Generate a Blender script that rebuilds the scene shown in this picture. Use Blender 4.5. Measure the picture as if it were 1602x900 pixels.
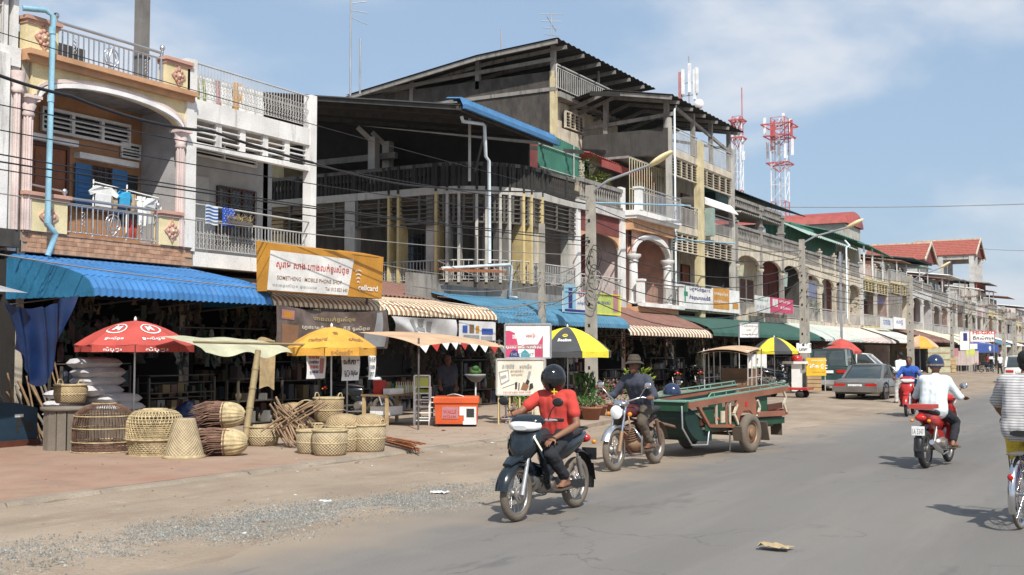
import bpy, bmesh, math, random
from math import sin, cos, pi, radians, atan, atan2, sqrt
from mathutils import Vector, Matrix
rnd = random.Random(7)
for _o in list(bpy.data.objects): bpy.data.objects.remove(_o)
SC = bpy.context.scene; COL = SC.collection
# ---------------------------------------------------------------- camera
FPX = 1800.0; CAMH = 1.68
PITCH = atan(102/FPX); YAW = atan(1019/FPX*cos(PITCH))
cam_d = bpy.data.cameras.new('camera'); cam = bpy.data.objects.new('camera', cam_d); COL.objects.link(cam)
cam.location = (0, 0, CAMH); cam.rotation_euler = (pi/2+PITCH, 0, YAW)
cam_d.sensor_width = 36; cam_d.lens = FPX/1602*36; cam_d.clip_end = 3000; cam_d.clip_start = .1
SC.camera = cam
# ---------------------------------------------------------------- sky and sun
SUN_AZ = radians(-46); SUN_EL = radians(49)          # azimuth from +X (the open side of the street)
sdir = Vector((cos(SUN_EL)*cos(SUN_AZ), cos(SUN_EL)*sin(SUN_AZ), sin(SUN_EL)))
W = bpy.data.worlds.new('World'); SC.world = W; W.use_nodes = True
nt = W.node_tree; nt.nodes.clear()
def N(t, k, **kw):
 n = t.nodes.new(k)
 for a, b in kw.items():
  if a.startswith('i_'):
   n.inputs[int(a[2:]) if a[2:].isdigit() else a[2:].replace('_', ' ')].default_value = b
  else: setattr(n, a, b)
 return n
sky = N(nt, 'ShaderNodeTexSky', sky_type='NISHITA', sun_disc=False, sun_elevation=SUN_EL, sun_rotation=atan2(sdir.x, sdir.y),
  altitude=30, air_density=1.0, dust_density=1.6, ozone_density=1.6)
bg = N(nt, 'ShaderNodeBackground'); bg.inputs[1].default_value = .100
out = N(nt, 'ShaderNodeOutputWorld')
tc = N(nt, 'ShaderNodeTexCoord')
mp = N(nt, 'ShaderNodeMapping'); mp.inputs['Scale'].default_value = (1, 1, 2.6); mp.inputs['Rotation'].default_value = (0.1, 0, .35)
n1 = N(nt, 'ShaderNodeTexNoise'); n1.inputs['Scale'].default_value = 2.6; n1.inputs['Detail'].default_value = 9; n1.inputs['Roughness'].default_value = .52; n1.inputs['Distortion'].default_value = .35
r1 = N(nt, 'ShaderNodeValToRGB'); r1.color_ramp.elements[0].position = .44; r1.color_ramp.elements[1].position = .66
r1.color_ramp.interpolation = 'EASE'
mx = N(nt, 'ShaderNodeMix', data_type='RGBA'); mx.inputs[7].default_value = (8.6, 8.5, 8.6, 1)
pale = N(nt, 'ShaderNodeMix', data_type='RGBA'); pale.inputs[0].default_value = .6; pale.inputs[7].default_value = (4.3, 5.9, 7.9, 1)
ml = N(nt, 'ShaderNodeMath', operation='MULTIPLY'); ml.inputs[1].default_value = .72
L = nt.links.new
L(tc.outputs['Generated'], mp.inputs[0]); L(mp.outputs[0], n1.inputs['Vector']); L(n1.outputs[0], r1.inputs[0])
L(r1.outputs[0], ml.inputs[0]); L(ml.outputs[0], mx.inputs[0]); L(sky.outputs[0], pale.inputs[6]); L(pale.outputs[2], mx.inputs[6])
L(mx.outputs[2], bg.inputs[0]); L(bg.outputs[0], out.inputs[0])
sl = bpy.data.lights.new('sun', 'SUN'); sl.energy = 4.9; sl.angle = radians(.6); sl.color = (1, .955, .88)
so = bpy.data.objects.new('sun', sl); COL.objects.link(so); so.rotation_euler = (-sdir).to_track_quat('-Z', 'Y').to_euler()
vs = SC.view_settings; vs.view_transform = 'Standard'; vs.look = 'None'; vs.gamma = 1; vs.exposure = .14
SC.cycles.max_bounces = 5; SC.cycles.diffuse_bounces = 3; SC.cycles.glossy_bounces = 2; SC.cycles.volume_bounces = 0
# ---------------------------------------------------------------- pixel ray -> point on a real plane
_cp, _sp, _cy, _sy = cos(PITCH), sin(PITCH), cos(YAW), sin(YAW)
_fw = Vector((-_sy*_cp, _cy*_cp, _sp)); _rt = Vector((_cy, _sy, 0)); _up = _rt.cross(_fw)
def ray(x, y): return _fw + _rt*((x-801)/FPX) - _up*((y-450)/FPX)
CAMP = Vector((0, 0, CAMH))
def onX(x, y, X): d = ray(x, y); return CAMP + d*(X/d.x)
def onY(x, y, Y): d = ray(x, y); return CAMP + d*(Y/d.y)
def onG(x, y, z=0): d = ray(x, y); return CAMP + d*((z-CAMH)/d.z)
F = -18.5                                             # the facade line of the terrace
def fy(px, py=480, X=F): return onX(px, py, X).y
def fz(px, py, X=F): return onX(px, py, X).z
# ---------------------------------------------------------------- materials
MATS = {}
def M(key, col=None, rough=.8, metal=0, var=.18, sc=2.0, grime=0, gcol=(.05, .045, .04), streak=.25, gsc=1.6, bump=.25, bsc=25, bd=.01, trans=0, alpha=1, spec=.35, emit=None, fine=.12):
 if key in MATS: return MATS[key]
 m = bpy.data.materials.new(key); MATS[key] = m; m.use_nodes = True
 t = m.node_tree; b = t.nodes['Principled BSDF']; l = t.links.new
 b.inputs['Roughness'].default_value = rough; b.inputs['Metallic'].default_value = metal
 b.inputs['Specular IOR Level'].default_value = spec
 if trans: b.inputs['Transmission Weight'].default_value = trans
 if alpha < 1: b.inputs['Alpha'].default_value = alpha
 g = N(t, 'ShaderNodeNewGeometry'); a = N(t, 'ShaderNodeTexNoise'); a.inputs['Scale'].default_value = sc; a.inputs['Detail'].default_value = 6
 l(g.outputs['Position'], a.inputs['Vector'])
 mx = N(t, 'ShaderNodeMix', data_type='RGBA')
 mx.inputs[6].default_value = tuple(c*(1-var) for c in col)+(1,); mx.inputs[7].default_value = tuple(min(1, c*(1+var)) for c in col)+(1,)
 mr = N(t, 'ShaderNodeMapRange'); mr.inputs[1].default_value = .3; mr.inputs[2].default_value = .7
 l(a.outputs[0], mr.inputs[0]); l(mr.outputs[0], mx.inputs[0]); cur = mx.outputs[2]
 if fine:
  fn = N(t, 'ShaderNodeTexNoise'); fn.inputs['Scale'].default_value = 42; fn.inputs['Detail'].default_value = 3
  l(g.outputs['Position'], fn.inputs['Vector'])
  fm = N(t, 'ShaderNodeMapRange'); fm.inputs[1].default_value = .3; fm.inputs[2].default_value = .7; fm.inputs[3].default_value = 1-fine; fm.inputs[4].default_value = 1+fine
  l(fn.outputs[0], fm.inputs[0]); hv = N(t, 'ShaderNodeMix', data_type='RGBA', blend_type='MULTIPLY'); hv.inputs[0].default_value = 1
  l(cur, hv.inputs[6]); l(fm.outputs[0], hv.inputs[7]); cur = hv.outputs[2]
 if grime:
  mp = N(t, 'ShaderNodeMapping'); mp.inputs['Scale'].default_value = (gsc, gsc, gsc*streak)
  c = N(t, 'ShaderNodeTexNoise'); c.inputs['Scale'].default_value = 2.2; c.inputs['Detail'].default_value = 9; c.inputs['Roughness'].default_value = .68
  l(g.outputs['Position'], mp.inputs[0]); l(mp.outputs[0], c.inputs['Vector'])
  r = N(t, 'ShaderNodeMapRange'); r.inputs[1].default_value = .72-.42*grime; r.inputs[2].default_value = .86-.36*grime; r.inputs[4].default_value = min(1, .45+grime*.6)
  l(c.outputs[0], r.inputs[0])
  m2 = N(t, 'ShaderNodeMix', data_type='RGBA'); m2.inputs[7].default_value = gcol+(1,)
  l(r.outputs[0], m2.inputs[0]); l(cur, m2.inputs[6]); cur = m2.outputs[2]
 l(cur, b.inputs['Base Color'])
 if bump:
  d = N(t, 'ShaderNodeTexNoise'); d.inputs['Scale'].default_value = bsc; d.inputs['Detail'].default_value = 5
  l(g.outputs['Position'], d.inputs['Vector'])
  bp = N(t, 'ShaderNodeBump'); bp.inputs['Strength'].default_value = bump; bp.inputs['Distance'].default_value = bd
  l(d.outputs[0], bp.inputs['Height']); l(bp.outputs[0], b.inputs['Normal'])
 return m
def weave(key, c1, c2, sc=60, kind='weave'):
 """wicker: crossing bands in object space around a vertical axis"""
 if key in MATS: return MATS[key]
 m = bpy.data.materials.new(key); MATS[key] = m; m.use_nodes = True
 t = m.node_tree; b = t.nodes['Principled BSDF']; l = t.links.new; b.inputs['Roughness'].default_value = .75
 g = N(t, 'ShaderNodeTexCoord'); s = N(t, 'ShaderNodeSeparateXYZ'); l(g.outputs['Object'], s.inputs[0])
 at = N(t, 'ShaderNodeMath', operation='ARCTAN2'); l(s.outputs[0], at.inputs[0]); l(s.outputs[1], at.inputs[1])
 a = N(t, 'ShaderNodeMath', operation='MULTIPLY'); a.inputs[1].default_value = 30; l(at.outputs[0], a.inputs[0])
 z = N(t, 'ShaderNodeMath', operation='MULTIPLY'); z.inputs[1].default_value = sc*2.2; l(s.outputs[2], z.inputs[0])
 sa = N(t, 'ShaderNodeMath', operation='SINE'); l(a.outputs[0], sa.inputs[0])
 sz = N(t, 'ShaderNodeMath', operation='SINE'); l(z.outputs[0], sz.inputs[0])
 pr = N(t, 'ShaderNodeMath', operation='MULTIPLY'); l(sa.outputs[0], pr.inputs[0]); l(sz.outputs[0], pr.inputs[1])
 no = N(t, 'ShaderNodeTexNoise'); no.inputs['Scale'].default_value = 9; no.inputs['Detail'].default_value = 5; l(g.outputs['Object'], no.inputs['Vector'])
 ad = N(t, 'ShaderNodeMath', operation='MULTIPLY_ADD'); ad.inputs[1].default_value = .22; l(pr.outputs[0], ad.inputs[0]); l(no.outputs[0], ad.inputs[2])
 mx = N(t, 'ShaderNodeMix', data_type='RGBA'); mx.inputs[6].default_value = c1+(1,); mx.inputs[7].default_value = c2+(1,)
 mr = N(t, 'ShaderNodeMapRange'); mr.inputs[1].default_value = .2; mr.inputs[2].default_value = .75; l(ad.outputs[0], mr.inputs[0]); l(mr.outputs[0], mx.inputs[0])
 l(mx.outputs[2], b.inputs['Base Color'])
 bp = N(t, 'ShaderNodeBump'); bp.inputs['Strength'].default_value = .8; bp.inputs['Distance'].default_value = .008; l(pr.outputs[0], bp.inputs['Height']); l(bp.outputs[0], b.inputs['Normal'])
 return m
# ---------------------------------------------------------------- mesh builder
class MB:
 def __init__(s): s.v = []; s.f = []; s.m = []; s.s = []
 def add(s, v, f, m=0, sm=False):
  b = len(s.v); s.v += [tuple(p) for p in v]
  for q in f: s.f.append(tuple(b+i for i in q)); s.m.append(m); s.s.append(sm)
  return s
 def box(s, x0, x1, y0, y1, z0, z1, m=0):
  if x0 > x1: x0, x1 = x1, x0
  if y0 > y1: y0, y1 = y1, y0
  if z0 > z1: z0, z1 = z1, z0
  return s.add([(x0,y0,z0),(x1,y0,z0),(x1,y1,z0),(x0,y1,z0),(x0,y0,z1),(x1,y0,z1),(x1,y1,z1),(x0,y1,z1)],
    [(0,3,2,1),(4,5,6,7),(0,1,5,4),(1,2,6,5),(2,3,7,6),(3,0,4,7)], m)
 def obox(s, c, sz, R=None, m=0):
  R = R or Matrix.Identity(3); c = Vector(c); h = [k/2 for k in sz]
  P = [c+R@Vector((a*h[0], b*h[1], d*h[2])) for d in (-1,1) for a, b in ((-1,-1),(1,-1),(1,1),(-1,1))]
  return s.add(P, [(0,3,2,1),(4,5,6,7),(0,1,5,4),(1,2,6,5),(2,3,7,6),(3,0,4,7)], m)
 def bar(s, p, q, w, h, m=0, up=(0,0,1)):
  p = Vector(p); q = Vector(q); d = (q-p); ln = d.length
  if ln < 1e-6: return s
  d.normalize(); u = Vector(up)
  if abs(d.dot(u)) > .98: u = Vector((1,0,0))
  r = d.cross(u).normalized(); u = r.cross(d)
  R = Matrix((d, r, u)).transposed()
  return s.obox((p+q)/2, (ln, w, h), R, m)
 def tube(s, pts, r, n=6, m=0, closed=False, sm=True):
  pts = [Vector(p) for p in pts]; k = len(pts); rr = r if isinstance(r, (list, tuple)) else [r]*k
  V = []; prev = None
  for i, p in enumerate(pts):
   if closed: d = pts[(i+1) % k]-pts[i-1]
   else: d = pts[min(i+1, k-1)]-pts[max(i-1, 0)]
   d.normalize()
   if prev is None:
    a = Vector((0,0,1)) if abs(d.z) < .9 else Vector((1,0,0)); u = d.cross(a).normalized()
   else:
    u = prev-d*prev.dot(d); u = u.normalized() if u.length > 1e-6 else d.orthogonal().normalized()
   prev = u; w = d.cross(u)
   V += [p+u*(rr[i]*cos(2*pi*j/n))+w*(rr[i]*sin(2*pi*j/n)) for j in range(n)]
  Fs = []
  for i in range(k if closed else k-1):
   a, b = i*n, ((i+1) % k)*n
   Fs += [(a+j, a+(j+1) % n, b+(j+1) % n, b+j) for j in range(n)]
  s.add(V, Fs, m, sm)
  if not closed:
   s.add(V[:n], [tuple(range(n-1, -1, -1))], m); s.add(V[-n:], [tuple(range(n))], m)
  return s
 def lathe(s, prof, c=(0,0,0), n=16, m=0, ax='z', sm=True, sq=1, a0=0, a1=2*pi):
  V = []; full = abs(a1-a0-2*pi) < 1e-4; nn = n if full else n+1
  for r, h in prof:
   for j in range(nn):
    a = a0+(a1-a0)*j/n
    x, y = r*cos(a), r*sin(a)*sq
    p = (x, y, h) if ax == 'z' else ((h, x, y) if ax == 'x' else (y, h, x))
    V.append((p[0]+c[0], p[1]+c[1], p[2]+c[2]))
  Fs = []
  for i in range(len(prof)-1):
   for j in range(nn if full else n):
    a = i*nn+j; b = i*nn+(j+1) % nn
    Fs.append((a, b, b+nn, a+nn))
  return s.add(V, Fs, m, sm)
 def prism(s, poly, ax, a0, a1, m=0):
  """poly: 2-D points, extruded along axis ax from a0 to a1 (x:(y,z) y:(x,z) z:(x,y))"""
  def P(u, w, a): return (a, u, w) if ax == 'x' else ((u, a, w) if ax == 'y' else (u, w, a))
  n = len(poly); V = [P(u, w, a0) for u, w in poly]+[P(u, w, a1) for u, w in poly]
  return s.add(V, [tuple(range(n-1, -1, -1)), tuple(range(n, 2*n))]+[(i, (i+1) % n, n+(i+1) % n, n+i) for i in range(n)], m)
 def grid(s, fn, nu, nv, m=0, sm=True, mf=None):
  V = [fn(i/nu, j/nv) for i in range(nu+1) for j in range(nv+1)]
  b = len(s.v); s.v += [tuple(p) for p in V]
  for i in range(nu):
   for j in range(nv):
    a = b+i*(nv+1)+j
    s.f.append((a, a+nv+1, a+nv+2, a+1)); s.m.append(mf(i, j) if mf else m); s.s.append(sm)
  return s
 def ell(s, c, r, R=None, n=12, m=0):
  R = R or Matrix.Identity(3); c = Vector(c); V = []; k = max(4, n//2)
  for i in range(k+1):
   t = pi*i/k
   for j in range(n):
    a = 2*pi*j/n; V.append(c+R@Vector((r[0]*sin(t)*cos(a), r[1]*sin(t)*sin(a), r[2]*cos(t))))
  return s.add(V, [(i*n+j, (i+1)*n+j, (i+1)*n+(j+1) % n, i*n+(j+1) % n) for i in range(k) for j in range(n)], m, True)
 def cap(s, p, r0, q, r1, n=10, m=0):
  """tapered capsule"""
  p = Vector(p); q = Vector(q); d = q-p
  if d.length < 1e-5: return s.ell(p, (r0,)*3, n=n, m=m)
  d.normalize(); pts = [p-d*r0*.98, p-d*r0*.75, p-d*r0*.3, p, q, q+d*r1*.3, q+d*r1*.75, q+d*r1*.98]
  return s.tube(pts, [r0*.2, r0*.66, r0*.95, r0, r1, r1*.95, r1*.66, r1*.2], n, m)
 def loft(s, rings, m=0, sm=True, caps=True):
  n = len(rings[0]); V = [p for r in rings for p in r]; Fs = []
  for i in range(len(rings)-1):
   Fs += [(i*n+j, i*n+(j+1) % n, (i+1)*n+(j+1) % n, (i+1)*n+j) for j in range(n)]
  s.add(V, Fs, m, sm)
  if caps: s.add(rings[0], [tuple(range(n-1, -1, -1))], m); s.add(rings[-1], [tuple(range(n))], m)
  return s
 def mesh(s, name, mats, off=(0,0,0)):
  me = bpy.data.meshes.new(name)
  me.from_pydata([(p[0]-off[0], p[1]-off[1], p[2]-off[2]) for p in s.v], [], s.f)
  for m in (mats if isinstance(mats, (list, tuple)) else [mats]): me.materials.append(m)
  me.polygons.foreach_set('material_index', s.m); me.polygons.foreach_set('use_smooth', s.s); me.update()
  return me
OFF = {}
_TS = bpy.data.scenes.new('scratch')
def tmp_eval(o):
 """evaluate one object in an otherwise empty scene (fast)"""
 _TS.collection.objects.link(o); vl = _TS.view_layers[0]; vl.update(); return vl.depsgraph, o.evaluated_get(vl.depsgraph)
def offof(p): return OFF.get(p.name, (0,0,0)) if p else (0,0,0)
def thing(name, label, cat, loc=(0,0,0), rotz=0, group=None, local=None):
 """an Empty at the base of a thing; unless rotated, its parts are written in world coordinates"""
 o = bpy.data.objects.new(name, None); COL.objects.link(o); o.location = loc; o.rotation_euler = (0, 0, rotz); o.empty_display_size = .3
 o['label'] = label; o['category'] = cat
 if group: o['group'] = group
 OFF[o.name] = (0,0,0) if (rotz or local) else tuple(loc)
 return o
def build(mb, name, mats, par=None, off=None):
 if isinstance(mats, str): mats = MATS[mats]
 if isinstance(mats, (list, tuple)): mats = [MATS[m] if isinstance(m, str) else m for m in mats]
 of = off if off is not None else offof(par)
 o = bpy.data.objects.new(name, mb.mesh(name, mats, of)); COL.objects.link(o)
 if par: o.parent = par; OFF[o.name] = of
 return o
def top(mb, name, mats, label, cat, loc=(0,0,0), group=None):
 o = build(mb, name, mats, None, loc); o.location = loc; o['label'] = label; o['category'] = cat
 if group: o['group'] = group
 OFF[o.name] = tuple(loc); return o
def struct(mb, name, mats, kind='structure'):
 o = build(mb, name, mats); o['kind'] = kind; return o
def inst(me, name, par, loc, rot=(0,0,0), scl=(1,1,1)):
 o = bpy.data.objects.new(name, me); COL.objects.link(o); o.parent = par; of = offof(par)
 o.location = (loc[0]-of[0], loc[1]-of[1], loc[2]-of[2]); o.rotation_euler = rot; o.scale = scl
 return o
def clone(root, loc, rotz, label, group=None):
 """a copy of a thing with copies of its parts and their sub-parts"""
 r = root.copy(); COL.objects.link(r); r.location = loc; r.rotation_euler = (0, 0, rotz); r['label'] = label
 if group: r['group'] = group
 for c in list(root.children):
  d = c.copy(); COL.objects.link(d); d.parent = r
  for g in list(c.children):
   e = g.copy(); COL.objects.link(e); e.parent = d
 return r
def blob(mb, name, mat, par, vox=.02, it=3, noise=0, nsc=8, off=(0,0,0)):
 """voxel-remeshed union: one continuous surface"""
 if isinstance(mat, str): mat = MATS[mat]
 me = mb.mesh('tmp', mat, off); o = bpy.data.objects.new('tmp', me)
 r = o.modifiers.new('r', 'REMESH'); r.mode = 'VOXEL'; r.voxel_size = vox; r.use_smooth_shade = True
 if it: k = o.modifiers.new('s', 'SMOOTH'); k.factor = .5; k.iterations = it
 dg, ev = tmp_eval(o)
 nm = bpy.data.meshes.new_from_object(ev, depsgraph=dg); nm.name = name
 bpy.data.objects.remove(o); bpy.data.meshes.remove(me)
 if noise:
  from mathutils import noise as nz
  for v in nm.vertices:
   c = v.co; n = nz.noise(Vector((c.x*nsc, c.y*nsc, c.z*nsc*1.6)))+.5*nz.noise(c*nsc*2.3)
   v.co = c+v.normal*n*noise
 nm.materials.clear(); nm.materials.append(mat)
 for p in nm.polygons: p.use_smooth = True
 ob = bpy.data.objects.new(name, nm); COL.objects.link(ob)
 if par: ob.parent = par; OFF[ob.name] = (0,0,0)
 return ob
_TX = {}
def text2d(s, bold=0):
 """flat glyph outlines, 1 unit em, left aligned"""
 if (s, bold) not in _TX:
  c = bpy.data.curves.new('t', 'FONT'); c.body = s; c.resolution_u = 2; c.offset = bold
  o = bpy.data.objects.new('t', c); dg, ev = tmp_eval(o); me = ev.to_mesh()
  V = [(v.co.x, v.co.y) for v in me.vertices]; Fc = [tuple(p.vertices) for p in me.polygons]
  ev.to_mesh_clear(); bpy.data.objects.remove(o); bpy.data.curves.remove(c)
  if V:
   x0 = min(v[0] for v in V); y0 = min(v[1] for v in V); x1 = max(v[0] for v in V); y1 = max(v[1] for v in V)
  else: x0 = y0 = 0; x1 = y1 = 1
  _TX[(s, bold)] = ([(x-x0, y-y0) for x, y in V], Fc, x1-x0, y1-y0)
 return _TX[(s, bold)]
def text_on(mb, s, fn, u, v, w, h, m=0, bold=.01, shear=0):
 """glyphs fitted in the box (u,v,w,h) of a surface fn(u,v)->point"""
 V, Fc, tw, th = text2d(s, bold)
 mb.add([fn(u+x/tw*w+shear*y/th*h, v+y/th*h) for x, y in V], Fc, m)
def planefn(o, ux, vx, lift=0):
 o = Vector(o); ux = Vector(ux).normalized(); vx = Vector(vx).normalized(); n = ux.cross(vx)*lift
 return lambda u, v: o+ux*u+vx*v+n
def sgroup(mb, fn, u0, v0, u1, v1, m=0, d=0):
 a = [fn(u0, v0), fn(u1, v0), fn(u1, v1), fn(u0, v1)]; return mb.add(a, [(0,1,2,3)], m)
# ---------------------------------------------------------------- the palette
M('white_paint', (.70,.69,.67), grime=.38, gcol=(.20,.18,.16), sc=1.2, streak=.15)
M('white_clean', (.74,.73,.72), grime=.12, gcol=(.3,.28,.25))
M('white_grey', (.50,.49,.47), grime=.35, gcol=(.14,.13,.12))
M('cream', (.70,.60,.36), grime=.15, gcol=(.4,.32,.2))
M('cream_pale', (.54,.48,.38), grime=.5, gcol=(.15,.13,.10), streak=.2)
M('peach', (.52,.30,.17), grime=.12, gcol=(.3,.17,.1))
M('pink_trim', (.60,.49,.46), grime=.15, gcol=(.35,.25,.2))
M('pink_wall', (.52,.31,.24), grime=.2, gcol=(.25,.15,.12))
M('brown_wall', (.40,.21,.11), grime=.1, gcol=(.2,.1,.06))
M('grey_wall', (.38,.37,.37), grime=.25, gcol=(.15,.14,.14))
M('concrete', (.255,.24,.22), grime=.5, gcol=(.07,.065,.06), streak=.2)
M('concrete_dark', (.062,.057,.052), grime=.6, gcol=(.035,.033,.03), streak=.18)
M('concrete_black', (.036,.033,.030), grime=.5, gcol=(.025,.024,.022), streak=.15, bump=.5)
M('mould_wall', (.085,.074,.064), grime=.7, gcol=(.04,.036,.033), streak=.4, gsc=.9)
M('concrete_pale', (.42,.40,.36), grime=.45, gcol=(.11,.10,.09), streak=.2)
M('ochre', (.56,.44,.22), grime=.3, gcol=(.24,.19,.11), streak=.15)
M('yellow_wall', (.56,.48,.29), grime=.42, gcol=(.22,.19,.12), streak=.2)
M('maroon', (.17,.05,.045), grime=.25, gcol=(.06,.03,.03))
M('red_roof', (.30,.07,.06), grime=.2, gcol=(.15,.05,.04), rough=.6)
M('red_tile', (.33,.10,.075), grime=.15, gcol=(.22,.07,.05), var=.3, sc=5)
M('rust_roof', (.21,.11,.085), grime=.45, gcol=(.09,.05,.04), streak=1, rough=.75)
M('green_sheet', (.04,.14,.10), rough=.5, grime=.15, gcol=(.03,.07,.05))
M('green_dark', (.012,.034,.028), rough=.6, grime=.2)
M('green_cloth', (.035,.095,.075), rough=.85, grime=.2, gcol=(.09,.13,.11))
M('blue_sheet', (.045,.17,.40), rough=.5, grime=.3, gcol=(.12,.19,.30), spec=.4, gsc=1.2)
M('blue_panel', (.03,.15,.27), rough=.5, grime=.15, gcol=(.05,.1,.15))
M('blue_sheet_dull', (.07,.19,.29), rough=.55, grime=.4, gcol=(.14,.17,.18))
M('stripe_cream', (.66,.60,.45), rough=.7, grime=.3, gcol=(.3,.22,.14)); M('stripe_brown', (.30,.15,.08), rough=.7, grime=.2); M('stripe_tan', (.50,.33,.17), rough=.7, grime=.2)
M('awn_green_pale', (.27,.35,.31), rough=.6, grime=.2, gcol=(.2,.25,.2)); M('awn_white', (.62,.61,.55), rough=.7, grime=.3, gcol=(.3,.28,.23)); M('awn_pink', (.60,.40,.36), rough=.7)
M('tarp_beige', (.44,.43,.30), rough=.85, sc=3, grime=.2, gcol=(.25,.23,.15)); M('tarp_tan', (.52,.35,.22), rough=.85, grime=.2, gcol=(.3,.2,.12))
M('tarp_blue', (.006,.020,.075), rough=.38, spec=.5, sc=3, var=.3, bump=.5, bsc=8); M('tarp_grey', (.33,.34,.35), rough=.7)
M('banner_brown', (.135,.10,.085), rough=.45, var=.35, sc=4, bump=.4, bsc=5, bd=.03); M('banner_white', (.66,.65,.64), rough=.6, grime=.2)
M('sign_orange', (.52,.245,.035), rough=.45, grime=.15, gcol=(.3,.13,.03)); M('sign_white', (.74,.73,.70), rough=.5, grime=.1, gcol=(.4,.38,.33)); M('ink_red', (.52,.06,.05), rough=.6); M('ink_black', (.03,.03,.03), rough=.6)
M('ink_white', (.8,.8,.78), rough=.6, var=.05); M('ink_blue', (.04,.09,.35), rough=.6); M('ink_green', (.03,.22,.12), rough=.6); M('ink_yellow', (.75,.6,.06), rough=.6); M('ink_gold', (.42,.33,.14), rough=.5)
M('ink_pink', (.5,.06,.13), rough=.6); M('ink_teal', (.03,.28,.34), rough=.6); M('ink_grey', (.3,.3,.3), rough=.6); M('ink_navy', (.03,.03,.16), rough=.6); M('ink_brown', (.25,.13,.07))
M('sign_yellow', (.68,.42,.03), rough=.5, grime=.15, gcol=(.4,.22,.03)); M('sign_cream', (.68,.64,.53), rough=.6, grime=.15, gcol=(.4,.35,.28))
M('umb_red', (.46,.075,.06), rough=.75, grime=.15, gcol=(.35,.06,.05)); M('umb_orange', (.60,.31,.05), rough=.8, grime=.3, gcol=(.40,.20,.05)); M('umb_yellow', (.68,.58,.05), rough=.75); M('umb_dark', (.06,.062,.065), rough=.75)
M('steel', (.55,.55,.56), rough=.3, metal=.9, var=.1); M('steel_dull', (.42,.43,.45), rough=.45, metal=.5, var=.15, grime=.2); M('iron', (.13,.12,.115), rough=.6, metal=.3, grime=.2); M('iron_rust', (.20,.13,.095), rough=.7, metal=.2, grime=.3)
M('iron_pale', (.46,.45,.43), rough=.6, metal=.1, grime=.35, gcol=(.2,.15,.11)); M('iron_cream', (.55,.49,.33), rough=.6, grime=.25, gcol=(.2,.15,.1))
M('pvc_blue', (.25,.45,.56), rough=.35, grime=.1, gcol=(.2,.35,.42)); M('pvc_white', (.62,.70,.74), rough=.35, grime=.15)
M('wood_dark', (.10,.035,.022), rough=.5, sc=6); M('wood_door', (.26,.09,.035), rough=.5, sc=6); M('wood', (.24,.15,.08), rough=.8, sc=6, grime=.25, streak=.1); M('wood_grey', (.18,.155,.125), rough=.9, grime=.35, streak=.1); M('wood_pale', (.45,.33,.18), rough=.8, sc=6); M('bamboo', (.29,.225,.12), rough=.6, sc=5, grime=.25, gcol=(.2,.12,.06))
M('shutter_blue', (.045,.16,.36), rough=.6, grime=.15); M('glass_dark', (.03,.035,.04), rough=.12, spec=.6, bump=0, fine=0); M('void_shade', (.02,.019,.018), rough=.9); M('interior_shade', (.032,.029,.026), rough=.9, grime=.3)  # last two near-black: shade of openings and shop rooms put into the colour
M('tile_brick', (.46,.27,.17), rough=.5, var=.3, sc=7); M('tile_brick_b', (.38,.21,.13), rough=.5, var=.3, sc=7); M('mortar', (.30,.25,.2))
M('pole_concrete', (.34,.315,.27), grime=.3, gcol=(.15,.14,.12), streak=.1, sc=3); M('cable', (.02,.02,.022), rough=.5, bump=0); M('cable_grey', (.25,.24,.22), rough=.5, bump=0); M('insulator', (.35,.17,.1), rough=.3)
M('tower_red', (.46,.10,.10), rough=.6); M('tower_white', (.75,.75,.76), rough=.6)
M('kerb', (.26,.215,.165), grime=.3, gcol=(.2,.14,.09), streak=1, bsc=12, bump=.5)
M('skin', (.23,.115,.068), rough=.55, var=.08, bump=.1, bsc=80, bd=.002, fine=.05); M('skin_dark', (.15,.07,.042), rough=.55, var=.08, bump=0, fine=.05)
M('hair', (.010,.009,.009), rough=.5, bump=.6, bsc=60); M('tee_red', (.50,.055,.042), rough=.9, bump=.2, bsc=60, bd=.003, var=.08, fine=.04); M('cloth_dark', (.022,.023,.028), rough=.9, var=.3, sc=6); M('cloth_white', (.62,.68,.70), rough=.9, var=.06, fine=.04); M('cloth_slate', (.05,.056,.078), rough=.9, sc=5); M('cloth_brown', (.10,.08,.06), rough=.9); M('cloth_blue', (.03,.09,.36), rough=.9)
M('cloth_yellow', (.58,.43,.05), rough=.9); M('cloth_khaki', (.055,.046,.035), rough=.95, sc=9, var=.3)
M('helmet_black', (.006,.006,.007), rough=.13, spec=.7, bump=0, fine=0, var=.05); M('helmet_blue', (.018,.03,.075), rough=.15, spec=.7, bump=0, fine=0, var=.05); M('visor', (.006,.006,.007), rough=.06, spec=.8, bump=0, fine=0)
M('paint_black', (.010,.016,.022), rough=.16, spec=.6, bump=0, fine=0, grime=.06, gcol=(.1,.08,.06)); M('paint_red', (.42,.022,.02), rough=.25, spec=.6, bump=0, fine=0, grime=.1, gcol=(.2,.08,.05)); M('paint_maroon', (.10,.02,.02), rough=.3, spec=.6, bump=0, grime=.15, gcol=(.14,.1,.07)); M('rubber', (.035,.032,.03), rough=.9, grime=.35, gcol=(.12,.095,.07), streak=1, gsc=6); M('rubber_dusty', (.15,.125,.10), rough=.95, grime=.3, gcol=(.07,.06,.05), streak=1, gsc=6)
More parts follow.
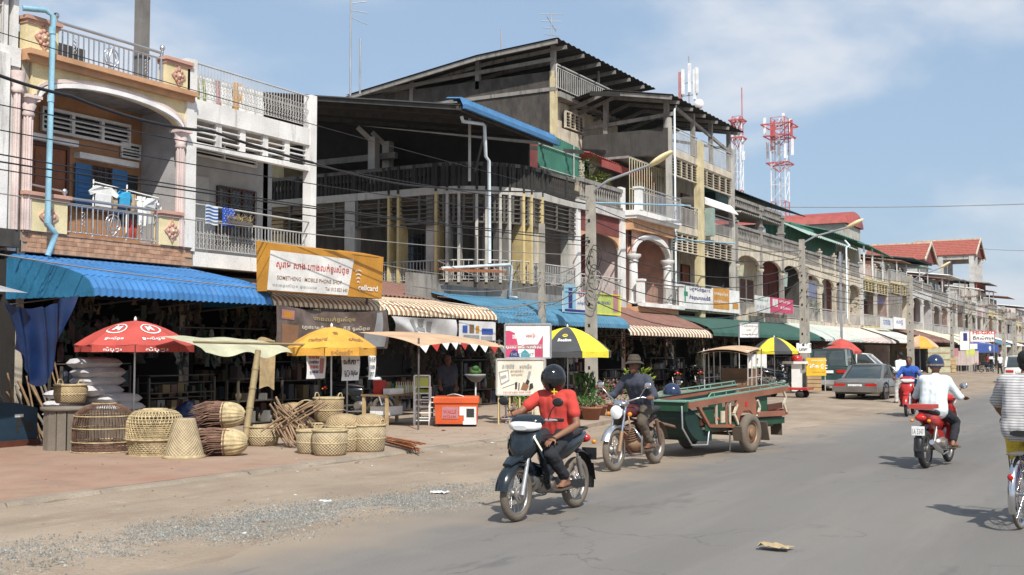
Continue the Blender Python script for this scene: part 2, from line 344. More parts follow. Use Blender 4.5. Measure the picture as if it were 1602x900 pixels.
M('chrome', (.62,.62,.63), rough=.18, metal=1, var=.05, bump=0, fine=0); M('alloy', (.33,.31,.29), rough=.4, metal=.7, grime=.3, gcol=(.13,.1,.075), streak=1, gsc=8); M('alloy_rust', (.30,.19,.12), rough=.6, metal=.4, grime=.3, gcol=(.14,.09,.06), streak=1, gsc=8); M('vinyl', (.018,.018,.02), rough=.45); M('lens_clear', (.72,.74,.76), rough=.12, spec=.8, bump=0, fine=0); M('lens_red', (.45,.015,.012), rough=.15, spec=.7, bump=0, fine=0); M('lens_amber', (.6,.22,.02), rough=.15, bump=0, fine=0)
M('cart_green', (.016,.06,.03), rough=.5, grime=.25, gcol=(.10,.09,.06), streak=1); M('cart_orange', (.25,.10,.06), rough=.6, grime=.35, gcol=(.20,.11,.07), streak=1); M('cart_cream', (.50,.44,.33), rough=.7, grime=.3, gcol=(.25,.17,.1), streak=1); M('cart_teal', (.16,.30,.24), rough=.6, grime=.3, gcol=(.2,.17,.12), streak=1); M('mud_flap', (.13,.10,.075), rough=.9, grime=.4, gcol=(.08,.06,.045))
M('car_grey', (.25,.238,.22), rough=.28, metal=.6, spec=.6, bump=0, grime=.1, gcol=(.2,.16,.12), streak=1, fine=.03); M('car_green', (.03,.065,.065), rough=.3, spec=.6, bump=0, grime=.15, gcol=(.1,.09,.07)); M('car_white', (.70,.70,.68), rough=.3, spec=.6, bump=0, grime=.1, gcol=(.35,.3,.25)); M('glass_car', (.035,.045,.045), rough=.06, spec=.9, bump=0, fine=0)
M('freezer_orange', (.58,.10,.03), rough=.4, grime=.06, gcol=(.35,.08,.04)); M('sack', (.50,.49,.50), rough=.7, bump=.5, bsc=50, bd=.004, grime=.15, gcol=(.3,.28,.27), streak=1)
M('straw', (.44,.35,.20), rough=.85, var=.3, sc=9); M('straw_dark', (.17,.095,.065), rough=.9, var=.4, sc=9); M('stick', (.27,.18,.11), rough=.9, var=.35, sc=8); M('broom_red', (.33,.13,.06), rough=.9, var=.3, sc=9)
M('leaf', (.055,.13,.03), rough=.6, var=.4, sc=12); M('leaf_yellow', (.20,.26,.03), rough=.6, var=.3, sc=12); M('flower_pink', (.55,.10,.22), rough=.7, var=.3, sc=15); M('clay', (.28,.12,.075), rough=.8); M('box_card', (.40,.27,.15), rough=.85)
M('laundry_white', (.74,.74,.72), rough=.9); M('laundry_cyan', (.05,.36,.62), rough=.9); M('laundry_red', (.4,.06,.05), rough=.9); M('laundry_tan', (.38,.30,.20), rough=.9); M('towel_blue', (.03,.09,.42), rough=.95); M('litter', (.72,.72,.74), rough=.7)
for k, c in dict(p_red=(.45,.04,.03), p_blue=(.04,.10,.33), p_green=(.04,.20,.08), p_yel=(.6,.45,.07), p_wht=(.6,.6,.58), p_pink=(.42,.19,.2), p_brn=(.2,.12,.07), p_lime=(.45,.5,.12)).items(): M(k, c, rough=.5)
weave('wicker', (.25,.175,.09), (.46,.34,.19), 75); weave('wicker_pale', (.28,.215,.125), (.50,.405,.255), 62); weave('wicker_dark', (.055,.035,.025), (.16,.10,.07), 50)
M('blue_gut', (.05,.15,.30), rough=.45, grime=.2, gcol=(.04,.09,.2)); M('cooler_shaded', (.018,.04,.065), rough=.5)  # cooler blue is darkened: the shade around it is in the colour
M('mast_dark', (.16,.15,.14), grime=.4)
M('stained', (.125,.115,.102), grime=.6, gcol=(.045,.042,.038), streak=.15)
for k, c in dict(g_a=(.06,.025,.02), g_b=(.03,.035,.05), g_c=(.03,.045,.03), g_d=(.12,.09,.045), g_e=(.17,.16,.15), g_f=(.09,.05,.045), g_g=(.035,.028,.022), g_h=(.07,.062,.05)).items(): M(k, c, rough=.6)  # goods palette darkened, putting the dimness of the shops into the colours
# ---------------------------------------------------------------- the ground
from mathutils import noise as NZ
def ramp_mat(key, build_fn):
 m = bpy.data.materials.new(key); MATS[key] = m; m.use_nodes = True; build_fn(m.node_tree, m.node_tree.nodes['Principled BSDF'], m.node_tree.links.new); return m
def nz(t, l, sc, det=5, scl=(1,1,1), rough=.55):
 g = N(t, 'ShaderNodeNewGeometry'); mp = N(t, 'ShaderNodeMapping'); mp.inputs['Scale'].default_value = scl
 n = N(t, 'ShaderNodeTexNoise'); n.inputs['Scale'].default_value = sc; n.inputs['Detail'].default_value = det; n.inputs['Roughness'].default_value = rough
 l(g.outputs['Position'], mp.inputs[0]); l(mp.outputs[0], n.inputs['Vector']); return n.outputs[0]
def mixc(t, l, fac, a, b, lo=0, hi=1, f=1):
 r = N(t, 'ShaderNodeMapRange'); r.inputs[1].default_value = lo; r.inputs[2].default_value = hi; r.inputs[4].default_value = f
 l(fac, r.inputs[0]); x = N(t, 'ShaderNodeMix', data_type='RGBA'); l(r.outputs[0], x.inputs[0])
 for s, v in ((6, a), (7, b)):
  if isinstance(v, tuple): x.inputs[s].default_value = v+(1,)
  else: l(v, x.inputs[s])
 return x.outputs[2]
def bumpn(t, l, b, h, st, d):
 n = N(t, 'ShaderNodeBump'); n.inputs['Strength'].default_value = st; n.inputs['Distance'].default_value = d; l(h, n.inputs['Height']); l(n.outputs[0], b.inputs['Normal'])
def _asph(t, b, l):
 c = mixc(t, l, nz(t, l, .35, 5, (1,.18,1)), (.132,.122,.111), (.182,.169,.153), .35, .65)
 c = mixc(t, l, nz(t, l, 1.1, 8, (1,.12,1), .6), c, (.225,.20,.175), .50, .78, .75)
 c = mixc(t, l, nz(t, l, .9, 9, (1,1,1), .7), c, (.085,.08,.078), .62, .80, .55)
 c = mixc(t, l, nz(t, l, 130, 2), c, (.26,.25,.24), .55, .8, .55); c = mixc(t, l, nz(t, l, 75, 2), c, (.06,.058,.056), .58, .8, .5)
 g = N(t, 'ShaderNodeNewGeometry'); s = N(t, 'ShaderNodeSeparateXYZ'); l(g.outputs['Position'], s.inputs[0])
 w = N(t, 'ShaderNodeMath', operation='MULTIPLY_ADD'); l(nz(t, l, .8, 8), w.inputs[0]); w.inputs[1].default_value = -2.6; l(s.outputs[0], w.inputs[2])
 c = mixc(t, l, w.outputs[0], (.30,.235,.17), c, -8.6, -6.9)
 v = N(t, 'ShaderNodeTexVoronoi', feature='DISTANCE_TO_EDGE'); v.inputs['Scale'].default_value = .55; g2 = N(t, 'ShaderNodeNewGeometry'); vm = N(t, 'ShaderNodeVectorMath', operation='MULTIPLY_ADD'); nn = N(t, 'ShaderNodeTexNoise'); nn.inputs['Scale'].default_value = 1.5; nn.inputs['Detail'].default_value = 6
 l(g2.outputs['Position'], nn.inputs['Vector']); l(nn.outputs['Color'], vm.inputs[0]); vm.inputs[1].default_value = (1.4, 1.4, 0); l(g2.outputs['Position'], vm.inputs[2]); l(vm.outputs[0], v.inputs['Vector'])
 ck = N(t, 'ShaderNodeMapRange'); ck.inputs[1].default_value = .0; ck.inputs[2].default_value = .010; ck.inputs[3].default_value = 1; ck.inputs[4].default_value = 0; l(v.outputs[0], ck.inputs[0])
 gate = N(t, 'ShaderNodeMapRange'); gate.inputs[1].default_value = .5; gate.inputs[2].default_value = .62; l(nz(t, l, .35, 3), gate.inputs[0]); mu = N(t, 'ShaderNodeMath', operation='MULTIPLY'); l(ck.outputs[0], mu.inputs[0]); l(gate.outputs[0], mu.inputs[1])
 c = mixc(t, l, mu.outputs[0], c, (.055,.05,.047), 0, 1, .8); c = mixc(t, l, nz(t, l, .55, 4, (1.6,.5,1), .75), c, (.095,.09,.088), .60, .66, .5)
 c = mixc(t, l, nz(t, l, 2.6, 6, (1,.06,1), .7), c, (.21,.195,.18), .56, .75, .5)
 l(c, b.inputs['Base Color']); b.inputs['Roughness'].default_value = .85; bumpn(t, l, b, nz(t, l, 60, 6), .55, .012)
ramp_mat('asphalt', _asph)
def _dirt(t, b, l):
 c = mixc(t, l, nz(t, l, .5, 6), (.245,.188,.135), (.345,.272,.20), .35, .65)
 c = mixc(t, l, nz(t, l, 1.6, 9, (1,.5,1), .65), c, (.235,.165,.11), .50, .75, .85); c = mixc(t, l, nz(t, l, 4, 8, (1,.6,1), .7), c, (.44,.38,.30), .56, .8, .6)
 c = mixc(t, l, nz(t, l, 2.2, 7, (1,.10,1), .6), c, (.21,.16,.115), .53, .70, .65); c = mixc(t, l, nz(t, l, 45, 3), c, (.14,.105,.08), .58, .76, .75)
 l(c, b.inputs['Base Color']); b.inputs['Roughness'].default_value = .95; bumpn(t, l, b, nz(t, l, 22, 8), .7, .03)
ramp_mat('dirt', _dirt)
def _side(t, b, l):
 g = N(t, 'ShaderNodeNewGeometry'); s = N(t, 'ShaderNodeSeparateXYZ'); l(g.outputs['Position'], s.inputs[0])
 w = N(t, 'ShaderNodeMath', operation='MULTIPLY_ADD'); l(nz(t, l, .7, 8), w.inputs[0]); w.inputs[1].default_value = 5; l(s.outputs[1], w.inputs[2])
 red = mixc(t, l, nz(t, l, 1.2, 8, rough=.65), (.29,.165,.112), (.335,.225,.16), .35, .7)
 c = mixc(t, l, w.outputs[0], red, (.34,.262,.195), 13.5, 18)
 c = mixc(t, l, nz(t, l, 2.3, 9, rough=.7), c, (.22,.155,.11), .50, .72, .85); c = mixc(t, l, nz(t, l, 50, 3), c, (.2,.14,.10), .6, .8, .5)
 l(c, b.inputs['Base Color']); b.inputs['Roughness'].default_value = .9; bumpn(t, l, b, nz(t, l, 18, 8), .45, .02)
ramp_mat('paving', _side)
M('gravel', (.20,.197,.18), rough=.95, var=.35, sc=60, bump=.8, bsc=60, bd=.02); M('gravel_b', (.29,.285,.262), rough=.95, var=.3, sc=40)
M('far_land', (.12,.12,.08))
mb = MB(); mb.box(-880, 880, -180, 1480, -.6, -.12); struct(mb, 'ground', 'dirt')
mb = MB(); mb.box(-7.35, 9.5, -60, 600, -.2, 0); struct(mb, 'road', 'asphalt')
def dh(x, y):
 e = (-7.0-x)                                      # height of the dirt over the asphalt edge
 b = max(-.02, min(.045, e*.035)); b += .075*max(0, 1-abs(x+10.35)/.45)*(.55+.9*abs(NZ.noise(Vector((y*.6, 1, 1)))))
 return b+.016*NZ.noise(Vector((x*.9, y*.5, 0)))+.012*NZ.noise(Vector((x*2.6, y*1.7, 3)))+.006*NZ.noise(Vector((x*7, y*6, 9)))
mb = MB(); xs = [-6.2-.16*i for i in range(48)]+[-14.4-1*i for i in range(6)]
ys = [-12+.3*i for i in range(170)]+[39+1.5*i for i in range(60)]+[129+20*i for i in range(15)]
mb.add([(x, y, dh(x, y)) for x in xs for y in ys], [(i*len(ys)+j, i*len(ys)+j+1, (i+1)*len(ys)+j+1, (i+1)*len(ys)+j) for i in range(len(xs)-1) for j in range(len(ys)-1)], 0, True)
struct(mb, 'dirt_shoulder', 'dirt')
mb = MB(); mb.box(9.5, 30, -60, 600, -.15, .02); struct(mb, 'opposite_shoulder', 'dirt')
# sidewalk with its kerb stones
SW = .13
mb = MB(); pl = [(-30,-20), (-10.62,-20), (-10.62,21), (-11.2,24.5), (-12.9,27), (-13.6,30), (-13.6,200), (-30,200)]
mb.prism(pl, 'z', -.1, SW); struct(mb, 'sidewalk', 'paving')
kp = MB(); kp.box(-10.62, -10.61, -20, 21, -.1, SW-.03); ks = struct(kp, 'kerb', 'kerb')
y = -3.0
km = []
for k in range(4):
 b = MB(); jr = random.Random(k)
 P = [(-.10,-.6,-.1), (.10,-.6,-.1), (.10,.6,-.1), (-.10,.6,-.1)]+[(-.10,-.6,SW+.012), (.07,-.6,SW+.004), (.07,.6,SW), (-.10,.6,SW+.010)]
 n = 6; V = []
 for i in range(n+1):
  yy = -.595+1.19*i/n; a, c = jr.uniform(-.012, .012), jr.uniform(-.018, .006)
  V += [(-.10, yy, -.1), (-.10, yy, SW+.012), (.04, yy, SW+.010+c*.4), (.085+a, yy, SW-.025+c), (.11+a, yy, -.1)]
 b.add(V, [(i*5+j, i*5+(j+1) % 5, i*5+5+(j+1) % 5, i*5+5+j) for i in range(n) for j in range(5)]+[(4,3,2,1,0), tuple(n*5+j for j in range(5))])
 km.append(b.mesh('kerb_stone', MATS['kerb']))
while y < 21:
 if not (8.25 < y < 8.6): inst(km[int(y*7) % 4], 'kerb_stone', ks, (-10.53+rnd.uniform(-.02, .02), y+.6, rnd.uniform(-.02, .004)), (rnd.uniform(-.012, .012), rnd.uniform(-.03, .03), rnd.uniform(-.01, .01)))
 y += 1.21
# gravel strip and litter
gr = MB(); R2 = random.Random(3)
cl = [(4.0,-8.6), (6.5,-8.1), (8.3,-7.75), (9.6,-7.75), (10.9,-7.35), (12.2,-7.3), (13.2,-7.4)]
def gcx(y):
 for (a, b), (c, d) in zip(cl, cl[1:]):
  if a <= y <= c: return b+(d-b)*(y-a)/(c-a)
 return -7.4
n = 0
while n < 30000:
 y = R2.uniform(4.2, 13.4); w = .50*(1-abs((y-8.8)/6)**3)*(.65+.7*abs(NZ.noise(Vector((y*.8, 0, 5)))+.3)); x = gcx(y)+R2.gauss(0, w*.75)
 if NZ.noise(Vector((x*1.3, y*.9, 2))) < -.12 and R2.random() < .75: continue
 if x > -6.3: continue
 z = max(dh(x, y), 0)+.002; s = R2.uniform(.004, .012)*(1.7 if R2.random() < .08 else 1); a = R2.uniform(0, 6.28)
 V = [(x+s*cos(a+k*2.09)*R2.uniform(.8, 1.3), y+s*sin(a+k*2.09)*R2.uniform(.8, 1.3), z-.002) for k in range(3)]+[(x+R2.uniform(-.4, .4)*s, y+R2.uniform(-.4, .4)*s, z+s*R2.uniform(.6, 1.1))]
 gr.add(V, [(0,1,3), (1,2,3), (2,0,3)], R2.choice((0, 0, 1))); n += 1
struct(gr, 'gravel', ['gravel', 'gravel_b'], 'stuff')
lt = MB()
for i in range(330):
 if i < 230: x = R2.uniform(-10.4, -7.3); y = R2.uniform(6, 26); z = max(dh(x, y), 0)+.004
 else: x = R2.uniform(-13.5, -10.7); y = R2.uniform(9, 21); z = SW+.004
 if i > 180 and i < 230: x = -10.35+R2.uniform(0, .25); z = dh(x, y)+.01
 s = R2.uniform(.008, .03)*(2.2 if R2.random() < .05 else 1); a = R2.uniform(0, 6.3); e = R2.uniform(.25, .9)
 lt.add([(x+s*cos(a), y+s*sin(a), z), (x-s*e*sin(a), y+s*e*cos(a), z+s*R2.uniform(0, .5)), (x-s*cos(a), y-s*sin(a), z+s*.2), (x+s*e*sin(a), y-s*e*cos(a), z)], [(0,1,2,3)], R2.choice((0, 1, 2, 2, 1)))
struct(lt, 'litter', ['litter', 'stick', 'ink_brown'], 'stuff')
def scrap(px, py, s, m, label, name='plastic_scrap', cat='litter'):
 c = onG(px, py, .02); b = MB(); r = random.Random(int(px))
 fn = lambda u, v: (c.x+(u-.5)*s*2.4+r.uniform(-.1, .1)*s, c.y+(v-.5)*s*1.6+r.uniform(-.1, .1)*s, c.z+.01+.28*s*abs(NZ.noise(Vector((u*4, v*4, px))))*2)
 b.grid(fn, 7, 5); top(b, name, m, label, cat, tuple(c))
scrap(1213, 857, .11, 'wood_pale', 'dried curled leaf lying alone on the open asphalt in the foreground', 'dried_leaf', 'leaf')
scrap(688, 772, .085, 'litter', 'white plastic scrap on the dirt at the near edge of the gravel')
scrap(503, 787, .085, 'cloth_white', 'flattened pale bag lying on the gravel strip', 'flattened_bag')
scrap(333, 757, .12, 'litter', 'crumpled white plastic lying against the kerb')
# ---------------------------------------------------------------- building components (d = distance out from the facade line F)
def B(mb, d0, d1, y0, y1, z0, z1, m=0): return mb.box(F+d0, F+d1, y0, y1, z0, z1, m)
def railing(T, p, q, h, style, mat, sp=.13, r=.011, post=None, indiv=True, name='railing'):
 """p,q: world ends of the foot line"""
 p = Vector(p); q = Vector(q); d = q-p; ln = d.length; d.normalize(); n = max(2, int(ln/sp)); a = atan2(d.y, d.x)
 mb = MB()
 if style in ('bars', 'ornate'):
  mb.tube([p+Vector((0,0,h)), q+Vector((0,0,h))], r*2.0, 8); mb.tube([p+Vector((0,0,.06)), q+Vector((0,0,.06))], r*1.1, 6)
  if style == 'bars': mb.tube([p+Vector((0,0,h-.13)), q+Vector((0,0,h-.13))], r*1.3, 6)
  else: mb.tube([p+Vector((0,0,h*.55)), q+Vector((0,0,h*.55))], r*.8, 4)
  for e in (p, q): mb.tube([e, e+Vector((0,0,h))], r*1.8, 6)
  rl = build(mb, name, mat, T)
  bm = MB(); bm.tube([(0,0,.06), (0,0,h-(.13 if style == 'bars' else 0))], r, 5)
  if style == 'ornate':
   for k, (zz, s) in enumerate(((.18, 1), (.36, -1), (.52, 1), (.66, -1))):
    if zz < h-.1: bm.tube([(s*.035*cos(t)+s*.035, 0, zz*h+.06*sin(t)) for t in [2*pi*j/7 for j in range(7)]], r*.75, 3, closed=True)
 elif style == 'baluster':
  hb = h*.82
  bb = MB(); bb.obox((p+q)/2+Vector((0,0,(h+hb)/2)), (ln, .16, h-hb), Matrix.Rotation(a, 3, 'Z')); bb.obox((p+q)/2+Vector((0,0,.035)), (ln, .14, .07), Matrix.Rotation(a, 3, 'Z'))
  rl = build(bb, name, mat, T)
  bm = MB(); bm.lathe([(.028,.07), (.055,.12), (.06,.2), (.028,.36), (.024,.45), (.055,hb-.1), (.03,hb)], n=6)
 elif style == 'slab':
  bb = MB(); bb.obox((p+q)/2+Vector((0,0,h/2)), (ln, .1, h), Matrix.Rotation(a, 3, 'Z')); return build(bb, name, mat, T)
 me = None
 if indiv:
  me = bm.mesh('baluster', MATS[mat] if isinstance(mat, str) else mat)
  for i in range(1, n):
   c = p+d*(ln*i/n); inst(me, 'baluster' if style == 'baluster' else 'bar', rl, c, (0, 0, a))
 else:
  j = MB(); ca, sa = cos(a), sin(a)
  for i in range(1, n):
   c = p+d*(ln*i/n); j.add([(c.x+v[0]*ca-v[1]*sa, c.y+v[0]*sa+v[1]*ca, c.z+v[2]) for v in bm.v], bm.f, 0, style == 'baluster')
  o = build(j, 'bars', mat, rl); o['kind'] = 'stuff'
 return rl
_SL = {}
def louver(T, y0, y1, z0, z1, d, cols, rows, mat='white_paint', back='void_shade', fr=.05, vert=.06, indiv=True, depth=.12, blades=.02):
 """precast ventilation panel: frame, mullions and tilted slats"""
 mb = MB(); B(mb, d-depth, d, y0, y1, z0, z0+fr); B(mb, d-depth, d, y0, y1, z1-fr, z1)
 for i in range(cols+1):
  y = y0+(y1-y0)*i/cols; w = vert/2; B(mb, d-depth+.002, d-.002, max(y0, y-w), min(y1, y+w), z0+fr, z1-fr)
 f = build(mb, 'louver_frame', mat, T)
 wz = (z1-z0-2*fr)/rows; wy = (y1-y0)/cols-vert; key = (round(wy, 2), blades, depth, mat)
 if indiv:
  if key not in _SL:
   s = MB(); s.obox((0,0,0), (depth*.95, wy, blades), Matrix.Rotation(radians(28), 3, 'Y')); _SL[key] = s.mesh('slat', MATS[mat])
  for i in range(cols):
   for j in range(1, rows):
    inst(_SL[key], 'slat', f, (F+d-depth/2, y0+(y1-y0)*(i+.5)/cols, z0+fr+wz*j))
 else:
  s = MB()
  for i in range(cols):
   for j in range(1, rows): s.obox((F+d-depth/2, y0+(y1-y0)*(i+.5)/cols, z0+fr+wz*j), (depth*.95, wy, blades), Matrix.Rotation(radians(28), 3, 'Y'))
  build(s, 'slats', mat, f)['kind'] = 'stuff'
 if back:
  b = MB(); B(b, d-depth-.03, d-depth-.005, y0+.01, y1-.01, z0+.01, z1-.01); build(b, 'louver_shade_plate', back, T)  # near-black plate behind the slats, painting the dark of an opening
 return f
def arch_panel(mb, d0, d1, y0, y1, z0, z1, rise, m=0, zs=None, n=14, ins=.0, flat=0):
 """spandrel with an arched soffit: springing at z0, crown at z0+rise, top z1"""
 pts = [(y0, z1), (y0, z0)]
 for i in range(n+1):
  t = i/n; a = pi*(1-t); pts.append((y0+ins+(y1-y0-2*ins)*(.5+.5*cos(a)), z0+rise*sin(a)**(.8)))
 pts += [(y1, z0), (y1, z1)]
 # strips from the top edge to the arch
 for (ya, za), (yb, zb) in zip(pts[2:-2], pts[3:-2]):
  mb.add([(F+d0, ya, za), (F+d1, ya, za), (F+d1, ya, z1), (F+d0, ya, z1), (F+d0, yb, zb), (F+d1, yb, zb), (F+d1, yb, z1), (F+d0, yb, z1)],
    [(0,4,5,1), (1,5,6,2), (2,6,7,3), (0,3,7,4)], m)
 if ins:
  B(mb, d0, d1, y0, y0+ins, z0, z1, m); B(mb, d0, d1, y1-ins, y1, z0, z1, m)
def arch_trim(mb, d0, d1, y0, y1, z0, rise, w, m=0, n=20):
 P = [(y0+(y1-y0)*(.5+.5*cos(pi*(1-i/n))), z0+rise*sin(pi*i/n)**.8) for i in range(n+1)]
 for (ya, za), (yb, zb) in zip(P, P[1:]):
  mb.add([(F+d0, ya, za), (F+d1, ya, za), (F+d1, ya, za+w), (F+d0, ya, za+w), (F+d0, yb, zb), (F+d1, yb, zb), (F+d1, yb, zb+w), (F+d0, yb, zb+w)], [(0,4,5,1), (1,5,6,2), (2,6,7,3), (0,3,7,4)], m)
def window(T, y0, y1, z0, z1, d, frame='wood_dark', shut=None, grille=None, panes=2, label=None, shutw=.42):
 mb = MB(); w = .05
 B(mb, d-.03, d+.03, y0, y1, z0, z0+w); B(mb, d-.03, d+.03, y0, y1, z1-w, z1)
 for i in range(panes+1):
  y = y0+(y1-y0)*i/panes; B(mb, d-.028, d+.028, max(y0, y-w/2), min(y1, y+w/2), z0+w, z1-w)
 f = build(mb, 'window', frame, T)
 for i in range(panes):
  a = y0+(y1-y0)*i/panes+w/2+.004; b = y0+(y1-y0)*(i+1)/panes-w/2-.004; g = MB(); B(g, d-.012, d-.002, a, b, z0+w, z1-w); build(g, 'pane', 'glass_dark', f)
 if shut:
  for s in (0, 1):
   g = MB(); yy = y0-shutw if s == 0 else y1+.0; B(g, d+.032, d+.06, yy, yy+shutw, z0, z1)
   for k in range(9): B(g, d+.06, d+.072, yy+.05, yy+shutw-.05, z0+.08+k*(z1-z0-.15)/9, z0+.08+(k+.6)*(z1-z0-.15)/9)
   build(g, 'shutter', shut, f)
 if grille:
  g = MB(); n = max(3, int((y1-y0)/.14))
  for i in range(n+1): y = y0+(y1-y0)*i/n; g.tube([(F+d+.06, y, z0), (F+d+.06, y, z1)], .012, 4)
  for k in range(4):
   z = z0+(z1-z0)*k/3; g.tube([(F+d+.065, y0, z), (F+d+.065, y1, z)], .012, 4)
  for i in range(n):
   for k in (0.18, .5, .82): c = (F+d+.06, y0+(y1-y0)*(i+.5)/n, z0+(z1-z0)*k); g.tube([(c[0], c[1]+.05*cos(t), c[2]+.07*sin(t)) for t in [j*pi/3 for j in range(6)]], .008, 3, closed=True)
  build(g, 'grille', grille, f)
 return f
def door(T, y0, y1, z0, z1, d, mat='wood_door', frame='wood_dark', leaves=2):
 mb = MB(); w = .07; B(mb, d-.03, d+.05, y0, y0+w, z0, z1-w); B(mb, d-.03, d+.05, y1-w, y1, z0, z1-w); B(mb, d-.03, d+.05, y0, y1, z1-w, z1); f = build(mb, 'door_frame', frame, T)
 for i in range(leaves):
  a = y0+w+(y1-y0-2*w)*i/leaves+.005; b = y0+w+(y1-y0-2*w)*(i+1)/leaves-.005; g = MB(); B(g, d-.02, d+.015, a, b, z0, z1-w-.005)
  for (u, v) in ((.08, .42), (.5, .94)): B(g, d+.015, d+.03, a+.07, b-.07, z0+(z1-z0)*u, z0+(z1-z0)*v)
  build(g, 'door', mat, f)
 return f
def corr(mb, p00, p10, p01, p11, pitch=.09, amp=.018, m=0, mf=None, th=.0):
 """corrugated sheet: ribs run from the 0 edge to the 1 edge; u along p00->p10"""
 p00, p10, p01, p11 = map(Vector, (p00, p10, p01, p11)); ln = (p10-p00).length; n = max(4, int(ln/pitch)*2)
 nr = (p10-p00).cross(p01-p00).normalized(); nr = nr if nr.z >= -.2 else -nr
 def fn(u, v): a = p00.lerp(p10, u); b = p01.lerp(p11, u); i = round(u*n); return a.lerp(b, v)+nr*(amp if i % 2 else -amp)
 mb.grid(fn, n, 1, m, sm=False, mf=mf); return mb
def awning(name, label, y0, y1, zt, zb, d, mat, stripes=None, curve=.35, pitch=.16, amp=.03, end=None, back=-.05, group=None, Fx=None, ribs=True, lip=.18, zt2=None, cat='awning', tiltb=0, lipat=0):
 """curved sheet awning from the wall (height zt) down to its lip (height zb) at distance d"""
 FX = F if Fx is None else Fx
 T = thing(name, label, cat, (FX, y0, zb), group=group)
 prof = [(back, zt), (back+(d-back)*.35, zt-(zt-zb-curve)*.38), (back+(d-back)*.68, zt-(zt-zb-curve)*.74), (back+(d-back)*.86, zb+curve*.98), (back+(d-back)*.95, zb+curve*.70), (d, zb+curve*.34), (d+.02, zb)]
 n = max(6, int((y1-y0)/pitch)*2)
 def fn(u, v):
  i = round(u*n); k = v*(len(prof)-1); a = min(int(k), len(prof)-2); t = k-a
  x = prof[a][0]+(prof[a+1][0]-prof[a][0])*t; z = prof[a][1]+(prof[a+1][1]-prof[a][1])*t
  o = amp if (i % 2 and ribs) else 0
  return (FX+x+o*.5*v, y0+(y1-y0)*u, z+o+tiltb*u)
 mb = MB(); ms = [mat]; mf = None
 if stripes: ms = stripes; mf = lambda i, j: 1 if j < lipat else ((0,0,1,2,0,0,1,2)[(i) % 8] if len(stripes) > 2 else (i//2) % 2)
 mb.grid(fn, n, 6, 0, sm=False, mf=mf); build(mb, 'sheet', ms, T)
 fr = MB(); k = max(2, int((y1-y0)/1.5))
 for i in range(k+1):
  y = y0+.03+(y1-y0-.06)*i/k
  fr.tube([(FX+back, y, zt-.14), (FX+d-.08, y, zb+.05)], .018, 5); fr.tube([(FX+back, y, zb-.1), (FX+d-.08, y, zb+.05)], .016, 5)
 fr.tube([(FX+d-.05, y0+.02, zb+.04), (FX+d-.05, y1-.02, zb+.04)], .02, 5); build(fr, 'frame', 'iron', T)
 if end:
  for yy in (y0-.015, y1+.015):
   e = MB(); e.prism([(FX+x, z) for x, z in prof]+[(FX+back, zb)], 'y', yy-.01, yy+.01)
   q = (d-back)/12
   for i in range(12): e.box(FX+back+q*i+.02, FX+back+q*i+.07, yy-.03, yy-.01, zb+.01, max(zb+.05, zt-(zt-zb)*(i/12.5)**1.25-.06))
   build(e, 'end_panel', end, T)
 return T
def column(mb, x, y, z0, z1, r=.14, m=0, capm=None, n=12, base=True):
 c = m if capm is None else capm
 mb.lathe([(r, z0+.12), (r*.86, z1-.32)], (x, y, 0), n, m, sm=False)
 mb.lathe([(r*1.35, z0), (r*1.35, z0+.07), (r*1.05, z0+.12)], (x, y, 0), n, c); mb.lathe([(r*.9, z1-.32), (r*1.15, z1-.30), (r*.95, z1-.26), (r*1.1, z1-.18), (r*1.6, z1-.09), (r*1.6, z1)], (x, y, 0), n, c)
def shell(T, y0, y1, floors, wall, slab='concrete', depth=10, front=0, top=None, thick=.18, side0=True, side1=True, x0=None, proj=0, roof=True):
 """party walls, floors and back wall; floors = list of slab tops"""
 zt = top or floors[-1]
 for k, (s, y) in enumerate(((side0, y0+thick/2), (side1, y1-thick/2))):
  if s: mb = MB(); B(mb, -depth, front, y-thick/2+.002, y+thick/2-.002, 0, zt); build(mb, 'side_wall', wall, T)
 mb = MB(); B(mb, -depth-.15, -depth, y0, y1, 0, zt); build(mb, 'back_wall', wall, T)
 for i, z in enumerate(floors): mb = MB(); B(mb, -depth+.003, front-.003+proj, y0+thick, y1-thick, z-.2, z-.004); build(mb, 'floor_slab', slab, T)
def shopfront(T, y0, y1, h=3.6, depth=4.5, wall='interior_shade', k=0, shutter=None):
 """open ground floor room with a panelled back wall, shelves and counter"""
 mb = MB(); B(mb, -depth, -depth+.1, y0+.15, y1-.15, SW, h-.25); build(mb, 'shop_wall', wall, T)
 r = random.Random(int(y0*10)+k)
 for s in (0, 1): mb = MB(); ya = y0+.19 if s == 0 else y1-.2; B(mb, -depth, -.03, ya, ya+.01, SW, h-.3); build(mb, 'shade_lining', wall, T)  # near-black sheets added over the pale walls to paint in shop shade
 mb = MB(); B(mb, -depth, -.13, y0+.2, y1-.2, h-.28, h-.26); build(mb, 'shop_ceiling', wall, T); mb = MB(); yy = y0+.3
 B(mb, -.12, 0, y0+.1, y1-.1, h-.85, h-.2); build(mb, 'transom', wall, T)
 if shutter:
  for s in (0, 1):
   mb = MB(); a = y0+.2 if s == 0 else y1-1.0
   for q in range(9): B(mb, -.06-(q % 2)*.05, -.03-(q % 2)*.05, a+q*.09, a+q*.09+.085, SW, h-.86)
   build(mb, 'folding_shutter', shutter, T)
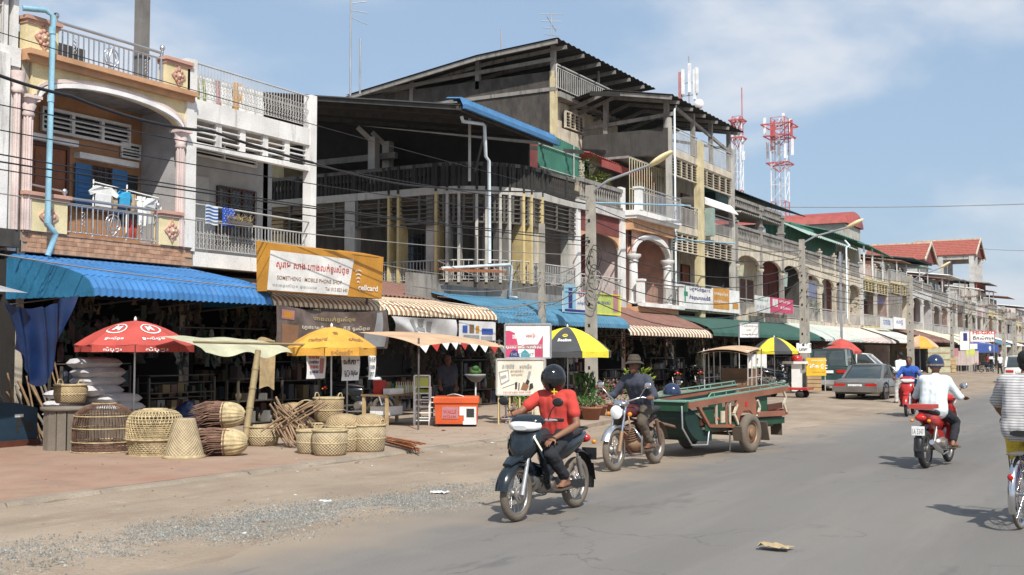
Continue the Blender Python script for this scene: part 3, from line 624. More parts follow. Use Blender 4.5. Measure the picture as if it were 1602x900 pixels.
# ================================================================ left edge house (only its right end is in view)
def w(px, py, d=0): p = onX(px, py, F+d); return p.y, p.z
T = thing('white_shophouse', 'white painted shophouse at the far left edge with dark railed upper terrace', 'building', (F, 9.5, 0))
shell(T, 9.5, 14.0, [3.85, 7.2], 'white_paint', top=7.2, side0=True)
mb = MB(); B(mb, .002, .10, 13.35, 13.72, 3.95, 7.2); B(mb, -1.5, -1.3, 9.6, 13.9, 3.95, 7.0); build(mb, 'pillar', 'white_paint', T)
mb = MB(); B(mb, -.5, .14, 9.5, 13.98, 3.62, 3.95); build(mb, 'balcony_edge', 'concrete_dark', T)
mb = MB(); B(mb, -.05, .06, 9.5, 13.97, 7.0, 7.36); build(mb, 'parapet', 'white_paint', T)
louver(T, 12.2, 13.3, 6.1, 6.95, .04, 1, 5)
mb = MB()
for k in range(5): mb.tube([(F+.1+.035*sin(k*1.25), 13.88+.035*cos(k*1.25), 3.95), (F+.1+.035*sin(k*1.25), 13.88+.035*cos(k*1.25), 6.5)], .035, 6)
mb.tube([(F+.1, 13.88, 3.95), (F+.1, 13.88, 6.5)], .05, 8); mb.lathe([(.09,6.5),(.12,6.56),(.09,6.62),(.14,6.8),(.14,6.9)], (F+.1, 13.88, 0), 12); build(mb, 'fluted_column', 'pink_trim', T)
railing(T, (F, 10, 7.36), (F, 13.6, 7.36), .85, 'bars', 'iron_pale', .16, .013)
mb = MB(); B(mb, -.15, .0, 13.6, 13.72, 7.36, 8.4); B(mb, -.15, .02, 13.82, 13.93, 7.36, 8.4); build(mb, 'terrace_post', 'white_paint', T)
mb = MB(); B(mb, -3, -.5, 9.5, 14.0, 7.36, 9.6); build(mb, 'upper_room', 'maroon', T)
mb = MB(); B(mb, -3.2, .3, 9.5, 14.6, 8.62, 8.8); build(mb, 'roof', 'rust_roof', T)
shopfront(T, 9.5, 14.0); mb = MB(); B(mb, -1.5, .012, 13.76, 14.02, SW, 3.56); build(mb, 'shade_facing', 'interior_shade', T)  # dark box added over the white wall end, shade by colour
# ================================================================ cream shophouse with the arch
YA, YB = 14.04, 18.34
T = thing('cream_shophouse', 'cream and peach shophouse with arched balcony, steel railings and brown tiled ledge', 'building', (F, YA, 0))
shell(T, YA, YB, [3.9, 7.2], 'cream_pale', top=7.2, front=-.02)
mb = MB(); ybr = fy(222, 200, F-1.3); B(mb, -1.42, -1.3, YA+.18, ybr, 3.9, 7.0); build(mb, 'rear_wall', 'brown_wall', T)
mb = MB(); B(mb, -1.29, -.15, YB-.19, YB-.185, 3.9, 7.0); B(mb, -1.44, -1.31, ybr, YB-.18, 3.9, 7.0); build(mb, 'inner_side_wall', 'grey_wall', T)
TB = MB(); B(TB, -.02, .035, YA+.05, 18.45, 3.56, 3.93); tb = build(TB, 'tiled_ledge', 'mortar', T)
tm = [MB().box(-.012, .012, -.15, .15, -.042, .042).mesh('tile', MATS[k]) for k in ('tile_brick', 'tile_brick_b')]
for r in range(4):
 for c in range(14):
  y = YA+.22+c*.308+(r % 2)*.1
  if y+.15 < 18.45: inst(tm[(c*7+r*5+c*c) % 3 % 2], 'tile', tb, (F+.042+.002*((c+r) % 3), y, 3.612+r*.091))
mb = MB(); B(mb, -.1, .07, YA+.05, 18.47, 3.93, 3.965); build(mb, 'ledge_cap', 'tile_brick_b', T)
# balcony piers with rosettes
def rosette(T, y, z, s):
 mb = MB(); b0 = F+.13
 P = [(0,1), (.25,.62), (.42,.5), (.5,.35), (.95,.1), (1,0), (.95,-.1), (.5,-.35), (.42,-.5), (.25,-.62), (0,-1)]
 P = P+[(-a, -b) for a, b in P[1:-1]]
 mb.prism([(y+a*s*.8, z+b*s) for a, b in P], 'x', F+.1, F+.13)
 mb.ell((F+.13, y, z), (.03, s*.35, s*.35), n=8)
 for k in range(8): mb.ell((F+.13, y+s*.52*cos(k*pi/4)*.8, z+s*.52*sin(k*pi/4)), (.02, s*.17, s*.17), n=6)
 r = build(mb, 'rosette', 'pink_wall', T); c = MB(); c.ell((F+.155, y, z), (.03, s*.13, s*.13), n=6); build(c, 'rosette_bud', 'cream', r)
def pier(T, y0, y1, z0, z1, cap='pink_wall'):
 mb = MB(); B(mb, -.12, .1, y0, y1, z0, z1-.14); build(mb, 'pier', 'cream', T)
 mb = MB(); B(mb, -.14, .13, y0-.02, y1+.02, z1-.14, z1-.07); B(mb, -.17, .17, y0-.05, y1+.05, z1-.07, z1); build(mb, 'pier_cap', cap, T)
pier(T, YA+.06, 15.06, 3.967, 4.70); rosette(T, 14.62, 4.26, .27); pier(T, 17.46, 18.0, 3.967, 4.70); rosette(T, 17.75, 4.28, .26)
pier(T, YA+.02, 14.76, 7.36, 8.02); rosette(T, 14.42, 7.66, .26); pier(T, 17.52, 18.22, 7.36, 8.02); rosette(T, 17.87, 7.66, .25)
mb = MB()
for y in (15.06, 17.46, 14.78, 17.5):
 z = 3.97 if y in (15.06, 17.46) else 7.37; mb.tube([(F, y, z), (F, y, z+.78)], .03, 8); mb.lathe([(0,.0),(.05,.02),(.06,.06),(.045,.11),(0,.13)], (F, y, z+.77), 10)
build(mb, 'ball_post', 'steel', T)
for (a, b, z) in ((15.09, 17.43, 3.97), (14.81, 17.47, 7.37)):
 r = railing(T, (F, a, z), (F, b, z), .72, 'bars', 'steel', .125, .0155)
 for yc, n in (((a+b)/2, 1),):
  mb = MB()
  for s in (.19, .12): mb.tube([(F, yc+s*cos(t), z+.32+s*sin(t)) for t in [k*pi/8 for k in range(16)]], .013, 5, closed=True)
  for k in (-1, 1): mb.tube([(F+.01, yc, z+.07), (F+.01, yc+k*.11, z+.2), (F+.01, yc+k*.05, z+.36), (F+.01, yc, z+.5)], .011, 5)
  build(mb, 'roundel', 'steel', r)
 mb = MB()
 for yc in (a+.42, b-.42):
  for q in range(4): mb.tube([(F+.012, yc+.035*cos(t), z+.22+q*.075+.035*sin(t)) for t in [k*pi/3 for k in range(6)]], .010, 4, closed=True)
 build(mb, 'scrolls', 'steel', r)
mb = MB(); mb.tube([(F+.02, YA+.05, 4.86), (F+.02, 15.06, 4.80)], .022, 6); build(mb, 'hand_bar', 'steel', T)
# arch
mb = MB(); arch_panel(mb, -.15, .03, YA+.2, YB-.15, 6.45, 7.16, .5, ins=.14); build(mb, 'arch_wall', 'cream', T)
mb = MB(); arch_trim(mb, .03, .12, YA+.33, YB-.28, 6.42, .5, .09); build(mb, 'arch_moulding', 'white_clean', T)
mb = MB(); arch_trim(mb, .03, .085, YA+.26, YB-.21, 6.50, .52, .07); build(mb, 'arch_band', 'pink_trim', T)
mb = MB(); B(mb, -.3, .16, YA-.02, YB-.02, 7.16, 7.27); B(mb, -.3, .26, YA-.02, YB-.02, 7.27, 7.37); build(mb, 'cornice', 'peach', T)
mb = MB()
for y in (14.16, 18.02):
 for k in range(8): a = k*pi/4; mb.tube([(F+.05+.075*cos(a), y+.075*sin(a), 3.97), (F+.05+.075*cos(a), y+.075*sin(a), 6.1)], .024, 5)
 mb.tube([(F+.05, y, 3.97), (F+.05, y, 6.1)], .08, 10); mb.lathe([(.09,6.1),(.13,6.14),(.10,6.2),(.15,6.32),(.13,6.36),(.17,6.44)], (F+.05, y, 0), 12)
 B(mb, -.12, .24, y-.17, y+.17, 6.44, 6.5)
build(mb, 'fluted_column', 'pink_trim', T)
mb = MB(); B(mb, -.1, .10, YB-.19, YB+.02, 3.97, 8.12); build(mb, 'pilaster', 'white_paint', T)
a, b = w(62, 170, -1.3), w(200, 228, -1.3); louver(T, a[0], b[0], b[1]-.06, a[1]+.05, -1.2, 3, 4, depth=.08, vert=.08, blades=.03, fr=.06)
y0 = w(43, 240, -1.3)[0]; y1 = w(106, 240, -1.3)[0]; door(T, y0, y1, 3.95, 5.95, -1.28, leaves=2)
y0 = w(140, 240, -1.3)[0]; y1 = w(172, 240, -1.3)[0]; window(T, y0, y1, 4.7, 5.66, -1.27, shut='shutter_blue', panes=2, grille='iron')
mb = MB(); B(mb, -1.3, -1.12, w(42, 240, -1.3)[0], w(114, 240, -1.3)[0], 5.97, 6.1); B(mb, -1.3, -1.12, w(116, 240, -1.3)[0], w(209, 240, -1.3)[0], 5.76, 5.88); build(mb, 'hood_moulding', 'white_clean', T)
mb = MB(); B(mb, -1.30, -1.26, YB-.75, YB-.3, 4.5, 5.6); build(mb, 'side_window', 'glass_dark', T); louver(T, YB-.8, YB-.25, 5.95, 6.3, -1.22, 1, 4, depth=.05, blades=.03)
shopfront(T, YA, YB);
mb = MB(); mb.box(-24, -19.6, 14.3, 16.4, 7.21, 8.05); build(mb, 'terrace_block', 'concrete_dark', T); mb = MB(); mb.box(-24, -20.6, 16.6, 17.6, 7.21, 7.75); build(mb, 'terrace_step', 'pink_wall', T)
# blue drain pipe
pp = [(F+.1, 13.95, 8.12), (F+.3, 14.3, 8.14), (F+.36, 14.42, 8.05), (F+.36, 14.40, 4.12), (F+.40, 14.44, 4.02), (F+.40, 14.56, 3.92), (F+.34, 14.44, 3.5)]
mb = MB(); mb.tube(pp, .055, 10)
for z in (7.7, 6.4, 4.1): mb.tube([(F+.36, 14.41, z), (F+.36, 14.41, z+.13)], .065, 10)
top(mb, 'drain_pipe', 'pvc_blue', 'light blue plastic drain pipe running down the left side of the cream shophouse', 'pipe', (F+.4, 14.4, 3.5))
# ================================================================ white shophouse with towels
YA, YB = 18.36, 22.58
T = thing('white_louvered_shophouse', 'white shophouse with louvered band, ornate iron railings and towels over the balcony', 'building', (F, YA, 0))
mb = MB(); B(mb, -10, -1.5, YB-.18, YB, 0, 7.2); B(mb, -10, -.1, YA, YA+.15, 0, 7.2); build(mb, 'side_wall', 'grey_wall', T)
mb = MB(); B(mb, -10, -.02, YA+.16, YB-.01, 6.95, 7.19); B(mb, -10, -.02, YA+.16, YB-.19, 3.6, 3.88); build(mb, 'floor_slab', 'concrete_pale', T)
mb = MB(); B(mb, -1.62, -1.5, YA+.16, w(425, 330, -1.5)[0], 3.9, 6.94); build(mb, 'rear_wall', 'grey_wall', T)
mb = MB(); B(mb, -.15, .05, YA+.02, YB-.22, 6.86, 7.28); B(mb, -.13, .03, YA+.02, YB-.22, 6.22, 6.32); build(mb, 'beam', 'white_paint', T)
mb = MB(); B(mb, -.16, .09, YB-.22, YB, 3.9, 8.14); B(mb, -.12, .08, YA-.01, YA+.1, 3.9, 8.14); build(mb, 'column', 'white_paint', T)
louver(T, YA+.1, YB-.22, 6.32, 6.86, .0, 5, 4, depth=.10, vert=.17, fr=.02, back=None, blades=.026)
railing(T, (F, YA+.1, 7.3), (F, YB-.2, 7.3), .80, 'ornate', 'iron_pale', .10, .010)
railing(T, (F, YA+.1, 3.92), (F, YB-.2, 3.92), .72, 'ornate', 'iron_pale', .11, .010)
mb = MB(); B(mb, -.3, .04, YA+.1, YB-.22, 3.58, 3.9); build(mb, 'balcony_edge', 'white_paint', T)
mb = MB(); mb.tube([(F+.05, YA+.05, 4.95), (F+.05, YB-.1, 4.93)], .022, 6); build(mb, 'drying_pole', 'iron_pale', T)
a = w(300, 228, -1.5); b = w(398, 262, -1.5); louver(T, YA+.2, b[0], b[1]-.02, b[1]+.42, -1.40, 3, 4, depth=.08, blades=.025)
window(T, w(338, 300, -1.5)[0], w(397, 300, -1.5)[0], 4.3, 5.75, -1.47, grille='iron', panes=3)
mb = MB(); B(mb, -1.5, -1.46, YA+.25, w(325, 300, -1.5)[0], 4.0, 5.9); build(mb, 'pale_door', 'white_grey', T)
mb = MB(); mb.prism([(19.6, 7.21), (22.2, 7.21), (22.2, 7.7), (20.9, 7.95), (19.6, 7.3)], 'x', -20.6, -20.4); build(mb, 'stair_parapet', 'white_paint', T); mb = MB(); mb.bar((-20.9, 20.4, 8.25), (-20.9, 22.3, 8.0), .9, .12); build(mb, 'stair_roof', 'rust_roof', T)
mb = MB(); B(mb, -9, -4.2, YA+.2, YB-.2, .1, 3.4); build(mb, 'shop_wall', 'interior_shade', T); shopfront(T, YA, YB, h=3.6)
# far cream house seen between the shophouses
T = thing('cream_house', 'cream house wall glimpsed between the white column and the dark corner building', 'building', (-31, 34, 0))
mb = MB(); mb.box(-36, -28.8, 33.4, 42, 0, onX(440, 250, -29).z+.1); build(mb, 'wall', 'yellow_wall', T); mb = MB(); mb.box(-36.3, -28.6, 33.2, 42.2, onX(440, 250, -29).z+.1, onX(440, 250, -29).z+.3); build(mb, 'roof', 'concrete', T)
# ================================================================ dark corner building
T = thing('corner_building', 'blackened concrete corner building with curved balustrade, ochre fins and open terrace under a dark roof', 'building', (-23, 34, 0))
XB, YC, RA = -28.6, 31.8, 2.6
cxx, cyy = F-RA, YC+RA
def cpath(off=0, n=12, y1=37.4, xb=XB):
 P = [Vector((xb, YC-off, 0)), Vector((cxx-2.5, YC-off, 0)), Vector((cxx, YC-off, 0))]
 P += [Vector((cxx+(RA+off)*sin(a), cyy-(RA+off)*cos(a), 0)) for a in [pi/2*i/n for i in range(1, n)]]
 P += [Vector((F+off, cyy, 0)), Vector((F+off, y1, 0))]
 return P
def slab(mb, off, z0, z1, m=0, inn=1.0):
 P = [(p.x, p.y) for p in cpath(off)]+[(XB, 37.4)]; mb.prism(P, 'z', z0, z1, m)
mb = MB(); slab(mb, .05, 3.70, 4.02); build(mb, 'first_floor_slab', 'stained', T)
mb = MB(); slab(mb, .08, 6.92, 7.17); build(mb, 'second_floor_slab', 'concrete_pale', T)
def wallpath(mb, off, z0, z1, th=.1, seg=None):
 P = cpath(off)
 for p, q in (seg or list(zip(P, P[1:]))): mb.bar(p+Vector((0,0,(z0+z1)/2)), q+Vector((0,0,(z0+z1)/2)), th, z1-z0)
# balustrade on the second floor
mb = MB(); wallpath(mb, -.03, 7.86, 7.98, .16); bal = build(mb, 'balustrade', 'stained', T)
bm = MB(); bm.lathe([(.05,0), (.078,.06), (.08,.2), (.055,.36), (.05,.44), (.075,.62), (.05,.70)], n=7); bme = bm.mesh('baluster', MATS['concrete_black'])
def along(P, sp, fn):
 for p, q in zip(P, P[1:]):
  n = max(1, round((q-p).length/sp))
  for i in range(n): c = p.lerp(q, (i+.5)/n); fn(c, atan2((q-p).y, (q-p).x))
along(cpath(-.03), .165, lambda c, a: inst(bme, 'baluster', bal, (c.x, c.y, 7.165)))
fr = MB(); along(cpath(-.03), 1.3, lambda c, a: fr.obox((c.x, c.y, 7.55), (.13, .17, .84), Matrix.Rotation(a, 3, 'Z'))); build(fr, 'balustrade_post', 'concrete_black', T)
# louver band hanging under the second slab, two tiers
lv = MB(); P = cpath(-.02); along(P, .95, lambda c, a: lv.obox((c.x, c.y, 6.45), (.08, .12, .93), Matrix.Rotation(a, 3, 'Z'))); wallpath(lv, -.02, 5.96, 6.02, .12); lf = build(lv, 'louver_frame', 'stained', T)
for z in (6.16, 6.31, 6.46, 6.61, 6.76):
 for p, q in zip(P, P[1:]):
  n = max(1, round((q-p).length/2.5))
  for i in range(n):
   s = MB(); s.bar(p.lerp(q, i/n)+Vector((0,0,z)), p.lerp(q, (i+1)/n)+Vector((0,0,z)), .13, .028); build(s, 'slat', 'stained', lf)
# fins round the corner
for i, (t, k) in enumerate(((-.55, 0), (-.40, 0), (.10, 0), (.25, 1), (.40, 1), (.62, 1), (.74, 1), (.92, 1), (1.05, 1), (1.27, 0), (1.42, 0), (1.58, 0))):
 if t < 0: c = Vector((cxx+t*RA*1.0-.2, YC, 0)); n = Vector((0, -1, 0))
 elif t > pi/2: c = Vector((F, cyy+(t-pi/2)*RA+.3, 0)); n = Vector((1, 0, 0))
 else: c = Vector((cxx+RA*sin(t), cyy-RA*cos(t), 0)); n = Vector((sin(t), -cos(t), 0))
 mb = MB(); p = c+n*.10; tt = Vector((-n.y, n.x, 0))*.045; pf = [(.1,3.99), (-.45,3.99), (-.45,5.8), (-.05,6.45), (-.05,7.01), (.1,7.01)]; V = [c+n*a+tt*s+Vector((0,0,z)) for s in (1, -1) for a, z in pf]; mb.add(V, [tuple(range(6)), tuple(range(11, 5, -1))]+[(j, 6+j, 6+(j+1) % 6, (j+1) % 6) for j in range(6)]); q2 = c-n*.1; build(mb, 'fin', 'ochre' if k == 0 else 'concrete_pale', T); mb = MB(); mb.bar((p.x, p.y, 7.5), (q2.x, q2.y, 7.5), .085, .94); build(mb, 'fin_head', 'concrete_black', T)
# first floor rail and inner rooms
Pr = [p for p in cpath(.0) if p.x > -24]
for p, q_ in zip(Pr, Pr[1:]): railing(T, (p.x, p.y, 4.03), (q_.x, q_.y, 4.03), .7, 'ornate', 'iron_pale', .13, .012, indiv=False)
railing(T, (-28, YC, 4.03), (-24, YC, 4.03), .7, 'ornate', 'iron_pale', .13, .012, indiv=False)
mb = MB(); mb.box(XB, -20.6, 34.1, 37.3, 4.02, 6.9); build(mb, 'inner_room', 'stained', T)
mb = MB(); mb.box(-24.2, -22.9, 34.04, 34.1, 4.3, 5.9); mb.box(-20.6, -20.55, 35.0, 36.3, 4.1, 6.0); wi = build(mb, 'window', 'glass_dark', T)
g = MB()
for k in range(8): g.tube([(-24.2+k*.185, 34.0, 4.3), (-24.2+k*.185, 34.0, 5.9)], .014, 4)
for k in range(6): g.tube([(-24.2, 34.0, 4.3+k*.3), (-22.9, 34.0, 4.3+k*.3)], .014, 4)
build(g, 'grille', 'iron', wi)
louver(T, 34.9, 37.2, 5.0, 5.9, -1.6, 3, 6, mat='stained', indiv=True)
mb = MB(); mb.box(-33.5, XB+.01, 31.9, 37.3, 6.9, 7.17); mb.box(-33.5, XB, 31.75, 31.9, 6.9, 7.9); build(mb, 'rear_terrace', 'stained', T)
mb = MB(); mb.box(XB-.3, -20.7, 34.6, 37.3, 0, 3.69); build(mb, 'ground_room', 'interior_shade', T)
mb = MB()
for px in (548,): c = onY(px, 400, YC); mb.box(c.x-.22, c.x+.22, YC-.05, YC+.3, 0, 7.15)
for x, y in ((F-.25, 37.2), (-18.75, 34.6), (-21.2, 32.1)): mb.box(x-.16, x+.16, y-.16, y+.16, 0, 6.92)
build(mb, 'column', 'concrete_pale', T)
mb = MB()
for px in (585, 607):
 c = onY(px, 220, 33.2 if px == 585 else 34.2); mb.box(c.x-.15, c.x+.15, c.y-.15, c.y+.15, 7.17, 9.4)
 mb.bar((c.x, c.y, 9.2), (c.x-.5, c.y-.3, 9.75), .16, .16)
c = onX(703, 250, -19.2); mb.tube([(c.x, c.y+1.2, 7.17), (c.x, c.y+1.2, 9.3)], .045, 6)
build(mb, 'terrace_column', 'white_grey', T)
mb = MB(); c0 = onY(490, 205, 33.6); c1 = onY(620, 205, 33.6); mb.bar((c0.x, 33.6, 8.75), (c1.x, 33.6, 8.75), .2, .22); c0 = onY(490, 240, 34.6); mb.bar((c0.x-1, 34.4, 8.2), (-23.2, 34.4, 8.2), .15, .25); build(mb, 'terrace_beam', 'concrete', T)
# roof over the terrace
e0 = onX(720, 163, F+.5); e1 = onX(868, 222, F+.5); k0 = onY(490, 149, e0.y);
zz = (e0.z+e1.z)/2
mb = MB(); bx = k0.x-9.5; bz = e0.z+(k0.z-e0.z)*(e0.x-bx)/(e0.x-k0.x)
corr(mb, (e0.x, e0.y, e0.z), (e1.x, e1.y, e1.z), (bx, e0.y, bz), (bx, e1.y, bz), .25, .03); build(mb, 'roof', 'concrete_black', T)
mb = MB(); mb.prism([(F-.4, 7.18), (F-.4, e1.z-.02), (bx+.5, bz-.05), (bx+.5, 7.18)], 'y', 34.6, 34.7); build(mb, 'terrace_rear_wall', 'interior_shade', T)
mb = MB(); mb.bar((e0.x, e0.y+.1, e0.z-.1), (bx, e0.y+.1, bz-.1), .08, .14)
for k in range(5): y = e0.y+1.0+k*1.9; mb.bar((e0.x-.1, y, e0.z-.12), (bx, y, bz-.12), .07, .14)
mb.bar((e0.x-.1, e0.y, e0.z-.1), (e1.x-.1, e1.y, e1.z-.1), .08, .12); mb.bar((e0.x-1, e0.y+2.5, e0.z-1.6), (e0.x-.2, e0.y+1.9, e0.z-.2), .06, .06); build(mb, 'rafters', 'concrete_dark', T)
mb = MB(); corr(mb, (e0.x+.02, e0.y-.02, e0.z+.20), (e1.x+.02, e1.y, e1.z+.20), (e0.x+.14, e0.y-.02, e0.z-.04), (e1.x+.14, e1.y, e1.z-.04), .22, .03); corr(mb, (e0.x-.5, e0.y-.02, e0.z+.26), (e1.x-.5, e1.y, e1.z+.26), (e0.x+.02, e0.y-.02, e0.z+.20), (e1.x+.02, e1.y, e1.z+.20), .22, .03)
mb.bar((e0.x+.14, e0.y, e0.z-.08), (e1.x+.14, e1.y, e1.z-.08), .10, .13); build(mb, 'blue_gutter', 'blue_gut', T)
# downpipe of the corner building
mb = MB(); X1 = F+.28
def q(px, py, X=X1): p = onX(px, py, X); return (X, p.y, p.z)
mb.tube([q(722, 182), q(724, 190), q(755, 194), q(758, 197), q(760, 245), q(765, 252), q(766, 412)], .055, 8); mb.tube([q(692, 420), q(797, 414), q(800, 418), q(797, 464), q(808, 466)], .05, 8)
top(mb, 'downpipe', 'pvc_white', 'pale blue downpipe zigzagging down the rounded corner of the blackened building', 'pipe', q(766, 412))
mb = MB(); c0 = q(705, 424, F+.5); c1 = q(790, 426, F+.5)
for k in range(7): mb.bar((c0[0]-.05*k, c0[1]-.1*(k % 3), c0[2]+.012*k), (c1[0]-.05*k, c1[1]+.12*(k % 2), c1[2]+.01*k), .06, .05)
top(mb, 'stacked_planks', 'broom_red', 'reddish planks stacked on the corner ledge under the blue downpipe', 'planks', c0)
# green sheet screen
T = thing('green_sheet_screen', 'green corrugated sheet screen standing above the dark balustrade', 'screen', (F, 36.2, 7.9))
a = onX(842, 252, F-.4); b = onX(907, 268, F-.4); mb = MB(); corr(mb, (F-.4, a.y, 8.15), (F-.4, b.y, 8.15), (F-.4, a.y, 9.55), (F-.4, b.y, 9.35), .16, .02); build(mb, 'sheet', 'green_sheet', T)
mb = MB(); mb.tube([(F-.35, b.y-.6, 7.95), (F-.35, b.y-.6, 9.4)], .025, 5); mb.tube([(F-.36, a.y, 9.0), (F-.36, b.y, 8.98)], .02, 5); mb.tube([(F-.36, a.y, 8.2), (F-.36, b.y, 8.2)], .02, 5); build(mb, 'frame', 'iron_pale', T)
# ================================================================ maroon bay and pink arched bay
YA, YM, YB = 37.45, 41.7, 46.3
T = thing('maroon_shophouse', 'maroon shophouse with white trim beside the dark corner building, plants on its terrace', 'building', (F, YA, 0))
shell(T, YA, YM, [3.75, 7.25], 'pink_trim', top=7.25, front=-.02)
mb = MB(); B(mb, -1.5, -1.4, YA+.2, YM-.2, 3.75, 7.0); B(mb, -.1, .02, YA+.1, YM-.1, 6.2, 6.9); build(mb, 'rear_wall', 'maroon', T)
mb = MB(); B(mb, -.3, .15, YA, YM, 6.92, 7.28); B(mb, -.3, .12, YA, YM, 3.45, 3.8); build(mb, 'balcony_edge', 'white_grey', T)
mb = MB(); B(mb, -.05, .1, YM-.45, YM, 3.8, 8.2); B(mb, -.05, .08, YA, YA+.25, 3.8, 6.9); build(mb, 'pillar', 'white_paint', T)
mb = MB(); arch_panel(mb, -.1, .0, YA+.25, YM-.45, 5.7, 6.3, .5); build(mb, 'arch_wall', 'peach', T)
window(T, YA+1.0, YA+2.6, 4.0, 5.8, -1.38, grille='iron_pale')
railing(T, (F+.1, YA, 7.28), (F+.1, YM-.4, 7.28), .8, 'baluster', 'concrete', .2); railing(T, (F+.1, YA+.2, 3.8), (F+.1, YM-.4, 3.8), .75, 'bars', 'iron_pale', .13, .013)
mb = MB(); B(mb, -3.6, -3.4, YA, 43.5, 7.25, 10.2); build(mb, 'upper_wall', 'maroon', T)
shopfront(T, YA, YM)
T = thing('pink_arched_shophouse', 'pink shophouse with a pointed white arch, white posts and steel rails on both balconies', 'building', (F, YM, 0))
shell(T, YM, YB, [3.6, 7.25], 'pink_wall', top=7.25, front=-.02, side0=True)
mb = MB(); B(mb, -1.6, -1.5, YM+.2, YB-.2, 3.6, 7.0); build(mb, 'rear_wall', 'pink_wall', T)
mb = MB(); B(mb, -.3, .62, YM-.1, YB-.1, 6.98, 7.1); B(mb, -.3, .72, YM-.15, YB-.1, 7.1, 7.3); build(mb, 'upper_cornice', 'white_paint', T)
mb = MB(); B(mb, -.3, .42, YM, YB-.2, 6.55, 6.98); B(mb, -.3, .55, YM+.1, YB-.1, 3.3, 3.62); build(mb, 'fascia', 'peach', T)
mb = MB(); arch_panel(mb, .0, .2, YM+.35, YB-.35, 5.55, 6.55, .85); build(mb, 'arch_wall', 'pink_wall', T)
mb = MB(); arch_trim(mb, .1, .34, YM+.45, YB-.45, 5.5, .82, .2); build(mb, 'arch_moulding', 'white_paint', T)
mb = MB()
for y in (YM+.5, YB-.5): column(mb, F+.2, y, 3.62, 5.6, .2)
build(mb, 'column', 'white_paint', T)
mb = MB()
for y, z in ((YM+.25, 3.66), (YB-.1, 3.66), (YM+.1, 7.3)): B(mb, .5, .74, y-.16, y+.16, z, z+.85); B(mb, .46, .78, y-.2, y+.2, z+.85, z+.93)
B(mb, .3, .8, YM+.1, YB, 3.5, 3.66); build(mb, 'balcony_post', 'white_paint', T)
window(T, YM+1.5, YM+3.2, 3.9, 5.8, -1.48, grille='iron_pale', panes=2)
railing(T, (F+.62, YM+.45, 3.68), (F+.62, YB-.3, 3.68), .8, 'bars', 'iron', .14, .012); railing(T, (F+.62, YM+.3, 7.3), (F+.62, YB, 7.3), .95, 'bars', 'steel_dull', .14, .014)
shopfront(T, YM, YB)
# red lean-to roof over the maroon terrace and the caged stair
mb = MB(); a = onX(915, 240, F-1.6); b = onX(1018, 283, F-1.6)
corr(mb, (F-3.4, a.y, 10.15), (F-3.4, b.y, 10.0), (F-1.4, a.y, 9.75), (F-1.4, b.y, 9.55), .2, .025)
mb.box(F-1.42, F-1.38, a.y+1.2, b.y, 9.32, 9.62); top(mb, 'red_lean_to_roof', 'red_roof', 'dull red sheet lean-to roof above the maroon upper terrace', 'roof', (F-2, a.y, 10))
T = thing('caged_stairwell', 'tall caged stairwell of pale vertical bars above the pink balcony', 'cage', (F-1, 43.2, 7.3)); mb = MB()
a = onX(985, 300, F-.9).y; b = onX(1034, 300, F-.9).y
for k in range(14): y = a+(b-a)*k/13; mb.tube([(F-.9, y, 7.3), (F-.9, y, 9.9)], .02, 4)
for z in (7.35, 8.6, 9.9): mb.tube([(F-.9, a, z), (F-.9, b, z)], .025, 4)
build(mb, 'bars', 'iron_cream', T)['kind'] = 'stuff'; mb = MB(); mb.box(F-1.1, F-.95, b, b+.5, 7.3, 9.6); mb.box(F-3, F-.95, a, b, 9.9, 10.0); build(mb, 'cage_frame', 'concrete', T)
# ================================================================ tall dark block with gable roof set back
XT = -22.6; YT = 43.6
T = thing('tall_weathered_block', 'tallest block, mould-streaked side wall under a wide dark gable roof', 'building', (XT, YT, 0))
zt = onX(868, 112, XT).z; zm = onX(868, 139, XT).z
mb = MB(); mb.box(-36, XT, YT, YT+.25, 0, zt); build(mb, 'side_wall', 'mould_wall', T)
mb = MB(); mb.box(-36, XT-.3, YT+.26, 51, 0, zm-.35); mb.box(XT-.3, XT-.01, YT+.26, 51, 0, zm-1.6); build(mb, 'block', 'cream_pale', T)
mb = MB(); mb.box(-36, XT+.15, YT-.06, YT-.01, zm-.12, zm+.04); mb.box(-36, XT+.2, YT+.26, 51, zm-.34, zm-.1); build(mb, 'string_course', 'concrete', T)
mb = MB(); mb.box(XT-.15, XT+.06, YT-.04, YT+.3, 7, zt); build(mb, 'corner_post', 'yellow_wall', T)
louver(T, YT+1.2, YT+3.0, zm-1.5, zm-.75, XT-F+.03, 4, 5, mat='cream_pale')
railing(T, (XT+.1, YT+.1, zm), (XT+.1, 51, zm), 1.05, 'bars', 'iron_pale', .2, .022)
zr = onX(895, 71, XT+.6).z
f0 = Vector((XT+.6, YT-.9, zr)); rg = onY(745, 85, YT-.9); bk = onY(540, 148, YT-.9)
mb = MB(); L1 = 11.0
def slope(mb, a, b, m=0): corr(mb, (a[0], a[1], a[2]), (a[0], a[1]+L1, a[2]), (b[0], a[1], b[2]), (b[0], a[1]+L1, b[2]), .5, .03, m)
slope(mb, (f0.x, f0.y, f0.z), rg); slope(mb, (rg.x, f0.y, rg.z), bk)
build(mb, 'roof', 'concrete_black', T)
mb = MB(); dn = Vector((0, .12, -.16)); mb.bar(f0+dn, rg+dn, .1, .18); mb.bar(rg+dn, bk+dn, .1, .18)
for k in range(6): dk = Vector((0, 1.0+k*1.7, -.2)); mb.bar(f0+dk, rg+dk, .09, .16); mb.bar(rg+dk, bk+dk, .09, .16)
p0 = onY(868, 92, YT); p1 = onY(545, 152, YT); mb.bar(p0, p1, .1, .16)
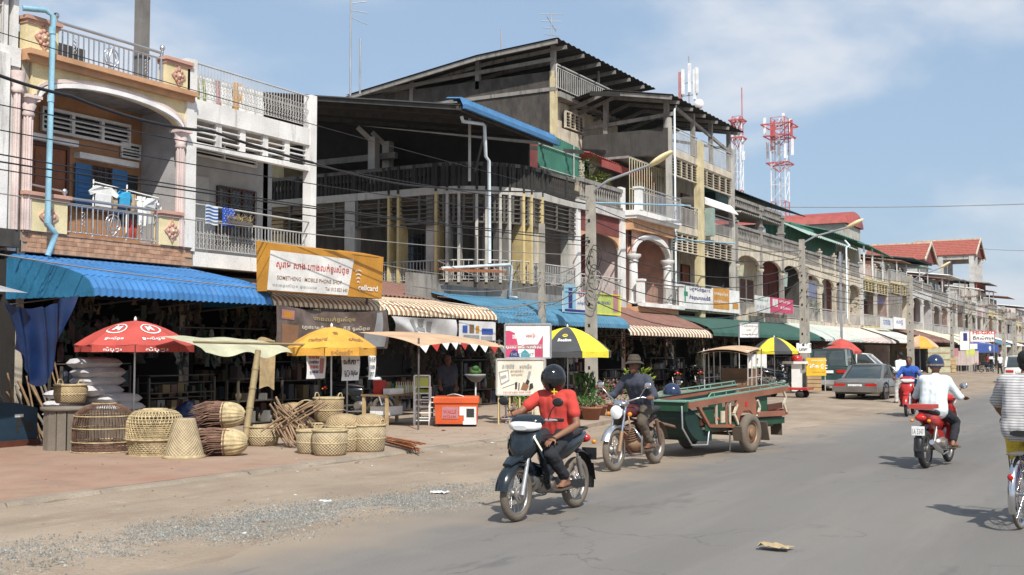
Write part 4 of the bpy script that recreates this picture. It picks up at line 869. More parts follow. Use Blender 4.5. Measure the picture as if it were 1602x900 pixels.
for px, z0, z1 in ((645, 153, 118), (748, 130, 88), (866, 112, 72)): u = onY(px, z0, YT+.1); v = onY(px, z1, YT+.1); mb.box(u.x-.1, u.x+.1, u.y-.1, u.y+.1, u.z-.3, v.z)
mb.tube([(XT-.2, YT+5, zm), (XT-.2, YT+5, zr-.1)], .07, 6); build(mb, 'roof_frame', 'concrete', T)
# ================================================================ yellow column block (three storeys and a roofed terrace)
YA, YM, YB = 46.5, 50.2, 55.1
T = thing('yellow_column_block', 'four storey block with pale yellow columns, vent panels and roofed top terrace', 'building', (F, YA, 0))
for z, zl in ((3.75, None), (7.2, None), (10.5, None)):
 mb = MB(); mb.box(-22.5, F+.05, YA, YB, z-.15, z+.02); build(mb, 'floor_slab', 'concrete_pale', T)
 mb = MB(); mb.box(F-.1, F+.1, YA, YB, z-.22, z+.10); build(mb, 'balcony_edge', 'cream_pale', T)
for a, b in ((YA+.2, YM-.2), (YM+.2, YB-.2)):
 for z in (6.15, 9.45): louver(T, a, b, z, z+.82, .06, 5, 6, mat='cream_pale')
mb = MB(); mb.box(-22.5, -22.3, YA, YB, 0, 10.4); mb.box(-20.3, -20.15, YA+.1, YB-.1, 3.78, 10.3); build(mb, 'rear_wall', 'cream_pale', T)
mb = MB(); mb.box(-22.5, -20.16, YA, YA+.15, 0, 10.4); mb.box(-22.5, -20.16, YB-.15, YB, 0, 10.4); build(mb, 'side_wall', 'mould_wall', T)
mb = MB(); mb.box(-25.5, F+.02, YA-.08, YA+.0, 10.35, 11.45); mb.box(-25.5, F+.05, YA-.12, YA-.085, 10.3, 10.55); build(mb, 'terrace_side_wall', 'concrete_dark', T)
mb = MB(); mb.box(-24, -22.52, YA-.05, YA+.1, 7, 10.3); build(mb, 'stair_wall', 'concrete_pale', T)
mb = MB(); mb.box(F-.1, F+.2, YM-.27, YM+.27, 0, 11.4); build(mb, 'column', 'yellow_wall', T)
mb = MB(); mb.box(F-.1, F+.12, YB-.35, YB, 0, 11.8); mb.box(F-.1, F+.12, YA-.02, YA+.22, 0, 11.9); build(mb, 'end_column', 'concrete_pale', T)
for z in (3.85, 7.3, 10.6):
 for a, b in ((YA+.22, YM-.27), (YM+.27, YB-.35)): railing(T, (F+.08, a, z), (F+.08, b, z), .95, 'bars', 'iron_pale' if z > 4 else 'steel_dull', .16, .014)
for (y, z) in ((48, 7.3), (52.3, 7.3), (48.2, 3.85), (52.2, 3.85)): door(T, y-.1, y+1.0, z, z+2.1, -1.6, mat='wood_door'); mb = MB();
mb = MB(); mb.box(-20.1, F+.05, YM+.3, YB-.4, 8.9, 8.95); mb.prism([(F+.1, 8.92), (F+.1, 8.6), (F+.45, 8.45), (F+.45, 8.5)], 'y', YM+.6, YB-.5); build(mb, 'white_blind', 'white_clean', T)
mb = MB(); mb.box(F+.1, F+.45, YM+.6, YM+1.0, 7.1, 8.4); build(mb, 'leaning_sheet', 'awn_green_pale', T)
ze = onX(1050, 147, F+.5).z; f0 = Vector((F+.5, YA-.9, ze)); rg = Vector((F-2.6, YA-.9, ze+.55)); bk = Vector((F-6.3, YA-.9, ze-.6)); L1 = 9.9
mb = MB(); slope(mb, f0, rg); slope(mb, rg, bk); build(mb, 'roof', 'concrete_black', T)
mb = MB(); mb.bar(f0+dn, rg+dn, .09, .16); mb.bar(rg+dn, bk+dn, .09, .16);
for k in range(6): dk = Vector((0, 1+k*1.65, -.2)); mb.bar(f0+dk, rg+dk, .08, .14); mb.bar(rg+dk, bk+dk, .08, .14)
zb = ze-1.0; mb.bar((F+.3, YA+.1, zb+.35), (F-6, YA+.1, zb-.05), .1, .16)
for x in (F-.1, F-3, F-5.8): mb.box(x-.1, x+.1, YA+.02, YA+.22, 10.4, ze+.2)
for y in (49.6, 52, 54.6): mb.box(F-.1, F+.08, y-.09, y+.09, 10.5, ze-.1)
mb.bar((F, YA+1, 12.5), (F, YB, 11.6), .1, .14); mb.bar((F-3, 50, 12), (F, 55, 11.8), .1, .12); build(mb, 'roof_frame', 'concrete', T)
mb = MB(); corr(mb, (F-3.0, 45.0, 13.1), (F-3.0, 53, 13.1), (F-6.5, 45.0, 12.3), (F-6.5, 53, 12.3), .4, .03); mb.bar((F-3.0, 45, 13.0), (F-1.6, 45, 12.8), .1, .2); build(mb, 'rear_roof', 'concrete_black', T)
for a in (1,):
 c = onX(1055, 290, F+.5);
mb = MB(); mb.tube([(F+.3, YA+.05, 3.8), (F+.3, YA+.05, 12.2), (F+.2, YA+.5, 12.5)], .045, 6); build(mb, 'drain_pipe', 'pvc_white', T)
for (px0, py0, px1, py1) in ((920, 317, 1080, 322), (1058, 375, 1150, 381)):
 a = onX(px0, py0, F+1.1); b = onX(px1, py1, F+1.1); mb = MB(); mb.tube([a, b], .035, 6)
 top(mb, 'plastic_pipe', 'pvc_blue', 'pale blue pipe tied across the balconies above the pink arch' if px0 < 1000 else 'pale blue pipe poking out along the yellow column balcony', 'pipe', tuple(a))
# ================================================================ old terrace beyond: arches, balustrades
def oldbay(T, y0, y1, z1=3.6, z2=7.1, wall='concrete', trim='cream_pale', arch=True, rail='baluster', rmat='concrete', near=True, col='concrete', inner='pink_wall', top3=None, rails=(1, 1), proj=.0, hood=None, narch=1):
 mb = MB(); B(mb, -1.55, -1.4, y0, y1, z1, z2-.2); build(mb, 'rear_wall', inner, T)
 mb = MB(); B(mb, -6, .1+proj, y0, y1, z1-.3, z1); B(mb, -6, .1+proj, y0+.003, y1-.003, z2-.25, z2); build(mb, 'floor_slab', trim, T)
 if arch:
  for k in range(narch):
   a = y0+(y1-y0)*k/narch; b = y0+(y1-y0)*(k+1)/narch
   mb = MB(); arch_panel(mb, -.1, .06, a+.12, b-.12, z2-1.25, z2-.26, .62, n=10); build(mb, 'arch_wall', trim, T)
   mb = MB(); column(mb, F, a+.06, z1, z2-1.2, .14, n=8); build(mb, 'column', trim, T)
 else: louver(T, y0+.15, y1-.15, z2-1.0, z2-.27, .05, 4, 5, mat=trim, indiv=False)
 mb = MB(); B(mb, -.12, .12, y0-.12, y0+.12, z1, z2+.9); B(mb, -.16, .16, y0-.17, y0+.17, z2-1.1, z2-1.0); B(mb, -.16, .16, y0-.17, y0+.17, z2+.9, z2+1.0); mb.ell((F, y0, z2+1.08), (.1,.1,.1), n=8); build(mb, 'pilaster', col, T)
 if rails[1]: railing(T, (F+.05+proj, y0+.12, z2), (F+.05+proj, y1-.12, z2), .8, rail, rmat, .24, .016, indiv=near)
 if rails[0]: railing(T, (F+.05+proj, y0+.12, z1), (F+.05+proj, y1-.12, z1), .8, 'bars' if rail == 'baluster' else 'ornate', 'iron_pale', .18, .014, indiv=False)
 wd = (y1-y0); q5 = int(y0*7)
 if q5 % 3 != 1: mb = MB(); mb.grid(lambda u, v: (F-.22+.03*sin(u*14+v*3), y0+.25+(wd-.5)*(.5 if q5 % 2 else 1)*u, z2-1.0-(.4+.15*(q5 % 5))*v), 8, 2); build(mb, 'blind', ('p_blue', 'awn_white', 'p_brn', 'tarp_beige', 'p_pink', 'awn_green_pale')[q5 % 6], T)
 if q5 % 4 == 0: mb = MB(); B(mb, -1.38, -1.0, y0+wd*.3, y0+wd*.3+.8, z1+2.2, z1+2.75); build(mb, 'air_conditioner', 'white_grey', T)
 if q5 % 2 == 0:
  mb = MB()
  for k in range(int(wd/.22)): y_ = y0+.2+k*.22; mb.tube([(F-.04, y_, z1), (F-.04, y_, z2-.9)], .014, 3)
  for z_ in (z1+1.1, z1+1.7): mb.tube([(F-.04, y0+.2, z_), (F-.04, y1-.2, z_)], .014, 3)
  build(mb, 'window_bars', 'iron_pale' if q5 % 4 else 'iron_rust', T)['kind'] = 'stuff'
 mb = MB(); B(mb, -1.4, -1.36, y0+wd*.25, y0+wd*.45, z1, z1+2.1); B(mb, -1.4, -1.36, y0+wd*.55, y0+wd*.8, z1+.8, z1+2.1); d = build(mb, 'door', 'wood_dark' if int(y0) % 2 else 'p_brn', T)
 mb = MB(); B(mb, -4.5, -4.3, y0, y1, 0, z1-.3); build(mb, 'shop_wall', 'interior_shade', T)
 if top3:
  mb = MB(); B(mb, -8, -2.2, y0, y1, z2, z2+top3); build(mb, 'top_storey', wall, T)
  mb = MB(); B(mb, -2.2, -2.15, y0+wd*.2, y0+wd*.4, z2, z2+min(2, top3-.3)); B(mb, -2.2, -2.15, y0+wd*.5, y0+wd*.85, z2+.8, z2+min(2, top3-.3)); build(mb, 'window', 'glass_dark', T)
def side(T, y, z, mat, t=.2, fr=-.02): mb = MB(); B(mb, -9, fr, y, y+t, 0, z); build(mb, 'side_wall', mat, T)
T = thing('grey_colonnade_house', 'grey weathered house with cream arches, urn balustrade and dark green roof behind', 'building', (F, 55.2, 0))
side(T, 55.2, 8.1, 'concrete_dark'); side(T, 67.3, 7.1, 'concrete_dark')
for a, b in ((55.4, 59.4), (59.4, 63.4), (63.4, 67.3)): oldbay(T, a, b, z2=7.3, col='concrete', inner='cream_pale' if a < 60 else 'maroon')
mb = MB()
for y in (59.4, 63.4): B(mb, -.14, .14, y-.16, y+.16, 7.3, 9.3); B(mb, -.2, .2, y-.2, y+.2, 9.2, 9.35); B(mb, -.2, .2, y-.2, y+.2, 8.3, 8.4)
B(mb, -.1, .1, 55.4, 63.4, 9.35, 9.5); B(mb, -.1, .1, 55.4, 63.4, 9.0, 9.08)
for k in range(26): B(mb, -.06, .06, 55.5+k*.31, 55.58+k*.31, 9.08, 9.35)
build(mb, 'pergola', 'concrete', T)
mb = MB(); corr(mb, (F+.3, 55.5, 8.75), (F+.3, 62.5, 8.75), (F-3, 55.5, 9.2), (F-3, 62.5, 9.2), .3, .05); build(mb, 'tile_canopy', 'concrete', T)
zz = onX(1270, 340, F-1).z
mb = MB(); a = onX(1143, 305, F-1.2); B(mb, -9, -1.2, 56, 64, 9.5, 9.9); build(mb, 'rear_storey', 'green_dark', T)
mb = MB(); corr(mb, (F-.9, 56.5, 10.25), (F-.9, 72, 10.25), (F-4.5, 56.5, 11.4), (F-4.5, 72, 11.4), .4, .03); corr(mb, (F-4.5, 56.5, 11.4), (F-4.5, 72, 11.4), (F-8, 56.5, 10.3), (F-8, 72, 10.3), .4, .03); build(mb, 'roof', 'green_dark', T)
mb = MB(); mb.prism([(F-.95, 10.2), (F-4.5, 11.33), (F-8, 10.2), (F-8, 9.9), (F-.95, 9.9)], 'y', 56.45, 56.5); build(mb, 'gable_sheet', 'green_sheet', T)
T = thing('cream_arcade_house', 'long cream arcaded house with green sheet upper storey and mossy balustrade', 'building', (F, 67.5, 0))
side(T, 67.52, 7.6, 'concrete_dark'); side(T, 82.4, 7.0, 'cream_pale')
for i, (a, b) in enumerate(((67.8, 71.6), (71.6, 75.2), (75.2, 78.8), (78.8, 82.4))): oldbay(T, a, b, z2=7.0, trim='cream_pale', col='cream_pale', rmat='concrete', inner=('grey_wall', 'maroon', 'grey_wall', 'maroon')[i], narch=1)
mb = MB(); corr(mb, (F-1, 69, 7.4), (F-1, 80, 7.4), (F-1, 69, 9.6), (F-1, 80, 9.6), .35, .03); corr(mb, (F-1, 69, 7.4), (F-6, 69, 7.4), (F-1, 69, 9.6), (F-6, 69, 9.6), .3, .03); build(mb, 'sheet_storey', 'green_sheet', T)
mb = MB(); corr(mb, (F+.4, 68, 8.7), (F+.4, 80.5, 8.7), (F-1.2, 68, 9.5), (F-1.2, 80.5, 9.5), .5, .04); build(mb, 'lean_to_roof', 'awn_green_pale', T)
mb = MB(); corr(mb, (F-.2, 74, 9.6), (F-.2, 85, 9.6), (F-5, 74, 10.8), (F-5, 85, 10.8), .5, .04); build(mb, 'upper_roof', 'green_sheet', T)
mb = MB(); mb.tube([(F+.5, 76.6, 3.9), (F+.5, 76.6, 8.6), (F+.5, 77.6, 8.8), (F+.1, 78, 9.2)], .06, 6); build(mb, 'drain_pipe', 'pvc_white', T)
# barrel roof beyond
a = onX(1324, 352, -20.5); b = onX(1351, 356, -20.5); zb = (a.z+b.z)/2; rb = (b.y-a.y)/2; yb = (a.y+b.y)/2; hb = onX(1335, 331, -20.5).z-zb
T = thing('barrel_roof_hall', 'hall with a faded red barrel roof rising behind the green sheet storey', 'building', (-26, yb, 0))
mb = MB(); mb.box(-36, -20.7, a.y+.3, b.y-.3, 0, zb); build(mb, 'wall', 'concrete_pale', T)
mb = MB(); n = 14
mb.add([(x, yb-rb*cos(pi*i/n), zb+hb*sin(pi*i/n)) for x in (-20.5, -38) for i in range(n+1)], [(i, i+1, n+2+i, n+1+i) for i in range(n)]+[tuple(range(n, -1, -1))], 0, True); build(mb, 'barrel_roof', 'red_roof', T)
T = thing('pink_balcony_house', 'pinkish house with green awning roofs and a white veranda post', 'building', (F, 82.8, 0))
side(T, 82.8, 7.4, 'pink_trim'); oldbay(T, 83, 87.5, z2=7.1, arch=False, trim='yellow_wall', col='white_grey', rail='bars', rmat='iron_pale', inner='pink_wall', top3=2.4, near=False); oldbay(T, 87.5, 92, z2=7.1, arch=False, trim='yellow_wall', col='concrete_pale', rail='bars', rmat='iron_pale', inner='grey_wall', near=False); side(T, 91.8, 7.1, 'pink_trim')
mb = MB(); corr(mb, (F+.5, 83, 9.3), (F+.5, 92, 9.0), (F-3, 83, 10.5), (F-3, 92, 10.3), .5, .04); build(mb, 'roof', 'green_sheet', T)
mb = MB()
for y in (83.3, 86, 89.5): B(mb, .1, .2, y, y+.12, 7.1, 9.3)
build(mb, 'veranda_post', 'white_paint', T)
# further houses down to the bend
cols = [('cream_pale', 'yellow_wall'), ('grey_wall', 'white_grey'), ('pink_trim', 'concrete_pale'), ('concrete', 'concrete'), ('concrete', 'cream_pale'), ('cream_pale', 'pink_trim'), ('concrete_pale', 'yellow_wall'), ('pink_trim', 'cream_pale'), ('concrete', 'concrete_pale')]
desc = ['pale house with tiled parapet and pink wash, left of the red tiled roofs', 'grey and cream arched house directly below the red tiled roofs', 'cream house with rounded bay below the red gable', 'grey veranda house with thin columns beyond the red gable', 'pink trimmed house in the far row before the tall open frame', 'dull concrete house beside the tall open frame', 'narrow yellow house beyond the tall frame', 'weathered three storey house near the far end of the row', 'pale far house with flat sheet roof', 'small concrete house almost at the end of the row', 'last cream house visible at the bend', 'grey end house where the row bends']
y = 92.2
for i, (n_, top3, ar, dz) in enumerate(((2, 0, 0, .3), (2, 2.5, 1, 0), (2, 0, 1, -.4), (2, 2.4, 0, -.2), (2, 0, 1, -.6), (2, 0, 0, -.3), (2, 3.2, 1, -.2), (2, 0, 1, -.5), (2, 2.6, 0, -.5), (2, 0, 1, -.8), (3, 0, 0, -.6), (3, 2.4, 1, -.6))):
 L_ = 4.4+.4*(i % 2)
 T = thing('terrace_house', desc[i], 'building', (F, y, 0), group='houses in the far part of the row'); wl, tr = cols[i % 9]; side(T, y+.02, 7.2+dz, wl)
 for k in range(n_): oldbay(T, y+.2+k*L_, y+.2+(k+1)*L_, z1=3.5, z2=7.1+dz, wall=wl, trim=tr, col=('concrete', 'white_grey')[i % 2], arch=bool(ar), rail=('bars', 'baluster')[ar], rmat=('iron_pale', 'concrete')[ar], near=False, inner=('grey_wall', 'pink_wall', 'maroon', 'cream_pale')[(i+k) % 4], top3=top3 or None)
 side(T, y+n_*L_+.2, 7.1+dz, wl)
 if top3:
  mb = MB(); z = 7.1+dz+top3; corr(mb, (F+.2, y, z+.1), (F+.2, y+n_*L_, z+.1), (F-6, y, z+.8), (F-6, y+n_*L_, z+.8), .6, .05); build(mb, 'roof', ('rust_roof', 'green_dark', 'concrete', 'awn_white')[i % 4], T)
 y += n_*L_+.45
YEND = y
# clutter on the far roofs
r = random.Random(31)
def tank(x, y_, z, i):
 T = thing('water_tank', ('round steel water tank on the roof of the %s far house' % ('grey colonnade', 'arcaded', 'pink balcony', 'first', 'second', 'third', 'fourth', 'fifth')[i]), 'water tank', (x, y_, z)); mb = MB(); mb.lathe([(0,.6), (.5,.6), (.52,.65), (.52,1.7), (.3,1.85), (0,1.9)], (x, y_, z), 14); build(mb, 'drum', ('steel_dull', 'concrete_pale', 'steel_dull')[i % 3], T)
 for dx in (-.4, .4):
  for dy in (-.4, .4): mb = MB(); mb.tube([(x+dx, y_+dy, z-.05), (x+dx*.9, y_+dy*.9, z+.62)], .04, 4); build(mb, 'leg', 'iron', T)
for i, y_ in enumerate((66, 81, 90, 99, 110.5, 121, 133, 144)): tank(F-2.2-.4*(i % 3), y_, 7.0 if i else 7.3, i)
for i, (y_, h_, m) in enumerate(((96, 2.4, 'rust_roof'), (106, 2.6, 'awn_green_pale'), (118, 2.2, 'rust_roof'), (129, 2.7, 'concrete'), (141, 2.3, 'awn_white'), (153, 2.6, 'rust_roof'))):
 T = thing('roof_shed', '%s open sheet shed standing on the far roofs, counted towards the bend' % ('first', 'second', 'third', 'fourth', 'fifth', 'sixth')[i], 'shed', (F-2, y_, 7)); mb = MB(); corr(mb, (F+.3, y_, 7+h_-.3), (F+.3, y_+4.5, 7+h_-.3), (F-4, y_, 7+h_+.3), (F-4, y_+4.5, 7+h_+.3), .5, .04); build(mb, 'roof', m, T)
 for dx in (0, -3.6):
  for dy in (.2, 4.2): mb = MB(); mb.tube([(F-.1+dx, y_+dy, 6.9), (F-.1+dx, y_+dy, 7+h_-.3-.1*dx*.5)], .06, 5); build(mb, 'post', 'white_grey', T)
 mb = MB(); mb.box(F-3.9, F-2.2, y_+.3, y_+4.1, 6.9, 7+h_-.2); build(mb, 'room', ('pink_wall', 'white_grey', 'grey_wall')[i % 3], T)
# red tiled houses: ridges run back from the street
def tiled(name, label, x0, x1, yr, ze, zr, run=4.2):
 T = thing(name, label, 'building', ((x0+x1)/2, yr-run, 0)); n = 9; mb = MB()
 for s in (-1, 1):
  for k in range(n):
   a = k/n; b = (k+1)/n; Y0 = yr+s*run*(1-a); Y1 = yr+s*run*(1-b); z0 = ze+(zr-ze)*a; z1 = ze+(zr-ze)*b
   mb.add([(x0, Y0, z0+.07), (x1, Y0, z0+.07), (x1, Y1, z1), (x0, Y1, z1), (x0, Y0, z0-.06), (x1, Y0, z0-.06)], [(0,1,2,3), (1,0,4,5)])
 build(mb, 'tile_courses', 'red_tile', T)['kind'] = 'stuff'
 mb = MB(); mb.prism([(yr-run+.2, ze-.1), (yr+run-.2, ze-.1), (yr, zr-.15)], 'x', x1-.5, x1-.3); build(mb, 'gable', 'maroon', T)
 mb = MB(); mb.bar((x1+.03, yr-run-.1, ze-.1), (x1+.03, yr, zr), .12, .28); mb.bar((x1+.03, yr+run+.1, ze-.1), (x1+.03, yr, zr), .12, .28); mb.box(x0, x1, yr-.1, yr+.1, zr-.05, zr+.12); build(mb, 'barge_board', 'cream_pale', T)
 return T
for (nm, lb, X, pr, pe, pl) in (('red_tiled_house', 'red tiled gable roof standing behind the row, nearer of the two', -23, (1457, 380), (1456, 405), (1388, 385)), ('red_tiled_tower_house', 'red tiled roof carried on a tall open white frame, far right', -19.6, (1534, 374), (1532, 397), (1456, 381))):
 r0 = onX(*pr, X); Yr = r0.y; zr = r0.z; e = onY(pe[0], pe[1], Yr-4.2); bk = onY(*pl, Yr); T = tiled(nm, lb, bk.x-2, X, Yr, e.z, zr)
 if X < -20: mb = MB(); mb.box(bk.x-1, X-1, Yr-3.6, Yr+3.6, 0, e.z); build(mb, 'wall', 'white_grey', T)
 else:
  ze = e.z-.1; mb = MB()
  for yy in (Yr-3.8, Yr-1, Yr+3.5):
   for xx in (X-.6, X-4.2): mb.box(xx-.28, xx+.28, yy-.28, yy+.28, 0, ze)
  build(mb, 'column', 'white_grey', T); mb = MB()
  for z in (ze*.40, ze*.66): mb.box(X-12, X, Yr-4, Yr+4, z-.25, z+.2)
  mb.box(bk.x, X-.2, Yr-4, Yr-3.6, ze-.5, ze); mb.box(bk.x, X-.2, Yr+3.6, Yr+4, ze-.5, ze); build(mb, 'floor_slab', 'concrete_pale', T)
  railing(T, (X-.1, Yr-4, ze*.66+.2), (X-.1, Yr+4, ze*.66+.2), 1.0, 'bars', 'red_roof', .5, .04, indiv=False)
  mb = MB(); mb.box(X-12, X-1.5, Yr-2.5, Yr+3.6, 0, ze*.64); build(mb, 'wall', 'pink_trim', T)
# houses closing the view where the street bends
for i, (x, yy, wd, h, m) in enumerate(((-22, YEND+2, 9, 7.5, 'cream_pale'), (-14, YEND+22, 9, 6.5, 'pink_trim'), (-6, YEND+40, 12, 7.5, 'concrete_pale'), (6, YEND+52, 14, 6.5, 'cream_pale'))):
 T = thing('end_house', ('cream house facing the bend at the far end of the row', 'pink washed house closing the street end', 'grey house at the very end of the street', 'low cream house at the right end of the street')[i], 'building', (x, yy, 0))
 mb = MB(); mb.box(x-wd/2, x+wd/2, yy, yy+8, 0, h); build(mb, 'wall', m, T)
 mb = MB(); mb.prism([(x-wd/2-.4, h-.05), (x+wd/2+.4, h-.05), (x, h+1.6)], 'y', yy-.4, yy+8.4); build(mb, 'roof', ('rust_roof', 'blue_sheet_dull', 'rust_roof', 'blue_sheet_dull')[i], T)
 for fl in range(2):
  for k in range(3): mb = MB(); mb.box(x-wd/2+wd*(k+.2)/3, x-wd/2+wd*(k+.75)/3, yy-.05, yy+.02, .3+fl*3.4, 2.6+fl*3.2); build(mb, 'window', 'glass_dark', T)
# tree masses beyond the end
# ================================================================ awnings along the pavement
ST3 = ['stripe_cream', 'stripe_brown', 'stripe_tan']
AX = 2.3
awning('blue_sheet_awning', 'bright blue ribbed sheet awning with a closed side under the tiled brown ledge', 13.85, 18.45, 3.5, 2.66, AX, 'blue_sheet', pitch=.15, end='blue_panel', curve=.42)
awning('striped_awning', 'short brown and cream striped awning directly below the orange and white phone shop sign', 18.5, 22.5, 3.15, 2.66, AX, 'stripe_cream', stripes=ST3, pitch=.085, amp=.02, curve=.28)
awning('striped_awning', 'brown and cream striped awning curving over the phone banners, right of the phone shop sign', 22.6, 27.8, 3.2, 2.58, AX, 'stripe_cream', stripes=ST3, pitch=.10, amp=.025, curve=.34)
awning('teal_sheet_awning', 'long dull blue ribbed awning behind the concrete pole with the street lamp', 27.85, 37.0, 3.45, 2.5, AX, 'blue_sheet_dull', pitch=.2, curve=.4)
awning('faded_striped_awning', 'faded brown roofed awning with a pale striped lip in front of the pink arched shophouse', 37.05, 45.5, 3.5, 2.28, AX, 'rust_roof', stripes=['stripe_cream', 'rust_roof'], pitch=.16, amp=.03, curve=.36, lipat=3)
awning('green_cloth_awning', 'dark green cloth awning below the yellow column block', 45.6, 54.5, 3.35, 2.38, AX, 'green_cloth', ribs=False, pitch=.7, curve=.42)
awning('green_cloth_awning', 'worn dark green cloth awning with pale scuffs below the grey colonnade house', 54.6, 62.8, 3.35, 2.32, AX, 'green_cloth', ribs=False, pitch=.7, curve=.42)
awning('pale_green_awning', 'pale green awning with a pinkish scalloped lip beyond the dark green ones', 62.9, 72, 3.4, 2.3, AX+.2, 'awn_green_pale', stripes=['awn_green_pale', 'awn_white'], pitch=.2, curve=.3)
awning('white_awning', 'greyish white awning with a straight lip behind the parked grey car', 72.1, 82, 3.4, 2.3, AX+.2, 'awn_white', stripes=['awn_white', 'awn_pink'], pitch=.25, curve=.3)
aw = ['cream cloth awning beyond the grey car', 'brown roofed awning left of the concrete pole in the distance', 'bright cream awning sloping to the distant orange umbrella', 'pale cream awning over the pink banner', 'dull white awning before the blue shop awning', 'cream awning past the blue shop awning', 'last pale awning at the end of the row', 'distant brown awning near the bend']
y = 82.1
for i, m in enumerate(('awn_white', 'rust_roof', 'stripe_cream', 'awn_white', 'stripe_cream', 'blue_sheet_dull', 'stripe_cream', 'awn_white')):
 awning('shop_awning', aw[i], y, y+9.4, 3.5+.1*(i % 3), 2.35+.12*(i % 2), AX+.4+.5*(i % 3), m, ribs=i % 2, pitch=.4, curve=.3, group='awnings of the far shops'); y += 9.6
# lean-to shed in the mouth of the side street
T = thing('market_shed', 'low shed with rusty sheet roof filling the side street mouth behind the striped awnings', 'shed', (-20, 22.6, 0))
mb = MB(); corr(mb, (F+.2, 19.5, 3.25), (F+.2, 33, 3.2), (F-3.6, 19.5, 4.25), (F-3.6, 33, 3.95), .2, .025); build(mb, 'roof', 'rust_roof', T)
mb = MB(); mb.box(-23.6, -23.4, 22.7, 31.5, 0, 3.9); build(mb, 'wall', 'interior_shade', T)
mb = MB()
for yy in (22.8, 27.5, 31.9): mb.box(F-.1, F+.05, yy-.06, yy+.06, SW, 3.2)
mb.box(F-.1, F+.1, 22.7, 32, 2.95, 3.1); build(mb, 'post', 'wood_grey', T)
mb = MB(); mb.box(F-.15, F+.1, 28, 37.2, 3.35, 3.69); mb.box(F-.12, F+.05, 26.8, 28.2, 3.2, 3.95); build(mb, 'fascia', 'concrete', T)
# ---------------------------------------------------------------- shop interiors: counters, shelves and hanging goods in the shade
GC = ['g_a', 'g_b', 'g_c', 'g_d', 'g_e', 'g_f', 'g_g', 'g_h']
PC = ['p_red', 'p_blue', 'p_green', 'p_yel', 'p_wht', 'p_pink', 'p_brn', 'p_lime']
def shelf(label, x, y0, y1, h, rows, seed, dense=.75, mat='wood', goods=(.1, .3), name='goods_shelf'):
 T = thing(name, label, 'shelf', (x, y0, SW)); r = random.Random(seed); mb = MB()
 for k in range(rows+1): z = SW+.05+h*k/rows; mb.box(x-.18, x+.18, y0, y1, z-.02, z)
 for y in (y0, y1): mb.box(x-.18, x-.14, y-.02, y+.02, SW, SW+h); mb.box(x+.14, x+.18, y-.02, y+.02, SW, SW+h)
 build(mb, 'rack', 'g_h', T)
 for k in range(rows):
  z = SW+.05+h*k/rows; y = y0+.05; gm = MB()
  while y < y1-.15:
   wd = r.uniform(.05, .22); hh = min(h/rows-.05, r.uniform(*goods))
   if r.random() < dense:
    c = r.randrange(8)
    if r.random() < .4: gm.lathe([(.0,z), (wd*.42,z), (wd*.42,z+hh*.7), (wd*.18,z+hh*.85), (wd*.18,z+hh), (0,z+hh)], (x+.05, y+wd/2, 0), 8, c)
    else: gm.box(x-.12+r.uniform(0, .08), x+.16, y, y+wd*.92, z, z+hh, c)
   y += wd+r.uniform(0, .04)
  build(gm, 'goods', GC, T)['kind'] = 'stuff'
shelf('dark crowded shelf deep in the shop behind the red umbrella', -20.5, 14.4, 17.9, 2.2, 5, 1)
shelf('crowded shelf in the dim shop behind the beige cloth awning', -19.6, 18.8, 22.2, 2.1, 5, 2)
shelf('glass fronted goods shelf behind the cone basket', -17.6, 16.3, 18.1, 1.05, 3, 3, goods=(.08, .2))
shelf('low goods rack with yellow edge behind the brush bundles', -17.3, 18.5, 19.9, .95, 2, 4, goods=(.08, .25), mat='ochre')
shelf('tall goods shelf in the shed behind the orange freezer', -20.8, 23.2, 27.4, 2.4, 6, 5)
shelf('market shelf behind the painted sign boards', -19.5, 28.2, 33.5, 2.3, 5, 6)
for i, y in enumerate((38.2, 42.3, 47.3, 51.0, 56, 60, 64.4, 68.5, 73, 77)):
 shelf('dim shop shelf in the %s open shop past the dark corner building' % ('first second third fourth fifth sixth seventh eighth ninth tenth'.split()[i]), -21.6, y, y+2.8, 2.2, 4, 10+i)
# side posts between the open shops
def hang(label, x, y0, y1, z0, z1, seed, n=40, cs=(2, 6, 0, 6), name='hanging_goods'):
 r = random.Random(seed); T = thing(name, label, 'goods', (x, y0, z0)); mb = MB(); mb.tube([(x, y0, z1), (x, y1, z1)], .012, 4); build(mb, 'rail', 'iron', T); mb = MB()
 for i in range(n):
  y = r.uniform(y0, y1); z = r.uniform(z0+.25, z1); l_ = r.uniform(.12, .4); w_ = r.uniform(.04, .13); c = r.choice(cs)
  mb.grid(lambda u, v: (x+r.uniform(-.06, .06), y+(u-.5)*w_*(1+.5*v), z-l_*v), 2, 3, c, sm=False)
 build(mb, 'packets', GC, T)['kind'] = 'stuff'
hang('dark hanging bundles of goods on the left under the tan market awning', -14.6, 21.3, 22.6, .9, 2.0, 5, 90, (6, 6, 0, 2, 6))
hang('strings of small packets hanging right of the orange freezer', -13.6, 22.9, 23.6, 1.0, 1.95, 6, 60, (6, 0, 6, 2))
hang('tools and cords hanging in the shop behind the orange umbrella', -17.2, 20.2, 22.4, 1.2, 2.3, 7, 50, (6, 6, 2, 1))
hang('kitchen goods hanging in the shade behind the beige awning', -17.4, 17.0, 19.6, 1.3, 2.2, 8, 40, (6, 4, 2, 6))
rr = random.Random(12)
gl = ['left edge of the blue sheet awning', 'right half of the blue sheet awning', 'phone banner', 'creased white banner', 'teal sheet awning, nearer end', 'teal sheet awning, middle', 'teal sheet awning, far end', 'faded striped awning, nearer end', 'faded striped awning, far end', 'nearer green awning', 'farther green awning', 'pale green awning', 'greyish white awning']
